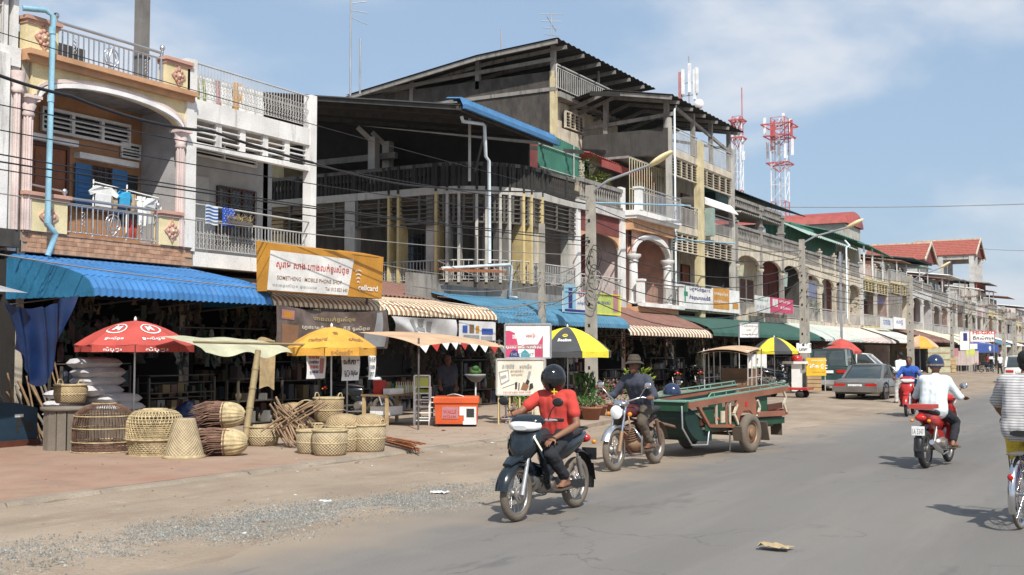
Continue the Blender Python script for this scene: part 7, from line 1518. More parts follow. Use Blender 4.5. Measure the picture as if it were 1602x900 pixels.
for i, (px, m, lb) in enumerate(((331, 'cloth_white', 'blue and white striped towel over the white balcony pole'), (357, 'towel_blue', 'royal blue spotted towel over the white balcony pole'))):
 c = onX(px, 345, F+.09); T = thing('towel', lb, 'towel', (F+.09, c.y, 4.95)); w_ = .38; mb = MB(); fn = lambda u, v: (F+.09+.01*sin(u*8), c.y+(u-.5)*w_, 4.96-.42*v+.012*sin(u*6)); mb.grid(fn, 8, 8); build(mb, 'fabric', m, T)
 mb = MB(); f5 = lambda u, v: (F+.097+.01*sin(u*8), c.y+(u-.5)*w_, 4.96-.42*v+.012*sin(u*6))
 if i == 0:
  for k in range(5): mb.grid(lambda u, v: f5(u, .1+k*.18+.08*v), 8, 1)
  build(mb, 'stripes', 'p_blue', T)
 else:
  for k in range(28): u_, v_ = .12+.25*(k % 4)+.1*((k//4) % 2), .08+.13*(k//4); mb.add([f5(u_-.03, v_), f5(u_, v_-.03), f5(u_+.03, v_), f5(u_, v_+.03)], [(0,1,2,3)])
  build(mb, 'spots', 'ink_white', T)
# washing on the roof terrace of the white shophouse
for i, (px, py, m, s_) in enumerate(((312, 122, 'leaf_yellow', .4), (325, 122, 'laundry_white', .55), (340, 126, 'p_pink', .3), (352, 130, 'laundry_white', .5), (372, 130, 'sign_orange', .28), (385, 138, 'laundry_white', .5), (402, 142, 'laundry_white', .45))):
 c = onX(px, py, F-.5); o = garment('terrace_cloth', ('yellow-green cloth at the left end of', 'large white cloth second from the left on', 'pinkish cloth on', 'white cloth right of the pink one on', 'orange cloth on', 'white cloth right of the orange one on', 'last white cloth on')[i]+' the white terrace line', 'laundry', F-.5, c.y, c.z, s_, .62+.1*(i % 3), m, 0, i)
# ================================================================ utility poles, wires, towers
def pole(label, px, X, ztop, w_=.26, arm=None, crossz=(), yy=None, taper=.7, name='utility_pole', mat='pole_concrete', lamp=True):
 y = yy or onX(px, 560, X).y; T = thing(name, label, 'pole', (X, y, 0)); mb = MB(); h = w_/2
 V = [(X-h, y-h, 0), (X+h, y-h, 0), (X+h, y+h, 0), (X-h, y+h, 0)]; k = h*taper; V += [(X-k, y-k, ztop), (X+k, y-k, ztop), (X+k, y+k, ztop), (X-k, y+k, ztop)]
 mb.add(V, [(0,3,2,1), (4,5,6,7), (0,1,5,4), (1,2,6,5), (2,3,7,6), (3,0,4,7)])
 build(mb, 'shaft', mat, T)
 if w_ > .2:
  mb = MB()
  for i in range(int((ztop-1.6)/.6)): z = 1.2+i*.6; kk = h*(1-(1-taper)*z/ztop); mb.box(X-.035, X+.035, y-kk-.003, y-kk+.01, z, z+.10)
  build(mb, 'slots', 'void_shade', T)
 for z in crossz:
  mb = MB(); mb.box(X-.75, X+.75, y-h-.06, y-h, z-.05, z+.05); build(mb, 'crossarm', 'iron_rust', T)
  for dx in (-.65, -.3, .3, .65): mb = MB(); mb.lathe([(.02,0), (.05,.02), (.03,.06), (.05,.09), (0,.12)], (X+dx, y-h-.03, z+.05), 8); build(mb, 'insulator', 'insulator', T)
 if arm:
  mb = MB(); a = Vector((X, y, arm[0])); b = arm[1]; mb.tube([a, a+Vector((.1, 0, .4)), a.lerp(b, .3)+Vector((0,0,.35)), b], .04, 7); build(mb, 'lamp_arm', 'steel_dull', T)
  if lamp: mb = MB(); d_ = (b-a).normalized(); R_ = d_.to_track_quat('X', 'Z').to_matrix(); mb.ell(b+d_*.3, (.42,.13,.09), R_, 12); build(mb, 'lamp_head', 'cream', T)
 return T
def P3(px, py, X): return onX(px, py, X)
XP = -14.2
y1 = onX(925, 560, XP).y; zt = P3(922, 290, XP).z; lt_ = onY(1035, 245, y1)
pole('tall concrete utility pole with a long street lamp arm, beside the black and yellow umbrella', 925, XP, zt, .30, arm=(P3(925, 320, XP).z, Vector((lt_.x-.3, y1, lt_.z-.2))), crossz=())
X2 = -16.2; pole('thin grey concrete pole behind the pink and teal sign board', 848, X2, P3(848, 350, X2).z, .2)
X3 = -12.9; pole('double concrete pole carrying the white number board', 1257, X3, P3(1255, 375, X3).z, .26, arm=(P3(1257, 395, X3).z, onY(1326, 356, onX(1257, 560, X3).y)), taper=.75)
X3b = -13.2; pole('rear twin of the double concrete pole by the yellow sign', 1263, X3b, P3(1263, 420, X3b).z, .22)
pole('slim dark pole standing right behind the red umbrella', 1317, -15.5, P3(1317, 395, -15.5).z, .14, mat='steel_dull')
X4 = -14.5
pole('concrete lamp pole between the grey car and the blue shirted rider', 1425, X4, P3(1423, 432, X4).z, .42, arm=(P3(1423, 450, X4).z, onY(1472, 419, onX(1425, 560, X4).y)), taper=.75)
for i, (px, X, top_, w_) in enumerate(((1490, -14.5, 470, .3), (1519, -14.5, 455, .4), (1545, -15, 470, .35), (1571, -14, 480, .4), (1588, -12, 490, .4))):
 pole(('brown thin pole behind the pink banner', 'pale pole carrying the white emblem sign', 'dark pole right of the HI-GRO sign', 'far pole near the white van', 'farthest pole at the right edge')[i], px, X, P3(px, top_, X).z, w_, crossz=(P3(px, top_, X).z-.6,))
# pole on the roof of the cream shophouse
T = thing('rooftop_mast', 'square concrete mast rising behind the steel railing of the cream shophouse', 'mast', (-24, 17, 7)); c = onX(222, 60, -25); mb = MB(); mb.box(-25.15, -24.85, c.y-.15, c.y+.15, 7.2, 13); build(mb, 'shaft', 'mast_dark', T); mb = MB(); mb.box(-25.17, -24.83, c.y-.17, c.y+.17, 10, 10.06); build(mb, 'band', 'concrete_dark', T)
# wires
wn = [0]
def wire(pts, label, r=.012, mat='cable', sag=0, n=14, group='overhead wires along the shophouses'):
 pts = [Vector(p) for p in pts]; P = []
 for a, b in zip(pts, pts[1:]):
  for i in range(n): t = i/n; p = a.lerp(b, t); p.z -= sag*4*t*(1-t); P.append(p)
 P.append(pts[-1]); mb = MB(); mb.tube(P, r, 4); wn[0] += 1
 return top(mb, 'wire', mat, label, 'wire', tuple(P[0]), group)
PT = Vector((XP, y1, 0)); A2 = Vector((X2, onX(848, 560, X2).y, 0))
def at(px, py, X): return onX(px, py, X)
XW = -16.4
wire([at(-10, 115, XW), at(110, 150, XW), at(230, 190, XW), at(330, 205, XW), at(490, 255, XW)], 'thickest black cable crossing the cream arch and the louvered band', .03, sag=.03)
wire([at(490, 255, XW), at(640, 290, XW), at(850, 300, XW), at(925, 320, XP)], 'thick black cable continuing over the dark balustrade to the lamp pole', .022, sag=.05)
wl = [(0, 160, 925, 330, .01), (0, 200, 925, 345, .01), (0, 238, 925, 372, .012), (0, 250, 925, 378, .014), (0, 262, 925, 385, .010), (0, 300, 925, 400, .010), (0, 45, 925, 310, .008), (0, 395, 600, 462, .012)]
wd_ = ['wire crossing just below the cream arch', 'wire passing over the fluted column capitals', 'dark wire running above the balcony laundry', 'darker wire just under the one above the laundry', 'wire crossing the laundry and the towels', 'wire running across the steel balcony rail', 'fine wire near the roof terrace rails', 'pale wire just above the blue awning']
for i, (x0, y0, x1, yy, r_) in enumerate(wl):
 wire([at(x0-20, y0, XW), at(x1, yy, XP if x1 == 925 else -16.3)], wd_[i], r_, mat='cable' if i not in (5, 7) else 'cable_grey', sag=.10+.04*(i % 3))
for i, (py0, py1) in enumerate(((395, 445), (410, 470), (432, 500), (452, 480), (425, 520), (440, 418))):
 wire([at(925, py0, XP), at(848, (py0+py1)/2+6, X2), at(560+i*25, py1-40+i*6, -16.5)], ('drooping pale cable from the lamp pole', 'second drooping cable from the lamp pole', 'slack service cable over the striped awning', 'service cable to the shed roof', 'lowest slack cable by the thin pole', 'taut cable to the dark corner building')[i], .012, mat='cable_grey', sag=.25)
for i, (py0, px1, py1) in enumerate(((322, 1255, 392), (345, 1255, 402), (385, 1255, 415), (400, 1255, 425), (430, 1255, 440), (450, 1257, 455), (470, 1257, 462))):
 wire([at(927, py0, XP), at(px1, py1, X3)], 'wire %s between the lamp pole and the double pole' % ('highest', 'second highest', 'third from the top', 'middle', 'third from the bottom', 'second lowest', 'lowest')[i], .014, sag=.5+.1*i)
 wire([at(px1, py1, X3), at(1423, 442+i*5, X4)], '%s wire from the double pole to the distant lamp pole' % ('first uppermost', 'second uppermost', 'third uppermost', 'central', 'third lowest', 'second lowest', 'lowest hanging')[i], .016, sag=.3)
for i in range(3): wire([at(1423, 444+i*8, X4), at(1571, 486+i*8, -14)], '%s of the far wires past the red tiled roofs' % ('topmost', 'middle one', 'lowest')[i], .03, sag=.3)
a = onY(960, 316, 70); b = onY(1640, 318, 70); wire([(a.x, 70, a.z), (b.x, 70, b.z)], 'long level wire crossing the open sky at right', .022, 'cable_grey', sag=.3)
a = onY(1530, 389, 150); b = onY(1700, 391, 150); wire([at(1530, 389, -20), (b.x, b.y, b.z)], 'lower level wire in the sky right of the red roof', .03, 'cable_grey', sag=.2)
# coil of spare cable on the lamp pole
T = thing('cable_coils', 'tangled loops of spare cable tied to the lamp pole', 'cable', (XP, y1-.2, 4.5)); r = random.Random(6)
for k in range(6):
 c = Vector((XP+r.uniform(.05, .3), y1-.22, P3(935, 430, XP).z+r.uniform(-.7, .7))); R_ = r.uniform(.25, .45); mb = MB(); mb.tube([(c.x+R_*.55*cos(t)+.03*sin(3*t), c.y-.03*k*.3, c.z+R_*sin(t)) for t in [j*pi/9 for j in range(18)]], .012, 4, closed=True); build(mb, 'loop', 'cable_grey' if k % 2 else 'cable', T)
# antennas
def antenna(label, px, pyb, pyt, X, kind=0):
 a = onX(px, pyb, X); b = onX(px, pyt, X); T = thing('roof_antenna', label, 'antenna', tuple(a)); mb = MB(); mb.tube([a, (a.x, a.y, b.z)], .035, 5); build(mb, 'mast', 'steel_dull', T); mb = MB()
 if kind == 1:
  for k in range(4): z = b.z-.15-k*.35; mb.tube([(a.x-.5+.08*k, a.y-.3, z), (a.x+.5-.08*k, a.y+.3, z)], .018, 4)
  mb.tube([(a.x, a.y-.5, b.z-.4), (a.x, a.y+.5, b.z-.9)], .018, 4)
 elif kind == 2:
  z = b.z-.1
  for k in range(3): mb.tube([(a.x, a.y, z-k*.25), (a.x+.4, a.y+.4, z+.1-k*.4)], .015, 4)
 if mb.v: build(mb, 'rods', 'steel_dull', T)
antenna('tall thin mast with a small fork rising left of the gable roof', 548, 150, 0, -24, 2); antenna('short leaning whip aerial beside the tall thin mast', 563, 148, 60, -24); antenna('television aerial on the ridge of the tall weathered block', 863, 72, 18, -26, 1); antenna('faint white whip aerial above the gable roof', 784, 82, 45, -27)
def tower(label, px, pyb, pyt, Y, wbase, whead, panels, plats, spire=None):
 b = onY(px, pyb, Y); t = onY(px, pyt, Y); T = thing('radio_tower', label, 'tower', (b.x, Y, 0)); z0 = max(0, b.z-14); z1 = t.z; n = int((z1-z0)/2.2); hw = wbase/2
 cs = [(-1,-1), (1,-1), (1,1), (-1,1)]
 for i in range(n):
  za = z0+(z1-z0)*i/n; zb = z0+(z1-z0)*(i+1)/n; mb = MB(); m = 'tower_red' if (i//3) % 2 == (n//3) % 2 else 'tower_white'
  for j in range(4):
   x, y_ = b.x+cs[j][0]*hw, Y+cs[j][1]*hw; x2, y2 = b.x+cs[(j+1) % 4][0]*hw, Y+cs[(j+1) % 4][1]*hw
   mb.bar((x, y_, za), (x, y_, zb), .10, .10); mb.bar((x, y_, za), (x2, y2, zb), .05, .05); mb.bar((x, y_, zb), (x2, y2, zb), .05, .05)
  build(mb, 'lattice_section', m, T)
 mb = MB(); mb.bar((b.x, Y, z0), (b.x, Y, z1), .16, .16); build(mb, 'cable_ladder', 'tower_white', T)
 for (zf, w_) in plats:
  z = z1-zf; mb = MB()
  for a_, c_ in zip(cs, cs[1:]+cs[:1]): mb.bar((b.x+a_[0]*w_/2, Y+a_[1]*w_/2, z), (b.x+c_[0]*w_/2, Y+c_[1]*w_/2, z), .14, .14); mb.bar((b.x, Y, z), (b.x+a_[0]*w_/2, Y+a_[1]*w_/2, z), .1, .1); mb.bar((b.x, Y, z-1.2), (b.x+a_[0]*w_/2, Y+a_[1]*w_/2, z), .07, .07)
  build(mb, 'platform', 'tower_red', T)
 for (dx, dy, dz, hh, m) in panels: mb = MB(); mb.box(b.x+dx-.16, b.x+dx+.16, Y+dy-.1, Y+dy+.1, z1-dz-hh, z1-dz); build(mb, 'panel_antenna', m, T);
 if spire: mb = MB(); mb.tube([(b.x+.6, Y, z1), (b.x+.6, Y, onY(px, spire, Y).z)], .07, 5); build(mb, 'spire', 'tower_red', T)
Yt = 150
k = 1/ (FPX/ (onY(1220, 250, Yt)-CAMP).dot(_fw))       # metres per photo pixel at that distance
tower('broad red and white radio tower with a wide head of white panel antennas', 1221, 310, 185, Yt, 22*k, 44*k, [(dx*k, dy*k, dz*k, 26*k, m) for dx, dy, dz, m in ((-22,-5,-2,'tower_white'), (-14,8,8,'tower_red'), (8,-6,-6,'tower_white'), (16,4,2,'tower_white'), (21,-8,6,'tower_red'), (-6,-10,6,'tower_red'), (-20,0,36,'tower_white'), (-10,-8,30,'ink_grey'), (2,-12,34,'ink_grey'), (20,0,34,'tower_white'), (12,-12,40,'tower_white'))], [(12*k, 46*k), (30*k, 40*k), (72*k, 34*k)])
k = 1/(FPX/(onY(1155, 250, 140)-CAMP).dot(_fw))
tower('slender red and white radio tower with a spire, left of the broad tower', 1155, 300, 183, 140, 13*k, 20*k, [(7*k, -5*k, 10*k, 10*k, 'tower_white'), (9*k, 0, 55*k, 14*k, 'tower_white'), (-10*k, 0, 50*k, 22*k, 'tower_white'), (-9*k, 0, 8*k, 12*k, 'tower_red')], [(6*k, 22*k), (34*k, 22*k)], spire=138)
k = 1/(FPX/(onY(1078, 150, 90)-CAMP).dot(_fw))
c = onY(1078, 170, 90); T = thing('panel_mast', 'rooftop mast with tall white panel antennas above the dark roof of the yellow column block', 'mast', tuple(c)); mb = MB(); z1 = onY(1078, 100, 90).z
for dx in (-12, 10, 0): mb.bar((c.x+dx*k, 90, c.z-30*k), (c.x+dx*k, 90, z1+(-10*k if dx else 20*k*.6)), .08, .08)
mb.bar((c.x-12*k, 90, z1-30*k), (c.x+14*k, 90, z1-30*k), .08, .08); mb.bar((c.x-12*k, 90, z1-50*k), (c.x+14*k, 90, z1-50*k), .08, .08); build(mb, 'mast', 'steel_dull', T)
for dx, z_, h_, m in ((-14, -12, 42, 'p_pink'), (-9, -8, 40, 'tower_white'), (2, 0, 46, 'tower_white'), (10, -10, 48, 'tower_white'), (14, -8, 40, 'tower_white')): mb = MB(); mb.box(c.x+dx*k-.12, c.x+dx*k+.12, 89.8, 90, z1+z_*k-h_*k, z1+z_*k); build(mb, 'panel_antenna', m, T)
mb = MB(); mb.lathe([(0,0), (.35,.02), (.45,.25)], (c.x+16*k, 89.7, z1-66*k), 12, ax='y'); build(mb, 'dish', 'tower_white', T)
# ================================================================ vehicles (local frame: x forward, y left, z up)
def V3(*a): return Vector(a)
def ringxz(x, z, hw, hh, pit=0, n=14, e=2.6):
 R = []
 for i in range(n):
  a = 2*pi*i/n; c, s = cos(a), sin(a); y = hw*math.copysign(abs(c)**(2/e), c); k = hh*math.copysign(abs(s)**(2/e), s)
  R.append((x-k*sin(pit), y, z+k*cos(pit)))
 return R
def sloft(mb, S, m=0, n=14, e=2.6):
 """S: (x,z,halfwidth,halfheight) stations"""
 rs = []
 for i, (x, z, w_, h_) in enumerate(S):
  a = S[max(0, i-1)]; b = S[min(len(S)-1, i+1)]; pit = atan2(b[1]-a[1], b[0]-a[0]); pit = pit if abs(pit) < pi/2 else pit-math.copysign(pi, pit)
  rs.append(ringxz(x, z, w_, h_, pit, n, e))
 return mb.loft(rs, m)
def wheel(T, x, y, R, tw, tyre='rubber', rim='alloy', spokes=18, hub=.05, name='wheel', disc=False):
 mb = MB(); mb.lathe([(0,-.05), (hub,-.05), (hub*1.15,-.04), (hub*.6,-.02), (hub*.6,.02), (hub*1.15,.04), (hub,.05), (0,.05)], (x,y,R), 14, ax='y'); w_ = build(mb, name, rim, T)
 mb = MB(); k = tw/2; ri = R-tw*.95
 mb.lathe([(ri,-k*.7), (ri+tw*.25,-k), (R-tw*.25,-k*.95), (R-.006,-k*.55), (R,0), (R-.006,k*.55), (R-tw*.25,k*.95), (ri+tw*.25,k), (ri,k*.7), (ri,-k*.7)], (x,y,R), 32, ax='y'); build(mb, 'tyre', tyre, w_)
 mb = MB(); mb.lathe([(ri+.004,-k*.7), (ri-.012,-k*.6), (ri-.018,0), (ri-.012,k*.6), (ri+.004,k*.7), (ri+.004,-k*.7)], (x,y,R), 28, ax='y')
 if disc: mb.lathe([(.0,k*.35), (ri*.35,k*.4), (ri*.6,k*.1), (ri*.95,k*.3), (ri*.95,k*.2), (ri*.6,0), (0,.0)], (x,y,R), 20, ax='y')
 build(mb, 'rim', 'chrome' if rim == 'chrome' else rim, w_)
 if spokes:
  mb = MB()
  for i in range(spokes):
   a = 2*pi*i/spokes; b = a+(.35 if i % 2 else -.35); s = .035 if i % 4 < 2 else -.035
   mb.tube([(x+hub*cos(b), y+s, R+hub*sin(b)), (x+ri*cos(a), y, R+ri*sin(a))], .0028, 3)
  build(mb, 'spokes', 'chrome', w_)
 return w_
def arcsheet(mb, c, R, a0, a1, w_, m=0, drop=.03, n=12, th=.004):
 """mudguard following a wheel"""
 x0, y0, z0 = c
 def fn(u, v):
  a = a0+(a1-a0)*u; t = 2*v-1; r = R-drop*t*t*1.2; return (x0+r*cos(a), y0+t*w_/2, z0+r*sin(a))
 mb.grid(fn, n, 6, m)
def scooter(label, loc, rot, paint, seatm='vinyl', plate=None, box=False):
 T = thing('motorbike', label, 'motorbike', loc, rot, local=True); R = .275
 fw = wheel(T, .62, 0, R, .075, 'rubber_dusty' if paint == 'paint_black' else 'rubber'); rw = wheel(T, -.62, 0, R, .085, 'rubber_dusty' if paint == 'paint_black' else 'rubber', hub=.065)
 mb = MB(); mb.tube([(.60,.0,R), (.60,.055,R)], .07, 12); mb.lathe([(.07,.05), (.105,.05), (.105,.054), (.07,.054)], (.62,0,R), 20, ax='y'); build(mb, 'brake_disc', 'alloy', T)
 mb = MB()
 for s in (-1, 1): mb.tube([(.63,s*.075,R-.01), (.53,s*.07,.55), (.44,s*.06,.80)], [.022,.022,.018], 8)
 mb.bar((.53,-.08,.56), (.53,.08,.56), .05, .03); build(mb, 'fork', 'steel_dull', T)
 mb = MB(); arcsheet(mb, (.62,0,R), .335, radians(10), radians(150), .15, drop=.035); sloft(mb, [(.80,.57,.05,.02), (.68,.62,.075,.03), (.55,.62,.08,.05), (.46,.62,.07,.05)]); build(mb, 'front_fender', paint, T)
 mb = MB()
 sloft(mb, [(.50,.60,.07,.06), (.49,.70,.15,.09), (.43,.83,.18,.085), (.37,.93,.12,.05)], n=16)
 for s in (-1, 1):
  P = [(.44,s*.10,.90), (.52,s*.155,.80), (.45,s*.20,.66), (.33,s*.205,.48), (.24,s*.17,.30), (.18,s*.10,.27), (.22,s*.09,.42), (.33,s*.08,.62), (.36,s*.05,.85)]
  Q = [(a-.035,b*.96,c) for a, b, c in P]; n = len(P); mb.add(P+Q, [tuple(range(n)), tuple(range(2*n-1, n-1, -1))]+[(i, (i+1) % n, n+(i+1) % n, n+i) for i in range(n)])
 build(mb, 'leg_shield', paint, T)
 mb = MB()
 for s in (-1, 1): mb.add([(.512,s*.150,.845), (.535,s*.158,.815), (.46,s*.2035,.69), (.445,s*.2,.71)], [(0,1,2,3)])
 mb.add([(.515,-.03,.79), (.515,.03,.79), (.50,.04,.81), (.50,-.04,.81)], [(0,1,2,3)]); build(mb, 'stripe_decal', 'sign_cream', T)
 mb = MB(); sloft(mb, [(.24,.98,.05,.03), (.32,.99,.17,.06), (.40,.985,.19,.07), (.47,.965,.15,.055), (.51,.955,.06,.02)], n=18); build(mb, 'handlebar_cover', paint, T)
 mb = MB(); sloft(mb, [(.43,.945,.185,.058), (.50,.935,.16,.052), (.55,.925,.08,.025)], n=18); build(mb, 'headlight', 'lens_clear', T)
 mb = MB(); mb.tube([(.30,-.34,1.0), (.33,-.15,1.0), (.33,.15,1.0), (.30,.34,1.0)], .012, 6)
 for s in (-1, 1): mb.tube([(.35,s*.16,.99), (.37,s*.33,1.0)], .006, 4)
 hb = build(mb, 'handlebar', 'steel_dull', T); mb = MB()
 for s in (-1, 1): mb.tube([(.305,s*.24,1.0), (.295,s*.36,1.0)], .018, 8)
 build(mb, 'grip', 'vinyl', hb)
 for s in (-1, 1):
  mb = MB(); mb.tube([(.33,s*.20,1.0), (.35,s*.25,1.10), (.34,s*.30,1.16)], .006, 5); st = build(mb, 'mirror', 'vinyl', T); mb = MB(); mb.ell((.34,s*.32,1.18), (.015,.065,.045), n=14); build(mb, 'mirror_head', 'vinyl' if paint == 'paint_black' else 'chrome', st)
 mb = MB(); sloft(mb, [(.33,.50,.06,.07), (.15,.44,.07,.08), (.0,.47,.07,.09), (-.12,.55,.08,.1)]); build(mb, 'spine_cover', paint, T)
 mb = MB(); sloft(mb, [(.10,.63,.06,.10), (-.05,.64,.115,.13), (-.3,.67,.13,.12), (-.55,.72,.11,.09), (-.74,.77,.07,.055), (-.82,.79,.04,.03)], n=18, e=2.3); build(mb, 'tail_fairing', paint, T)
 mb = MB(); sloft(mb, [(.13,.745,.05,.03), (.0,.765,.11,.05), (-.25,.79,.135,.05), (-.5,.82,.12,.045), (-.66,.835,.08,.025)], n=16); build(mb, 'seat', seatm, T)
 mb = MB(); mb.tube([(-.45,.10,.83), (-.72,.10,.86), (-.78,.05,.86), (-.78,-.05,.86), (-.72,-.10,.86), (-.45,-.10,.83)], .013, 6); build(mb, 'grab_rail', 'chrome' if paint != 'paint_black' else 'vinyl', T)
 mb = MB(); mb.ell((-.83,0,.74), (.05,.085,.05), n=12); build(mb, 'tail_light', 'lens_red', T)
 mb = MB(); arcsheet(mb, (-.62,0,R), .37, radians(80), radians(195), .13, drop=.03); mb.add([(-.93,-.07,.46), (-.93,.07,.46), (-1.0,.06,.27), (-1.0,-.06,.27)], [(0,1,2,3)]); build(mb, 'rear_fender', 'vinyl', T)
 mb = MB(); mb.bar((-.96,-.09,.56), (-.96,.09,.56), .012, .13); pl = build(mb, 'number_plate', 'ink_white' if plate else 'vinyl', T)
 if plate: mb = MB(); text_on(mb, plate, lambda u, v: (-.968, .08-u, .51+v), .0, .0, .16, .08, 0, .02); build(mb, 'plate_number', 'ink_grey', pl)
 mb = MB(); mb.ell((.08,0,.33), (.19,.12,.11), n=14); mb.tube([(.02,-.14,.31), (.02,.14,.31)], .085, 14); mb.tube([(.15,0,.34), (.33,0,.38)], .06, 10)
 for k in range(5): mb.tube([(.19+.03*k,0,.35), (.2+.03*k,0,.35)], .085, 10)
 build(mb, 'engine', 'alloy', T)
 mb = MB(); mb.tube([(.25,-.06,.30), (.18,-.11,.19), (-.2,-.14,.18), (-.35,-.15,.24)], .016, 7); mb.tube([(-.32,-.15,.23), (-.55,-.155,.30), (-.85,-.16,.40)], [.03,.045,.038], 10); build(mb, 'exhaust', 'chrome', T)
 mb = MB()
 for s in (-1, 1): mb.bar((-.08,s*.09,.33), (-.64,s*.09,R), .025, .04)
 mb.tube([(-.1,-.2,.24), (-.1,.2,.24)], .012, 5)
 for s in (-1, 1): mb.tube([(.05,s*.14,.24), (.05,s*.26,.25)], .014, 6)
 build(mb, 'swingarm', 'iron', T)
 mb = MB()
 for s in (-1, 1): mb.tube([(-.58,s*.11,.30), (-.45,s*.12,.60)], .014, 6); mb.tube([(-.56,s*.11,.36), (-.47,s*.12,.56)], .028, 8)
 build(mb, 'shock_absorber', 'alloy', T); mb = MB(); mb.bar((-.05,.115,.30), (-.62,.115,R), .015, .09); build(mb, 'chain_case', 'vinyl', T)
 if box: mb = MB(); mb.box(-.86,-.50,-.17,.17,.87,.93); build(mb, 'rear_rack', 'laundry_red', T)
 for s in (-1, 1): mb = MB(); mb.ell((-.84,s*.12,.70), (.025,.03,.025), n=8); build(mb, 'indicator', 'lens_amber', T)
 return T
def roadbike(label, loc, rot):
 T = thing('motorbike', label, 'motorbike', loc, rot, local=True); R = .30
 wheel(T, .68, 0, R, .085, 'rubber_dusty', 'alloy', hub=.07); wheel(T, -.66, 0, R-.01, .10, 'rubber_dusty', 'alloy', hub=.08)
 mb = MB()
 for s in (-1, 1): mb.tube([(.69,s*.085,R-.02), (.60,s*.085,.56)], .03, 8)
 build(mb, 'fork_leg', 'alloy_rust', T); mb = MB()
 for s in (-1, 1): mb.tube([(.60,s*.085,.56), (.47,s*.085,.93)], .018, 8)
 mb.bar((.46,-.1,.93), (.46,.1,.93), .06, .03); build(mb, 'fork_tube', 'chrome', T)
 mb = MB(); arcsheet(mb, (.68,0,R), .355, radians(25), radians(135), .13); build(mb, 'front_fender', 'steel', T)
 mb = MB(); mb.lathe([(.02,-.10), (.07,-.06), (.095,0), (.10,.05)], (.56,0,.83), 18, ax='x'); build(mb, 'headlight', 'chrome', T); mb = MB(); mb.lathe([(.098,.05), (.06,.072), (0,.08)], (.56,0,.83), 18, ax='x'); build(mb, 'headlight_glass', 'lens_clear', T)
 for s in (-1, 1): mb = MB(); mb.ell((.52,s*.17,.80), (.035,.035,.035), n=10); build(mb, 'indicator', 'lens_amber', T)
 mb = MB(); mb.ell((.50,0,.95), (.07,.13,.05), n=12); build(mb, 'gauge', 'chrome', T)
 mb = MB(); mb.tube([(.22,-.38,1.02), (.32,-.25,1.04), (.44,-.1,.98), (.44,.1,.98), (.32,.25,1.04), (.22,.38,1.02)], .013, 7); hb = build(mb, 'handlebar', 'chrome', T)
 for s in (-1, 1): mb = MB(); mb.tube([(.34,s*.24,1.04), (.38,s*.33,1.15), (.36,s*.37,1.19)], .006, 5); q_ = build(mb, 'mirror', 'chrome', T); mb = MB(); mb.ell((.36,s*.38,1.21), (.015,.06,.045), n=12); build(mb, 'mirror_head', 'chrome', q_)
 mb = MB(); sloft(mb, [(.42,.82,.06,.05), (.30,.84,.12,.10), (.12,.83,.13,.10), (-.04,.79,.08,.06)], n=16); build(mb, 'fuel_tank', 'paint_maroon', T)
 mb = MB(); sloft(mb, [(.0,.78,.08,.04), (-.2,.79,.13,.05), (-.5,.82,.12,.05), (-.68,.84,.1,.035)], n=14); build(mb, 'seat', 'vinyl', T)
 mb = MB(); mb.tube([(.42,0,.80), (.34,.0,.35), (.20,0,.22), (-.15,0,.22), (-.2,0,.6), (-.7,0,.72)], .02, 6); mb.tube([(.42,0,.75), (-.2,0,.66)], .02, 6); build(mb, 'frame', 'paint_maroon', T)
 mb = MB(); mb.ell((.02,0,.36), (.2,.12,.13), n=14); mb.tube([(.0,-.14,.34), (.0,.14,.34)], .09, 14); mb.tube([(.14,0,.40), (.22,0,.62)], .07, 10)
 for k in range(6): mb.tube([(.145+.012*k,0,.43+.032*k), (.148+.012*k,0,.44+.032*k)], .105, 10)
 build(mb, 'engine', 'alloy_rust', T)
 mb = MB(); mb.tube([(.40,.02,.62), (.44,.20,.60), (.40,.30,.45), (.36,.28,.22), (.30,.1,.20), (.30,-.1,.20), (.36,-.28,.22), (.40,-.30,.45), (.44,-.20,.60), (.40,-.02,.62)], .016, 7); build(mb, 'crash_bar', 'chrome', T)
 mb = MB(); mb.tube([(.22,-.08,.5), (.30,-.12,.35), (.15,-.15,.2), (-.2,-.16,.2)], .02, 7); mb.tube([(-.15,-.16,.2), (-.8,-.18,.3)], [.035,.045], 9); build(mb, 'exhaust', 'chrome', T)
 mb = MB()
 for s in (-1, 1): mb.bar((-.1,s*.1,.3), (-.68,s*.1,R), .025, .04); mb.tube([(-.6,s*.12,.33), (-.45,s*.13,.68)], .03, 8); mb.tube([(.02,s*.12,.26), (.02,s*.28,.26)], .016, 6)
 build(mb, 'swingarm', 'iron_rust', T); mb = MB(); arcsheet(mb, (-.66,0,R), .37, radians(50), radians(170), .15); build(mb, 'rear_fender', 'iron_rust', T)
 mb = MB(); sloft(mb, [(-.0,.58,.10,.09), (-.25,.6,.11,.09)]); build(mb, 'side_panel', 'paint_maroon', T); mb = MB(); mb.tube([(.6,.19,.78), (.66,.25,.62), (.62,.2,.5), (.56,.1,.55)], .012, 5); build(mb, 'guard_bar', 'alloy_rust', T)
 return T
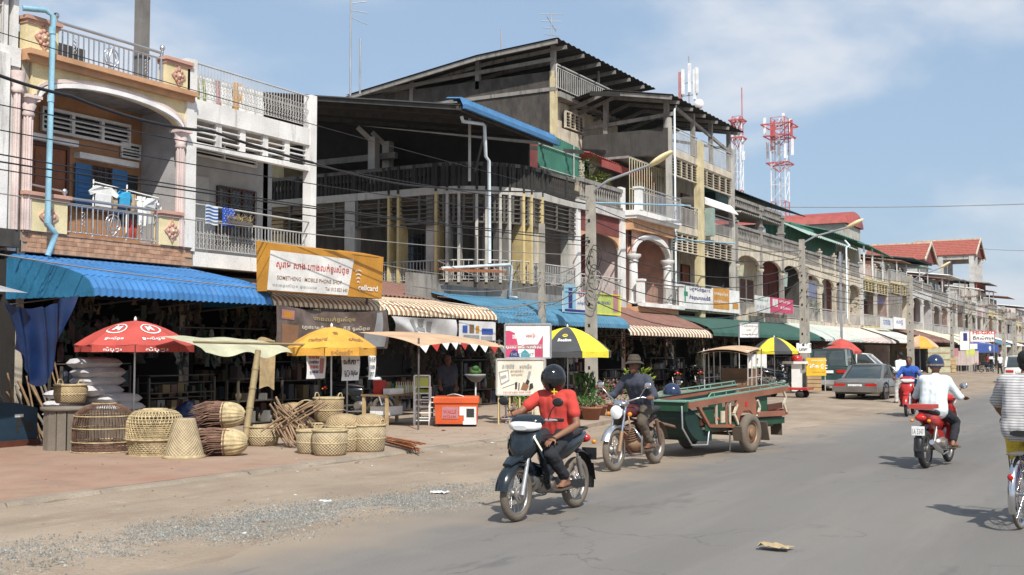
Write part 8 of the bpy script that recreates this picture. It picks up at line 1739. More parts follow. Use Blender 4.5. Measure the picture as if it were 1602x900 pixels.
def bicycle(label, loc, rot):
 T = thing('bicycle', label, 'bicycle', loc, rot, local=True); R = .33
 wheel(T, .56, 0, R, .035, 'rubber_dusty', 'chrome', 28, .02); wheel(T, -.50, 0, R, .035, 'rubber_dusty', 'chrome', 28, .03)
 mb = MB(); A = V3(-.08,0,.27); S_ = V3(-.22,0,.76); Hd = V3(.34,0,.82); Hb = V3(.38,0,.62)
 for p, q_ in ((A, S_), (S_, Hd), (A, Hb), (Hd, Hb)): mb.tube([p, q_], .016, 7)
 for s in (-1, 1): mb.tube([A+V3(0,s*.03,0), (-.5,s*.06,R)], .010, 6); mb.tube([S_, (-.5,s*.06,R)], .009, 6); mb.tube([Hb, (.46,s*.05,.55), (.56,s*.05,R)], .011, 6)
 build(mb, 'frame', 'ink_navy', T)
 mb = MB(); arcsheet(mb, (-.5,0,R), .37, radians(20), radians(205), .065, drop=.015, n=18); arcsheet(mb, (.56,0,R), .37, radians(30), radians(165), .065, drop=.015); build(mb, 'mudguard', 'chrome', T)
 mb = MB(); sloft(mb, [(-.42,.90,.10,.03), (-.3,.90,.085,.035), (-.18,.89,.035,.025), (-.08,.89,.02,.02)]); mb.tube([S_, (-.26,0,.88)], .013, 6); build(mb, 'saddle', 'vinyl', T)
 mb = MB(); mb.tube([Hd, (.32,0,.98), (.36,.12,1.0), (.32,.25,1.02), (.15,.28,1.0)], .011, 6); mb.tube([(.32,0,.98), (.36,-.12,1.0), (.32,-.25,1.02), (.15,-.28,1.0)], .011, 6); build(mb, 'handlebar', 'chrome', T)
 mb = MB(); mb.bar((-.75,0,.72), (-.3,0,.72), .12, .012)
 for s in (-1, 1): mb.tube([(-.7,s*.05,.71), (-.5,s*.06,R)], .006, 4)
 build(mb, 'rear_rack', 'iron', T); mb = MB(); mb.lathe([(0,-.01), (.10,-.01), (.10,.01), (0,.01)], (-.08,-.06,.27), 16, ax='y'); mb.bar((-.08,.08,.27), (-.08+.05,.09,.12), .02, .015); mb.bar((-.08,-.08,.27), (-.13,-.09,.42), .02, .015); mb.bar((-.02,.09,.12), (.06,.18,.12), .09, .02); mb.bar((-.17,-.1,.42), (-.09,-.18,.42), .09, .02); build(mb, 'crank', 'steel_dull', T)
 mb = MB(); mb.ell((-.86,0,.52), (.015,.03,.035), n=8); build(mb, 'rear_reflector', 'lens_red', T); return T
def lerpv(a, b, t): return Vector(a).lerp(Vector(b), t)
def handp(mb, wr, d, pn, side, curl=.5, r=.009, s=1.0):
 """palm, four bent fingers of unequal length and a thumb leaving the side of the palm; d: palm direction, pn: palm normal (towards the grip)"""
 wr = Vector(wr); d = Vector(d).normalized(); pn = Vector(pn); pn = (pn-d*pn.dot(d)).normalized(); ac = d.cross(pn).normalized()*side
 Rm = Matrix((d, ac, pn)).transposed(); c = wr+d*.045*s; mb.ell(c, (.052*s, .040*s, .016*s), Rm, 10)
 for i, (o, L_) in enumerate(((-.030, .062), (-.010, .076), (.011, .080), (.031, .070))):
  p = wr+d*.082*s+ac*o*s; a = curl*(1+.08*i)
  for k in range(3):
   dd = d*cos(a)+pn*sin(a); q_ = p+dd*L_*s*(.46, .31, .23)[k]; mb.cap(p, r*s*(1-.1*k), q_, r*s*(.92-.1*k), 6); p = q_; a += curl*1.05
 p = wr+d*.028*s+ac*.034*s; q_ = p+(d*.6+ac*.55+pn*.5).normalized()*.038*s; mb.cap(p, r*1.25*s, q_, r*1.1*s, 6); mb.cap(q_, r*1.1*s, q_+(d*.8+pn*.6+ac*.05).normalized()*.030*s, r*.85*s, 6)
def person(label, loc, rot, J, shirt, pants, skin='skin', sleeve=.75, leg=2.0, vox=.012, hat=None, shoe='cloth_brown', curl=(.9,.9), hemdrop=.0, look=0, bulk=1.0, hair=True, cat='person', pn=((0,0,-1),(0,0,-1)), hd=None):
 T = thing('person', label, cat, loc, rot, local=True); g = {k: Vector(v) for k, v in J.items()}; b = bulk
 pe, wa, ch, nk, hc = g['pelvis'], g['waist'], g['chest'], g['neck'], g['head']; sd = (g['shL']-g['shR']).normalized(); fwd = sd.cross(Vector((0,0,1))).normalized()*-1
 fwd = Vector((0,0,1)).cross(sd).normalized()*-1 if False else sd.cross(Vector((0,0,1))).normalized()
 mb = MB()
 for s in (-1, 1): mb.cap(pe+sd*.07*s, .105, wa+sd*.055*s, .095, 12); mb.cap(wa+sd*.055*s, .095, ch+sd*.075*s, .105, 12)
 mb.cap(g['shL']-sd*.02, .055, g['shR']+sd*.02, .055, 10); mb.cap(ch, .09, nk, .055); mb.cap(nk, .054, hc-Vector((0,0,.05)), .05)
 hf = Vector((cos(look), sin(look), -.12)).normalized(); hf = (fwd*cos(look)+sd*sin(look)).normalized(); hs = Vector((0,0,1)).cross(hf); Rh = Matrix((hf, hs, Vector((0,0,1)))).transposed(); H = lambda x, y, z: hc+Rh@Vector((x, y, z))
 mb.ell(H(-.01,0,.03), (.098,.076,.098), Rh, 16); mb.ell(H(.022,0,-.035), (.070,.060,.075), Rh, 14); mb.cap(H(.06,0,-.085), .026, H(.045,0,-.09), .03, 8)
 mb.cap(H(.092,0,.015), .010, H(.108,0,-.022), .015, 8); mb.cap(H(.083,-.028,.038), .013, H(.083,.028,.038), .013, 6); mb.cap(H(.083,-.018,-.055), .010, H(.083,.018,-.055), .010, 6)
 for s in (-1, 1): mb.ell(H(.0,s*.078,-.005), (.020,.009,.033), Rh, 8)
 for k, s in (('L', 1), ('R', -1)):
  sh, el, wr = g['sh'+k], g['el'+k], g['wr'+k]; mb.cap(sh, .052, lerpv(sh, el, .5), .046); mb.cap(lerpv(sh, el, .45), .046, el, .037); mb.cap(el, .037, lerpv(el, wr, .35), .038); mb.cap(lerpv(el, wr, .35), .038, wr, .025)
  dr = (wr-el).normalized() if not hd or not hd[0 if s > 0 else 1] else Vector(hd[0 if s > 0 else 1]); handp(mb, wr, dr, pn[0 if s > 0 else 1], s, curl[0 if s > 0 else 1], max(.009, vox*.95))
  hp, kn, an, to = g['hip'+k], g['kn'+k], g['an'+k], g['toe'+k]; mb.cap(hp, .088, lerpv(hp, kn, .5), .078); mb.cap(lerpv(hp, kn, .5), .078, kn, .056); mb.cap(kn, .055, lerpv(kn, an, .35), .056); mb.cap(lerpv(kn, an, .35), .056, an, .035)
  fd = (to-an); fd.z = 0; fd = fd.normalized(); hl = an-fd*.04+Vector((0,0,-.045)); mb.cap(an, .034, hl, .030); mb.cap(hl, .030, lerpv(hl, to, .75), .032); mb.cap(an+fd*.03, .03, lerpv(hl, to, .75), .026)
  pr = Vector((0,0,1)).cross(fd)
  for i in range(5): q_ = lerpv(hl, to, .80)+pr*(i-2)*.017; mb.cap(q_, .011, q_+fd*(.045-.005*abs(i-1)), .009, 6)
 body = blob(mb, 'body', skin, T, vox, 3)
 # shirt
 if shirt:
  mb = MB(); hem = pe+Vector((0,0,.02-hemdrop))
  for s in (-1, 1): mb.cap(hem+sd*.075*s*b, .118*b, wa+sd*.065*s*b, .112*b, 12); mb.cap(wa+sd*.065*s*b, .112*b, ch+sd*.08*s, .118*b, 12)
  mb.cap(hem, .118*b, wa, .115*b, 12); mb.cap(wa, .115*b, ch, .12*b, 12); mb.cap(g['shL']-sd*.02, .068, g['shR']+sd*.02, .068, 12); mb.cap(ch+Vector((0,0,.02)), .10, nk+Vector((0,0,-.025)), .066)
  for k in 'LR':
   sh, el, wr = g['sh'+k], g['el'+k], g['wr'+k]
   if sleeve <= 1: mb.cap(sh, .068, lerpv(sh, el, sleeve), .066)
   else: mb.cap(sh, .066, el, .055); mb.cap(el, .055, lerpv(el, wr, sleeve-1), .042)
  blob(mb, 'shirt', shirt, T, vox*1.1, 7, .0065, 8)
 mb = MB()
 for s in (-1, 1): mb.cap(pe+sd*.06*s+Vector((0,0,.03)), .108, pe+sd*.08*s, .112, 12)
 for k in 'LR':
  hp, kn, an = g['hip'+k], g['kn'+k], g['an'+k]; t = min(1, leg); mb.cap(pe, .10, hp, .10); mb.cap(hp, .102, lerpv(hp, kn, t*.5), .092); mb.cap(lerpv(hp, kn, t*.5), .092, lerpv(hp, kn, t), .074 if leg > 1 else .082)
  if leg > 1: mb.cap(kn, .073, lerpv(kn, an, .4), .068); mb.cap(lerpv(kn, an, .4), .068, lerpv(kn, an, leg-1), .060)
 blob(mb, 'trousers' if leg > 1.3 else 'shorts', pants, T, vox*1.1, 3, .010, 10)
 mb = MB()
 for k in 'LR':
  an, to = g['an'+k], g['toe'+k]; fd = (to-an); fd.z = 0; fd.normalize(); c = lerpv(an, to, .5); q_ = Vector((c.x, c.y, to.z-.035 if to.z < an.z else to.z-.04)); zz = min(an.z-.078, to.z-.03); mb.bar(Vector((an.x, an.y, zz))-fd*.07, Vector((to.x, to.y, zz))+fd*.03, .09, .018); mb.cap(Vector((an.x, an.y, zz+.05))+fd*.05-Vector((0,0,0)), .012, Vector((to.x, to.y, zz+.035))-fd*.02, .012, 6)
 build(mb, 'sandal', shoe, T)
 if hat == 'full' or hat == 'open':
  mt = 'helmet_black' if hat == 'full' else 'helmet_blue'; mb = MB(); hz = .03 if hat == 'full' else .045
  def hf_(u, v):
   a = 2*pi*u; t = v*(pi*.86 if hat == 'full' else pi*.60); r = 1.0; x, y_, z = sin(t)*cos(a), sin(t)*sin(a), cos(t)
   if hat == 'full' and x > 0 and z < -.2: x *= 1.08
   return H(.148*x-.005, .128*y_, .150*z+hz)
  mb.grid(hf_, 28, 18); build(mb, 'helmet', mt, T)
  if hat == 'full':
   mb = MB(); mb.grid(lambda u, v: H(.155*sin(1.05+.78*v)*cos(-1.05+2.1*u)-.003, .134*sin(1.05+.78*v)*sin(-1.05+2.1*u), .154*cos(1.05+.78*v)+hz), 14, 8); build(mb, 'visor', 'visor', T)
  else:
   mb = MB(); mb.grid(lambda u, v: H(.151*sin(1.55+.2*v)*cos(2*pi*u)-.005, .131*sin(1.55+.2*v)*sin(2*pi*u), .153*cos(1.55+.2*v)+hz), 24, 1); build(mb, 'rim_trim', 'chrome', T)
 elif hat == 'brim':
  mb = MB(); prof = [(.0,.155), (.06,.15), (.085,.12), (.092,.06), (.105,.045), (.148,.018), (.150,.012), (.105,.038), (.088,.05)]; n = 24
  V = [H(r*cos(2*pi*j/n)*1.1, r*sin(2*pi*j/n), z+.02+.012*sin(4*pi*j/n)*(r > .12)) for r, z in prof for j in range(n)]; mb.add(V, [(i*n+j, i*n+(j+1) % n, (i+1)*n+(j+1) % n, (i+1)*n+j) for i in range(len(prof)-1) for j in range(n)], 0, True); build(mb, 'hat', 'cloth_khaki', T)
  mb = MB(); V = [H(r*cos(2*pi*j/n)*1.1, r*sin(2*pi*j/n), z+.02) for r, z in ((.094,.10), (.097,.07)) for j in range(n)]; mb.add(V, [(j, (j+1) % n, n+(j+1) % n, n+j) for j in range(n)]); build(mb, 'hat_band', 'cloth_brown', T)
 if hair and hat in (None, 'brim'):
  mb = MB(); mb.ell(H(-.028,0,.045), (.096,.084,.092), Rh, 16); mb.ell(H(-.05,0,-.01), (.062,.072,.07), Rh, 12); blob(mb, 'hair', 'hair', T, vox, 2, .006, 30)
 if hat != 'full':
  mb = MB()
  for s in (-1, 1): mb.ell(H(.083,s*.030,.014), (.010,.014,.008), Rh, 8)
  build(mb, 'eye', 'ink_black', T)
 return T
SEAT = .84
def rider(lean=0, seat=SEAT, hipx=-.12, hands=((.30,.33,1.02), (.30,-.33,1.02)), feet=((.05,.20,.30), (.05,-.20,.30)), knees=((.22,.19,.66), (.22,-.19,.66)), dz=0, dy=0):
 p = V3(hipx, dy, seat+.04); J = dict(pelvis=p, waist=p+V3(.03+lean*.3, 0, .17), chest=p+V3(.08+lean*.8, 0, .36), neck=p+V3(.10+lean, 0, .50), head=p+V3(.13+lean*1.15, 0, .605))
 for k, s, i in (('L', 1, 0), ('R', -1, 1)):
  J['sh'+k] = p+V3(.08+lean*.95, s*.175, .42); J['wr'+k] = V3(*hands[i]); e = (J['sh'+k]+J['wr'+k])/2; J['el'+k] = e+V3(-.05, s*.07, -.13)
  J['hip'+k] = p+V3(.02, s*.09, -.02); J['kn'+k] = V3(*knees[i]); J['an'+k] = V3(feet[i][0]-.06, feet[i][1], feet[i][2]+.06); J['toe'+k] = V3(feet[i][0]+.13, feet[i][1]+.01*s, feet[i][2]+.0)
 return J
D90 = pi/2
# red shirted rider coming down the street
L1_, R1_ = (-5.64, 10.72, 0), -D90-.03
scooter('black step-through motorbike carrying the red shirted rider, nearest vehicle', L1_, R1_, 'paint_black')
J = rider(-.03, .80, -.22, hands=((.16,.17,.80), (.22,-.33,1.02)), knees=((.22,.17,.64), (.22,-.17,.64)), feet=((.02,.21,.31), (.02,-.21,.31)))
J['elL'] = V3(-.13,.29,.93); J['elR'] = V3(.02,-.32,1.05)
for k_ in ('head', 'neck', 'shL', 'shR', 'chest'): J[k_] += V3(-.02,0,-.035)
J['head'] += V3(0,0,-.03)
T = person('rider in a red t-shirt and black full-face helmet on the nearest motorbike', L1_, R1_, J, 'tee_red', 'cloth_dark', sleeve=.62, leg=1.82, vox=.0085, hat='full', look=.12, curl=(.35,1.0), pn=((0,0,-1),(.2,0,-1)), hd=((.9,-.1,-.25),(.8,-.2,-.1)))
mb = MB(); c = J['chest']; fx = c.x+.128
mb.add([(fx+.006,.03,c.z+.10), (fx+.004,.10,c.z+.10), (fx+.004,.10,c.z+.115), (fx+.006,.03,c.z+.115)], [(0,1,2,3)]); mb.add([(fx+.008,.055,c.z+.075), (fx+.006,.067,c.z+.075), (fx+.005,.067,c.z+.14), (fx+.007,.055,c.z+.14)], [(0,1,2,3)]); build(mb, 'chest_print', 'ink_yellow', T)
# hatted rider pulling the trailer
L2_, R2_ = (-6.80, 15.72, 0), -D90-.05
roadbike('dusty maroon road motorbike with a round headlight and chrome crash bar, pulling the green trailer', L2_, R2_)
J = rider(.10, .84, -.22, hands=((.20,.36,1.05), (.20,-.36,1.05)), feet=((.02,.22,.30), (.02,-.22,.30)), knees=((.22,.20,.68), (.22,-.20,.68)))
person('rider in a slate jacket and khaki sun hat on the motorbike pulling the trailer', L2_, R2_, J, 'cloth_slate', 'cloth_brown', skin='skin_dark', sleeve=1.95, leg=1.85, vox=.012, hat='brim', look=-.15, curl=(1.0,1.0))
# white shirted rider seen from behind
L3_, R3_ = (-3.00, 18.28, 0), D90-.10
scooter('red step-through motorbike with a white number plate, ridden away by the man in white', L3_, R3_, 'paint_red', plate='1A 5347', box=True)
J = rider(.03, .82, -.16, feet=((.05,.2,.3), (.05,-.24,.3)), knees=((.24,.19,.64), (.24,-.22,.64)))
person('rider in a white shirt and dark blue helmet seen from behind on a red motorbike', L3_, R3_, J, 'cloth_white', 'cloth_dark', sleeve=1.55, leg=1.9, vox=.012, hat='open', bulk=1.12, curl=(1,1), hemdrop=.06)
# blue shirted rider in the distance
L4_, R4_ = (-5.95, 32.2, 0), -D90+.05
scooter('red motorbike coming towards us under the blue shirted rider, beyond the white shirted one', L4_, R4_, 'paint_red')
J = rider(.05, .80, -.16); person('distant rider in a bright blue shirt on a red motorbike', L4_, R4_, J, 'cloth_blue', 'cloth_dark', skin='skin_dark', sleeve=1.5, vox=.016)
# cyclist at the right edge
L5_ = (-1.17, 12.55, 0); R5_ = D90-.12
bicycle('old bicycle with chrome mudguards, cut by the right edge of the picture', L5_, R5_)
J = dict(pelvis=(-.30,0,.97), waist=(-.27,0,1.13), chest=(-.20,0,1.33), neck=(-.13,0,1.47), head=(-.09,0,1.575), shL=(-.18,.19,1.40), shR=(-.18,-.19,1.40), elL=(-.05,.30,1.15), elR=(-.05,-.30,1.15), wrL=(.14,.28,1.03), wrR=(.14,-.28,1.03),
   hipL=(-.27,.09,.93), hipR=(-.27,-.09,.93), knL=(.05,.15,.62), knR=(.12,-.13,.80), anL=(-.06,.15,.22), anR=(-.14,-.14,.50), toeL=(.10,.16,.15), toeR=(.0,-.14,.43))
T = person('cyclist in a grey and white striped shirt and yellow shorts, cut by the right edge', L5_, R5_, J, None, 'cloth_yellow', sleeve=.9, leg=.86, vox=.0095, curl=(.9,.9), bulk=1.1)
m = bpy.data.materials.new('stripe_shirt'); MATS['stripe_shirt'] = m; m.use_nodes = True; t = m.node_tree; bs = t.nodes['Principled BSDF']; bs.inputs['Roughness'].default_value = .9
tcn = N(t, 'ShaderNodeTexCoord'); mpn = N(t, 'ShaderNodeMapping'); wv = N(t, 'ShaderNodeTexWave', bands_direction='Z'); wv.inputs['Scale'].default_value = 12; wv.inputs['Distortion'].default_value = 1.2; wv.inputs['Detail'].default_value = 1.5
rp = N(t, 'ShaderNodeValToRGB'); rp.color_ramp.elements[0].color = (.21,.205,.22,1); rp.color_ramp.elements[1].color = (.50,.49,.48,1); rp.color_ramp.elements[0].position = .08; rp.color_ramp.elements[1].position = .42
t.links.new(tcn.outputs['Object'], wv.inputs['Vector']); t.links.new(wv.outputs[0], rp.inputs[0]); t.links.new(rp.outputs[0], bs.inputs['Base Color'])
g_ = {k: Vector(v) for k, v in J.items()}; mb = MB(); sd = V3(0,1,0)
for s in (-1, 1): mb.cap(g_['pelvis']+sd*.085*s+V3(0,0,-.03), .128, g_['waist']+sd*.075*s, .122, 12); mb.cap(g_['waist']+sd*.075*s, .122, g_['chest']+sd*.085*s, .125, 12)
mb.cap(g_['pelvis']+V3(0,0,-.03), .125, g_['chest'], .125, 12); mb.cap(g_['shL'], .072, g_['shR'], .072, 12); mb.cap(g_['chest']+V3(0,0,.02), .10, g_['neck']+V3(0,0,-.02), .07)
for k in 'LR': mb.cap(g_['sh'+k], .075, lerpv(g_['sh'+k], g_['el'+k], .8), .08)
blob(mb, 'shirt', 'stripe_shirt', T, .0125, 9, .012, 7)
# pedestrians
def stand(h=1.65, step=.12, arm=.0):
 k = h/1.7; f = lambda *a: Vector(a)*k
 return dict(pelvis=f(0,0,.93), waist=f(.0,0,1.10), chest=f(.01,0,1.28), neck=f(.01,0,1.43), head=f(.03,0,1.55), shL=f(0,.18,1.36), shR=f(0,-.18,1.36), elL=f(-.05+arm,.23,1.10), elR=f(.06,-.23,1.10), wrL=f(.06+arm*2,.22,.90), wrR=f(.16,-.21,.93),
    hipL=f(0,.09,.90), hipR=f(0,-.09,.90), knL=f(.05+step*.6,.09,.50), knR=f(-.02,-.09,.49), anL=f(step,.09,.09), anR=f(-step,-.09,.10), toeL=f(step+.17,.10,.03), toeR=f(-step+.17,-.10,.03))
person('man in a white shirt and pale trousers walking beside the grey car', (-7.55, 39.4, 0), 2.6, stand(1.72), 'cloth_white', 'white_grey', skin='skin_dark', sleeve=1.4, vox=.018, curl=(.3,.3))
person('vendor in a dark shirt bending behind the orange freezer', (-14.2, onX(700, 620, -14.2).y, SW), -.8, stand(1.5), 'cloth_slate', 'cloth_dark', skin='skin_dark', sleeve=.9, vox=.016, curl=(.4,.4))
for i, (px, py, m_, rz) in enumerate(((1545, 583, 'laundry_red', .5), (1552, 582, 'cloth_white', 1.8), (1565, 586, 'cloth_white', 2.4))):
 g = onG(px, py, 0); person(('distant person in red near the far blue canopy', 'distant person in white near the far blue canopy', 'distant person in pale clothes left of the white van')[i], tuple(g), rz, stand(1.6), m_, 'cloth_dark', skin='skin_dark', vox=.03, curl=(.3,.3))
# ================================================================ the trailer
TL, TR = (-6.71, 19.1, 0), radians(-100)
T = thing('cargo_trailer', 'green and orange wooden passenger trailer with open sides, towed behind the hatted rider', 'trailer', TL, TR, local=True)
for s in (-1, 1): wheel(T, 0, s*.60, .325, .14, 'rubber_dusty', 'alloy_rust', 0, .07, disc=True)
def rail(x): return .90+(1.85-x)*.052
mb = MB(); mb.box(-1.5, 1.3, -.48, .48, .44, .48); build(mb, 'floor', 'wood_grey', T)
mb = MB(); mb.tube([(0,-.6,.3), (0,.6,.3)], .03, 8)
for s in (-1, 1): mb.bar((-1.3,s*.35,.40), (1.4,s*.35,.40), .05, .06); mb.bar((-.3,s*.4,.34), (.3,s*.4,.34), .05, .03)
mb.tube([(1.4,.3,.42), (2.2,.1,.60), (2.55,0,.72)], .025, 6); mb.tube([(1.4,-.3,.42), (2.2,-.1,.60), (2.55,0,.72)], .025, 6); build(mb, 'chassis', 'iron_rust', T)
for s in (-1, 1):
 mb = MB(); mb.bar((1.85,s*.5,rail(1.85)-.045), (-1.57,s*.52,rail(-1.57)-.045), .05, .10); build(mb, 'top_rail', 'cart_orange', T)
 mb = MB(); mb.bar((1.86,s*.49,rail(1.85)+.012), (-1.60,s*.51,rail(-1.57)+.012), .07, .022); build(mb, 'rail_cap', 'cart_teal', T)
 mb = MB(); mb.tube([(1.2,s*.49,rail(1.2)+.02), (1.1,s*.49,rail(1.2)+.09), (-1.5,s*.5,rail(-1.5)+.08), (-1.55,s*.5,rail(-1.5)+.02)], .012, 6)
 for k in range(7): x = 1.0-k*.4; mb.tube([(x,s*.49,rail(x)), (x,s*.49,rail(x)+.085)], .009, 4)
 build(mb, 'hand_rail', 'cart_teal', T)
 mb = MB(); mb.bar((1.55,s*.5,.84), (1.2,s*.5,.50), .05, .05); mb.bar((1.2,s*.5,.50), (.42,s*.52,.46), .06, .05); mb.bar((-.40,s*.52,.62), (-1.45,s*.52,.60), .05, .09); build(mb, 'lower_rail', 'cart_orange', T)
 for i, x in enumerate((.95, .62, .50, .30)): mb = MB(); mb.bar((x,s*.5,.49), (x,s*.5,rail(x)-.09), .025, .035); build(mb, 'upright', ('cart_cream', 'cart_orange')[i % 2], T)
 mb = MB()
 for q_ in (((.30,.82), (.42,.66), (.36,.60), (.28,.48)), ((-.42,.86), (-.50,.74), (-.46,.66), (-.40,.58)), ((-1.42,.98), (-1.50,.88), (-1.42,.76), (-1.52,.62))):
  for a, b in zip(q_, q_[1:]): mb.bar((a[0],s*.53,a[1]), (b[0],s*.53,b[1]), .03, .045)
 build(mb, 'scroll_bracket', 'cart_cream', T)
 mb = MB(); mb.prism([(-.28,.94), (.28,.91), (.36,.80), (.30,.48), (.22,.62), (.10,.70), (-.12,.70), (-.24,.62), (-.34,.50), (-.36,.84)], 'y', s*.53-.012, s*.53+.012); build(mb, 'wheel_arch', 'cart_orange', T)
 mb = MB(); mb.box(-.03,.05,s*.535-.01,s*.535+.015,.78,.85); build(mb, 'red_emblem', 'lens_red', T)
 mb = MB(); mb.bar((.86,s*.46,.62), (.40,s*.46,.66), .02, .28); mb.bar((-.45,s*.44,.80), (-.9,s*.44,.82), .02, .34); build(mb, 'green_panel', 'cart_green', T)
 mb = MB(); mb.box(.66,.78,s*.49-.01,s*.49+.01,.52,.72); build(mb, 'grey_panel', 'cart_cream', T)
 mb = MB(); mb.ell((.93,s*.52,.60), (.02,.02,.03), n=10); mb.ell((.55,s*.54,.49), (.03,.02,.02), n=8); build(mb, 'reflector', 'lens_red', T)
 mb = MB(); mb.bar((-.42,s*.60,.50), (-.52,s*.60,.18), .2, .02, up=(1,0,.2)); mb.bar((.46,s*.60,.46), (.40,s*.60,.22), .18, .02, up=(1,0,.2)); build(mb, 'mud_flap', 'mud_flap', T)
 mb = MB(); mb.bar((-1.5,s*.33,.46), (-1.52,s*.33,.20), .22, .015, up=(1,0,0)); build(mb, 'rear_flap', 'mud_flap', T)
for s in (1, -1):
 for k in range(5): x = 1.4-k*.58; mb = MB(); mb.bar((x,s*.455,.56), (x-.56,s*.455,.58), .018, .10); mb.bar((x,s*.46,.72), (x-.56,s*.46,.74), .018, .10); build(mb, 'side_board', 'wood_grey' if s < 0 else 'wood_dark', T)
mb = MB(); mb.add([(1.7,-.475,.46), (-1.5,-.475,.46), (-1.5,-.475,rail(-1.5)-.08), (1.7,-.475,rail(1.7)-.08)], [(0,1,2,3)]); build(mb, 'far_side_wall', 'green_dark', T)
mb = MB(); mb.box(-1.5, 1.3, .485, .50, .42, .53); mb.box(-.9, -.4, .455, .47, .5, .92); mb.box(.98, 1.32, .455, .47, .55, .80); build(mb, 'lower_skirt', 'cart_green', T)
mb = MB(); mb.bar((1.87,-.5,rail(1.85)-.07), (1.87,.5,rail(1.85)-.07), .04, .15); build(mb, 'front_board', 'cart_green', T)
mb = MB(); mb.box(1.60,1.92,-.49,.49,rail(1.85)+.0,rail(1.85)+.025); build(mb, 'front_shelf', 'cart_teal', T)
mb = MB(); n = 10; P = [(1.86-.62*(1-cos(pi/2*i/n))*1.0, .80-.55*sin(pi/2*i/n)) for i in range(n+1)]; mb.prism([(x, z) for x, z in P]+[(1.0,.25), (1.0,.46), (1.7,.80)], 'y', -.44, .44); build(mb, 'front_hull', 'green_dark', T)
mb = MB(); mb.bar((-1.58,-.52,.62), (-1.58,.52,.62), .05, .1); mb.bar((-1.58,-.52,rail(-1.57)-.05), (-1.58,.52,rail(-1.57)-.05), .05, .1); build(mb, 'tail_rail', 'cart_orange', T)
mb = MB(); mb.tube([(.55,.45,.42), (.50,.5,.30), (.52,.5,.06)], .014, 6); build(mb, 'prop_stand', 'iron', T)
mb = MB(); mb.tube([(1.9,.42,.84), (1.95,.46,.5), (1.7,.48,.22), (1.25,.5,.2), (1.15,.48,.45)], .015, 6); build(mb, 'steel_loop', 'steel_dull', T)
mb = MB(); mb.grid(lambda u, v: (.145*sin(pi*.58*v)*cos(2*pi*u), .135*sin(pi*.58*v)*sin(2*pi*u), .11+.15*cos(pi*.58*v)-.0), 24, 12); o = build(mb, 'spare_helmet', 'helmet_blue', None); fwT = Vector((cos(TR), sin(TR))); lfT = Vector((-sin(TR), cos(TR)))
o.location = (TL[0]+fwT.x*1.70+lfT.x*.12, TL[1]+fwT.y*1.70+lfT.y*.12, rail(1.85)+.035); o['label'] = 'dark blue spare helmet resting on the front shelf of the trailer'; o['category'] = 'helmet'
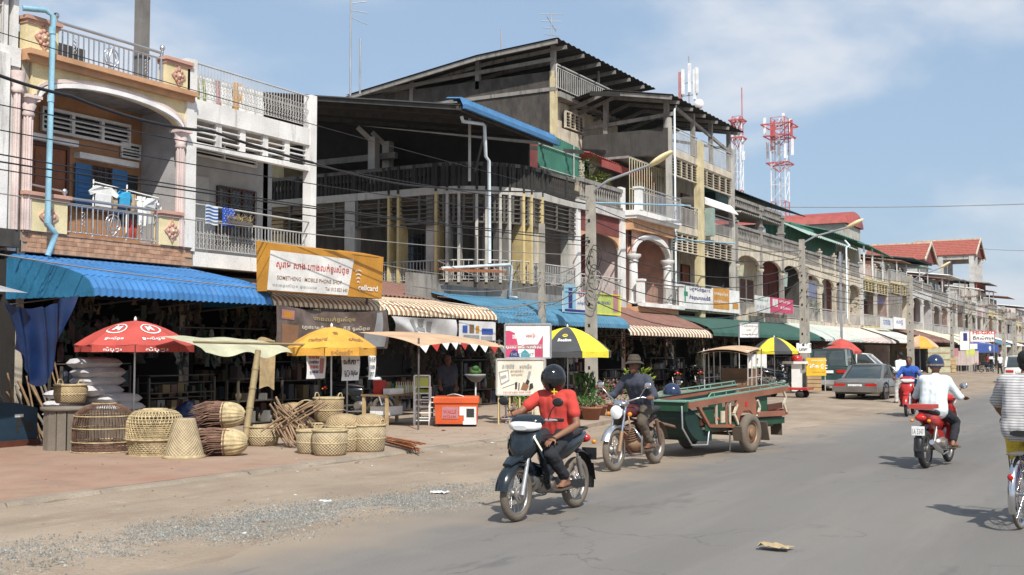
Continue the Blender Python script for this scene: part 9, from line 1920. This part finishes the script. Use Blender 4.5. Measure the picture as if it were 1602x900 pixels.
# ================================================================ cars
def car(label, loc, rot, paint, L_=4.4, Wd=1.68, H=1.38, kind='sedan', plate=None, cat='car', name='parked_car'):
 T = thing(name, label, cat, loc, rot, local=True); hw = Wd/2; belt = H*.60; R = .30; f, r_ = L_/2, -L_/2
 def ring(x, zb, zt, w_, tum=.05):
  return [(x,-w_*.90,zb), (x,-w_,zb+.12), (x,-w_*1.0,zb+(zt-zb)*.55), (x,-w_*(1-tum),zt-.04), (x,-w_*(1-tum)*.90,zt), (x,0,zt+.015), (x,w_*(1-tum)*.90,zt), (x,w_*(1-tum),zt-.04), (x,w_*1.0,zb+(zt-zb)*.55), (x,w_,zb+.12), (x,w_*.90,zb), (x,0,zb)]
 st = dict(sedan=[(f,.36,.58,.80), (f-.06,.24,.66,.90), (f-.6,.2,.76,.98), (f-1.25,.2,belt,1), (0,.19,belt+.01,1), (-1.1,.2,belt+.02,1), (r_+.55,.22,belt-.0,.99), (r_+.08,.26,belt-.05,.94), (r_,.34,belt-.12,.90)],
    suv=[(f,.42,.72,.85), (f-.08,.3,.86,.94), (f-1.1,.28,belt,1), (0,.28,belt,1), (r_+.2,.28,belt,1), (r_,.38,belt-.05,.95)])[('sedan' if kind == 'sedan' else 'suv')]
 mb = MB(); mb.loft([ring(x, zb, zt, hw*w_) for x, zb, zt, w_ in st]); body = build(mb, 'body', paint, T)
 cs = dict(sedan=[(f-1.2,belt+.0,.86), (f-1.95,H-.04,.72), (-.1,H,.74), (-.62,H-.03,.72), (-1.32,belt+.02,.84)], suv=[(f-1.05,belt,.92), (f-1.7,H-.04,.82), (0,H,.84), (r_+.5,H-.02,.84), (r_+.1,belt,.92)], pickup=[(f-1.05,belt,.92), (f-1.7,H-.04,.82), (f-2.2,H,.84), (f-2.6,H-.04,.82), (f-2.75,belt,.92)])[kind]
 def cr(x, zt, w_, lo): return [(x,-hw*w_,lo), (x,-hw*w_*.985,lo+(zt-lo)*.5), (x,-hw*w_*.93,zt-.02), (x,-hw*w_*.8,zt), (x,hw*w_*.8,zt), (x,hw*w_*.93,zt-.02), (x,hw*w_*.985,lo+(zt-lo)*.5), (x,hw*w_,lo)]
 mb = MB(); mb.loft([cr(x, max(z, belt+.02), w_, belt-.06) for x, z, w_ in cs]); build(mb, 'windows', 'glass_car', T)
 mb = MB(); tp = cs[1:4]
 mb.loft([[(x,-hw*w_*.94,z-.03), (x,-hw*w_*.8,z+.012), (x,0,z+.028), (x,hw*w_*.8,z+.012), (x,hw*w_*.94,z-.03), (x,0,z-.02)] for x, z, w_ in tp])
 for s in (-1, 1):
  y = lambda w_: s*hw*w_
  mb.bar((cs[0][0],y(.9),belt), (tp[0][0],y(tp[0][2]*.93),H-.05), .05, .05); mb.bar((cs[-1][0],y(cs[-1][2]*.97),belt), (tp[-1][0],y(tp[-1][2]*.94),tp[-1][1]-.03), .09, .06); mb.bar((tp[1][0],y(.85),belt), (tp[1][0],y(tp[1][2]*.95),H-.03), .05, .06)
 build(mb, 'roof', paint if kind != 'suv' or paint != 'car_green' else paint, T)
 for x in (f-.85, r_+.85):
  for s in (-1, 1): wheel(T, x, s*(hw-.09), R, .18, 'rubber', 'alloy', 0, .06, disc=True)
 mb = MB()
 for x in (f-.85, r_+.85):
  for s in (-1, 1): mb.lathe([(.36,-.02), (.36,.012), (.0,.012)], (x, s*(hw-.002), R), 18, ax='y')
 build(mb, 'wheel_arch', 'vinyl', T)
 mb = MB(); mb.bar((r_-.03,-hw*.92,.42), (r_-.03,hw*.92,.42), .14, .20); mb.bar((f+.02,-hw*.9,.40), (f+.02,hw*.9,.40), .12, .18); build(mb, 'bumper', paint if kind == 'sedan' else 'ink_grey', T)
 for s in (-1, 1): mb = MB(); mb.bar((r_-.012,s*hw*.42,belt-.22), (r_-.0,s*hw*.88,belt-.22), .04, .13); build(mb, 'tail_light', 'lens_red', T); mb = MB(); mb.bar((f+.0,s*hw*.5,.60), (f-.02,s*hw*.82,.60), .05, .12); build(mb, 'headlight', 'lens_clear', T); mb = MB(); mb.ell((f-1.35,s*(hw+.06),belt+.06), (.05,.09,.06), n=8); build(mb, 'door_mirror', paint, T)
 mb = MB(); mb.bar((r_-.035,-.24,belt-.24), (r_-.035,.24,belt-.24), .02, .12); pl = build(mb, 'number_plate', 'ink_white', T)
 if plate: mb = MB(); text_on(mb, plate, lambda u, v: (r_-.048, .2-u, belt-.28+v), 0, 0, .4, .07, 0, .02); build(mb, 'plate_number', 'ink_grey', pl)
 mb = MB(); mb.box(r_+.5, f-1.2, -hw-.004, -hw+.01, .46, .49); mb.box(r_+.5, f-1.2, hw-.01, hw+.004, .46, .49)
 for x in (.05, -1.0, 1.0):
  for s in (-1, 1): mb.box(x-.006, x+.006, s*hw-.006, s*hw+.006, .3, belt-.03)
 build(mb, 'door_seam', 'vinyl', T)
 if kind == 'pickup': mb = MB(); mb.box(r_+.1, -.3, -hw*.85, hw*.85, belt-.02, belt+.03); build(mb, 'bed_cover', 'vinyl', T)
 return T
car('grey sedan parked on the dirt, seen from behind', (-9.25, 43.0, 0), D90-.05, 'car_grey', plate='2A-1392', H=1.27)
car('dark green off-road car parked behind the yellow lettered sign', (-12.7, 51.6, 0), D90+.1, 'car_green', L_=4.3, Wd=1.75, H=1.85, kind='suv')
car('white pickup parked beyond the grey sedan', (-14.5, 63, 0), 0, 'car_white', L_=5.0, H=1.65, kind='pickup', cat='pickup')
g = onG(1588, 600, 0); car('white car driving away behind the cyclist at the right edge', (g.x+.2, g.y+1, 0), D90+.1, 'car_white', L_=4.5, H=1.5, kind='suv', plate='2C-4471')
T = thing('red_roof_rack_load', 'red sheet load on the roof of the dark green car', 'load', (-12.7, 51.6, 1.88)); mb = MB(); mb.grid(lambda u, v: (-13.4+1.4*u, 50.6+2.2*v, 1.90+.14*sin(pi*u)**.6), 8, 4); build(mb, 'sheet', 'umb_red', T)
# motorbikes parked in the shade, cloned from one
pb = [('black motorbike parked left of the market table', 560, 668, -16.5, .3), ('dark motorbike parked in the shade behind the hatted rider', 1052, 608, None, 2.2), ('second dark motorbike parked in the shade behind the trailer', 1085, 604, None, 2.3), ('black motorbike parked under the small yellow and black umbrella', 1222, 610, None, .6), ('motorbike parked beside the dark green car', 1208, 604, None, .4), ('far motorbike parked below the HI-GRO sign', 1545, 583, None, .9)]
src = None
for lb, px, py, X, rz in pb:
 g = onG(px, py, SW) if X is None else Vector((X, onX(px, py, X).y, SW))
 if g.x < -17.5: k_ = -17.3/g.x; g = Vector((-17.3, g.y*k_, SW))
 if src is None: src = scooter(lb, (g.x, g.y, SW), rz, 'paint_black'); src['group'] = 'parked motorbikes'
 else: clone(src, (g.x, g.y, SW), rz, lb, 'parked motorbikes')
# canopy tuk-tuk behind the trailer
g = onG(1130, 622, 0.0); TG = Vector((-11.2, 33.3, 0)); T = thing('canopy_tuk_tuk', 'parked passenger tuk-tuk with a curved pinkish beige canopy on thin posts', 'tuk-tuk', tuple(TG), -D90+.15, local=True)
mb = MB(); mb.grid(lambda u, v: (-1.6+3.5*u, -.72+1.44*v, 1.90-.12*abs(u-.25)**1.5*1.6-.10*(2*v-1)**2), 14, 8); mb.grid(lambda u, v: (-1.58+3.46*u, -.70+1.40*v, 1.84-.12*abs(u-.25)**1.5*1.6-.10*(2*v-1)**2), 14, 8); build(mb, 'canopy', 'tarp_tan', T)
mb = MB()
for x in (-1.2, -.2, .6, 1.3):
 for s in (-1, 1): mb.tube([(x,s*.62,.5), (x,s*.64,1.80)], .018, 5)
mb.tube([(-1.2,.62,.95), (1.3,.62,.95)], .015, 5); mb.tube([(-1.2,-.62,.95), (1.3,-.62,.95)], .015, 5); build(mb, 'post', 'iron_pale', T)
mb = MB(); mb.box(-1.3, 1.35, -.62, .62, .42, .50); build(mb, 'floor', 'iron', T); mb = MB(); mb.box(-1.1, -.7, -.55, .55, .5, .85); mb.box(-1.15, -1.05, -.55, .55, .85, 1.2); build(mb, 'bench', 'p_brn', T); mb = MB(); mb.box(.7, 1.0, -.55, .55, .5, .8); build(mb, 'bench', 'p_brn', T)
for s in (-1, 1): wheel(T, -.2, s*.68, .28, .1, 'rubber', 'alloy', 12, .05); mb = MB(); mb.ell((1.32,s*.6,1.70), (.04,.10,.05), n=8); build(mb, 'lamp', 'lens_clear', T)
# small street things by the double pole
def crate(label, px, py, w_, d_, h_, m, name='crate', cat='crate'):
 g = onG(px, py, SW if py > 0 else 0); T = thing(name, label, cat, tuple(g), .3, local=True); mb = MB()
 for k in range(4): z = h_*(k+.5)/4; mb.box(-w_/2, w_/2, -d_/2, -d_/2+.02, z-h_*.1, z+h_*.1); mb.box(-w_/2, w_/2, d_/2-.02, d_/2, z-h_*.1, z+h_*.1); mb.box(-w_/2, -w_/2+.02, -d_/2+.021, d_/2-.021, z-h_*.1, z+h_*.1); mb.box(w_/2-.02, w_/2, -d_/2+.021, d_/2-.021, z-h_*.1, z+h_*.1)
 build(mb, 'slat', m, T); mb = MB(); mb.box(-w_/2+.022, w_/2-.022, -d_/2+.022, d_/2-.022, .01, h_-.02); build(mb, 'contents', 'box_card', T)
crate('brown crate standing below the yellow lettered sign', 1274, 612, .55, .4, .62, 'box_card')
crate('wooden crate in the distance right of the pink banner', 1480, 583, 1.4, 1, 1.2, 'wood_pale'); crate('tan stacked crates in the distance behind the white shirted rider', 1468, 584, 1.6, 1.2, 2.0, 'tarp_beige')
g = onG(1470, 590, SW); T = thing('pink_stall', 'pale pink stall counter in the distance beside the dark pole', 'stall', tuple(onG(1510, 580, SW))); c = onG(1510, 581, SW); mb = MB(); mb.box(c.x-2, c.x+1.0, c.y-.6, c.y+.6, SW+.5, SW+1.7); build(mb, 'counter', 'pink_trim', T); mb = MB(); mb.box(c.x-1.9, c.x-1.7, c.y-.5, c.y+.5, SW, SW+.5); mb.box(c.x+.7, c.x+.9, c.y-.5, c.y+.5, SW, SW+.5); build(mb, 'leg', 'iron', T)
g = onG(1247, 612, SW); T = thing('white_pedestal_table', 'white pedestal table with a red lamp on top in front of the double pole', 'table', tuple(g)); mb = MB(); mb.box(g.x-.17, g.x+.17, g.y-.17, g.y+.17, SW, SW+1.1); build(mb, 'pedestal', 'ink_white', T); mb = MB(); mb.box(g.x-.5, g.x+.4, g.y-.3, g.y+.3, SW+1.1, SW+1.2); build(mb, 'top', 'ink_white', T); mb = MB(); mb.lathe([(.1,0), (.25,.02), (.22,.2), (.08,.26), (0,.26)], (g.x, g.y, SW+1.2), 10); build(mb, 'red_lamp', 'paint_red', T)
g = onG(1230, 622, 0.03); T = thing('red_low_cart', 'low flat red cart standing behind the trailer', 'cart', tuple(g)); mb = MB(); mb.box(g.x-.9, g.x+.9, g.y-.45, g.y+.45, .32, .40); build(mb, 'tray', 'paint_red', T); mb = MB()
for dx in (-.6, .6):
 for dy in (-.38, .38): mb.lathe([(0,-.03), (.15,-.03), (.15,.03), (0,.03)], (g.x+dx, g.y+dy, .17), 12, ax='y')
build(mb, 'wheel', 'rubber', T)
# ---------------------------------------------------------------- the hazy air of the street
mb = MB(); mb.box(-900, 900, -200, 1500, -1.6, 62); hz = build(mb, 'haze', 'void_shade'); hz['kind'] = 'stuff'
m = bpy.data.materials.new('haze_air'); m.use_nodes = True; t = m.node_tree; t.nodes.clear(); v = N(t, 'ShaderNodeVolumePrincipled'); v.inputs['Color'].default_value = (.86, .92, 1, 1); v.inputs['Density'].default_value = .00012; v.inputs['Anisotropy'].default_value = .35
t.links.new(v.outputs[0], N(t, 'ShaderNodeOutputMaterial').inputs['Volume']); hz.data.materials.clear(); hz.data.materials.append(m)
# ---------------------------------------------------------------- every countable piece its own object
def split(o, nm):
 me = o.data; n = len(me.vertices); par = list(range(n))
 def fd(a):
  while par[a] != a: par[a] = par[par[a]]; a = par[a]
  return a
 for p in me.polygons:
  r0 = fd(p.vertices[0])
  for v in p.vertices[1:]: par[fd(v)] = r0
 isl = {}
 for v in me.vertices: isl.setdefault(fd(v.index), []).append(v.co)
 bx = []
 for k, c in isl.items(): bx.append([{k}, [min(p[i] for p in c)-.012 for i in range(3)], [max(p[i] for p in c)+.012 for i in range(3)]])
 ch = True
 while ch:
  ch = False
  for i in range(len(bx)):
   for j in range(len(bx)-1, i, -1):
    if all(bx[i][1][a] <= bx[j][2][a] and bx[j][1][a] <= bx[i][2][a] for a in range(3)):
     bx[i][0] |= bx[j][0]; bx[i][1] = [min(a, b) for a, b in zip(bx[i][1], bx[j][1])]; bx[i][2] = [max(a, b) for a, b in zip(bx[i][2], bx[j][2])]; bx.pop(j); ch = True
 if len(bx) < 2 or len(bx) > 40: o.name = nm; return
 for b in bx:
  idx = {}; V = []; Fs = []; ms = []; sm = []
  for p in me.polygons:
   if fd(p.vertices[0]) in b[0]:
    for v in p.vertices:
     if v not in idx: idx[v] = len(V); V.append(me.vertices[v].co)
    Fs.append([idx[v] for v in p.vertices]); ms.append(p.material_index); sm.append(p.use_smooth)
  m2 = bpy.data.meshes.new(nm); m2.from_pydata(V, [], Fs)
  for mt in me.materials: m2.materials.append(mt)
  m2.polygons.foreach_set('material_index', ms); m2.polygons.foreach_set('use_smooth', sm)
  q = bpy.data.objects.new(nm, m2); COL.objects.link(q); q.parent = o.parent; q.matrix_local = o.matrix_local
 bpy.data.objects.remove(o)
SPL = dict(column=0, fluted_column=0, pillar=0, balustrade_post=0, post=0, leg=0, pole=0, veranda_post=0, balcony_post=0, terrace_post=0, terrace_column=0, ball_post=0, castor=0, wheel_arch=0, crossarm=0, pennants='pennant', rafters='rafter', stripes='stripe', spots='spot', scrolls='scroll', terrace_block=0, hood_moulding=0, string_course=0, side_wall=0, rear_wall=0, inner_side_wall=0, balcony_edge=0, beam=0, terrace_beam=0, floor_slab=0, door=0, window=0, fin=0, fascia=0, shock_absorber=0, fork_leg=0, grip=0, block=0, number_plate=0, upper_cornice=0, wheel=0, sandal=0, eye=0, fork_tube=0, bumper=0, scroll_bracket=0, green_panel=0, mud_flap=0, gable=0, end_column=0, lamp_post=0, reflector=0, slat=0, slots='slot', rods='rod', arch_wall=0, pilaster=0, cross_pole=0, stem=0, bracket=0, hoop=0, lower_rail=0)
for o in list(SC.objects):
 if o.type != 'MESH' or not o.parent or o.children or o.data.users > 1 or o.get('kind'): continue
 b = o.name.split('.')[0]
 if b in SPL: split(o, SPL[b] or b)
bpy.data.scenes.remove(_TS)
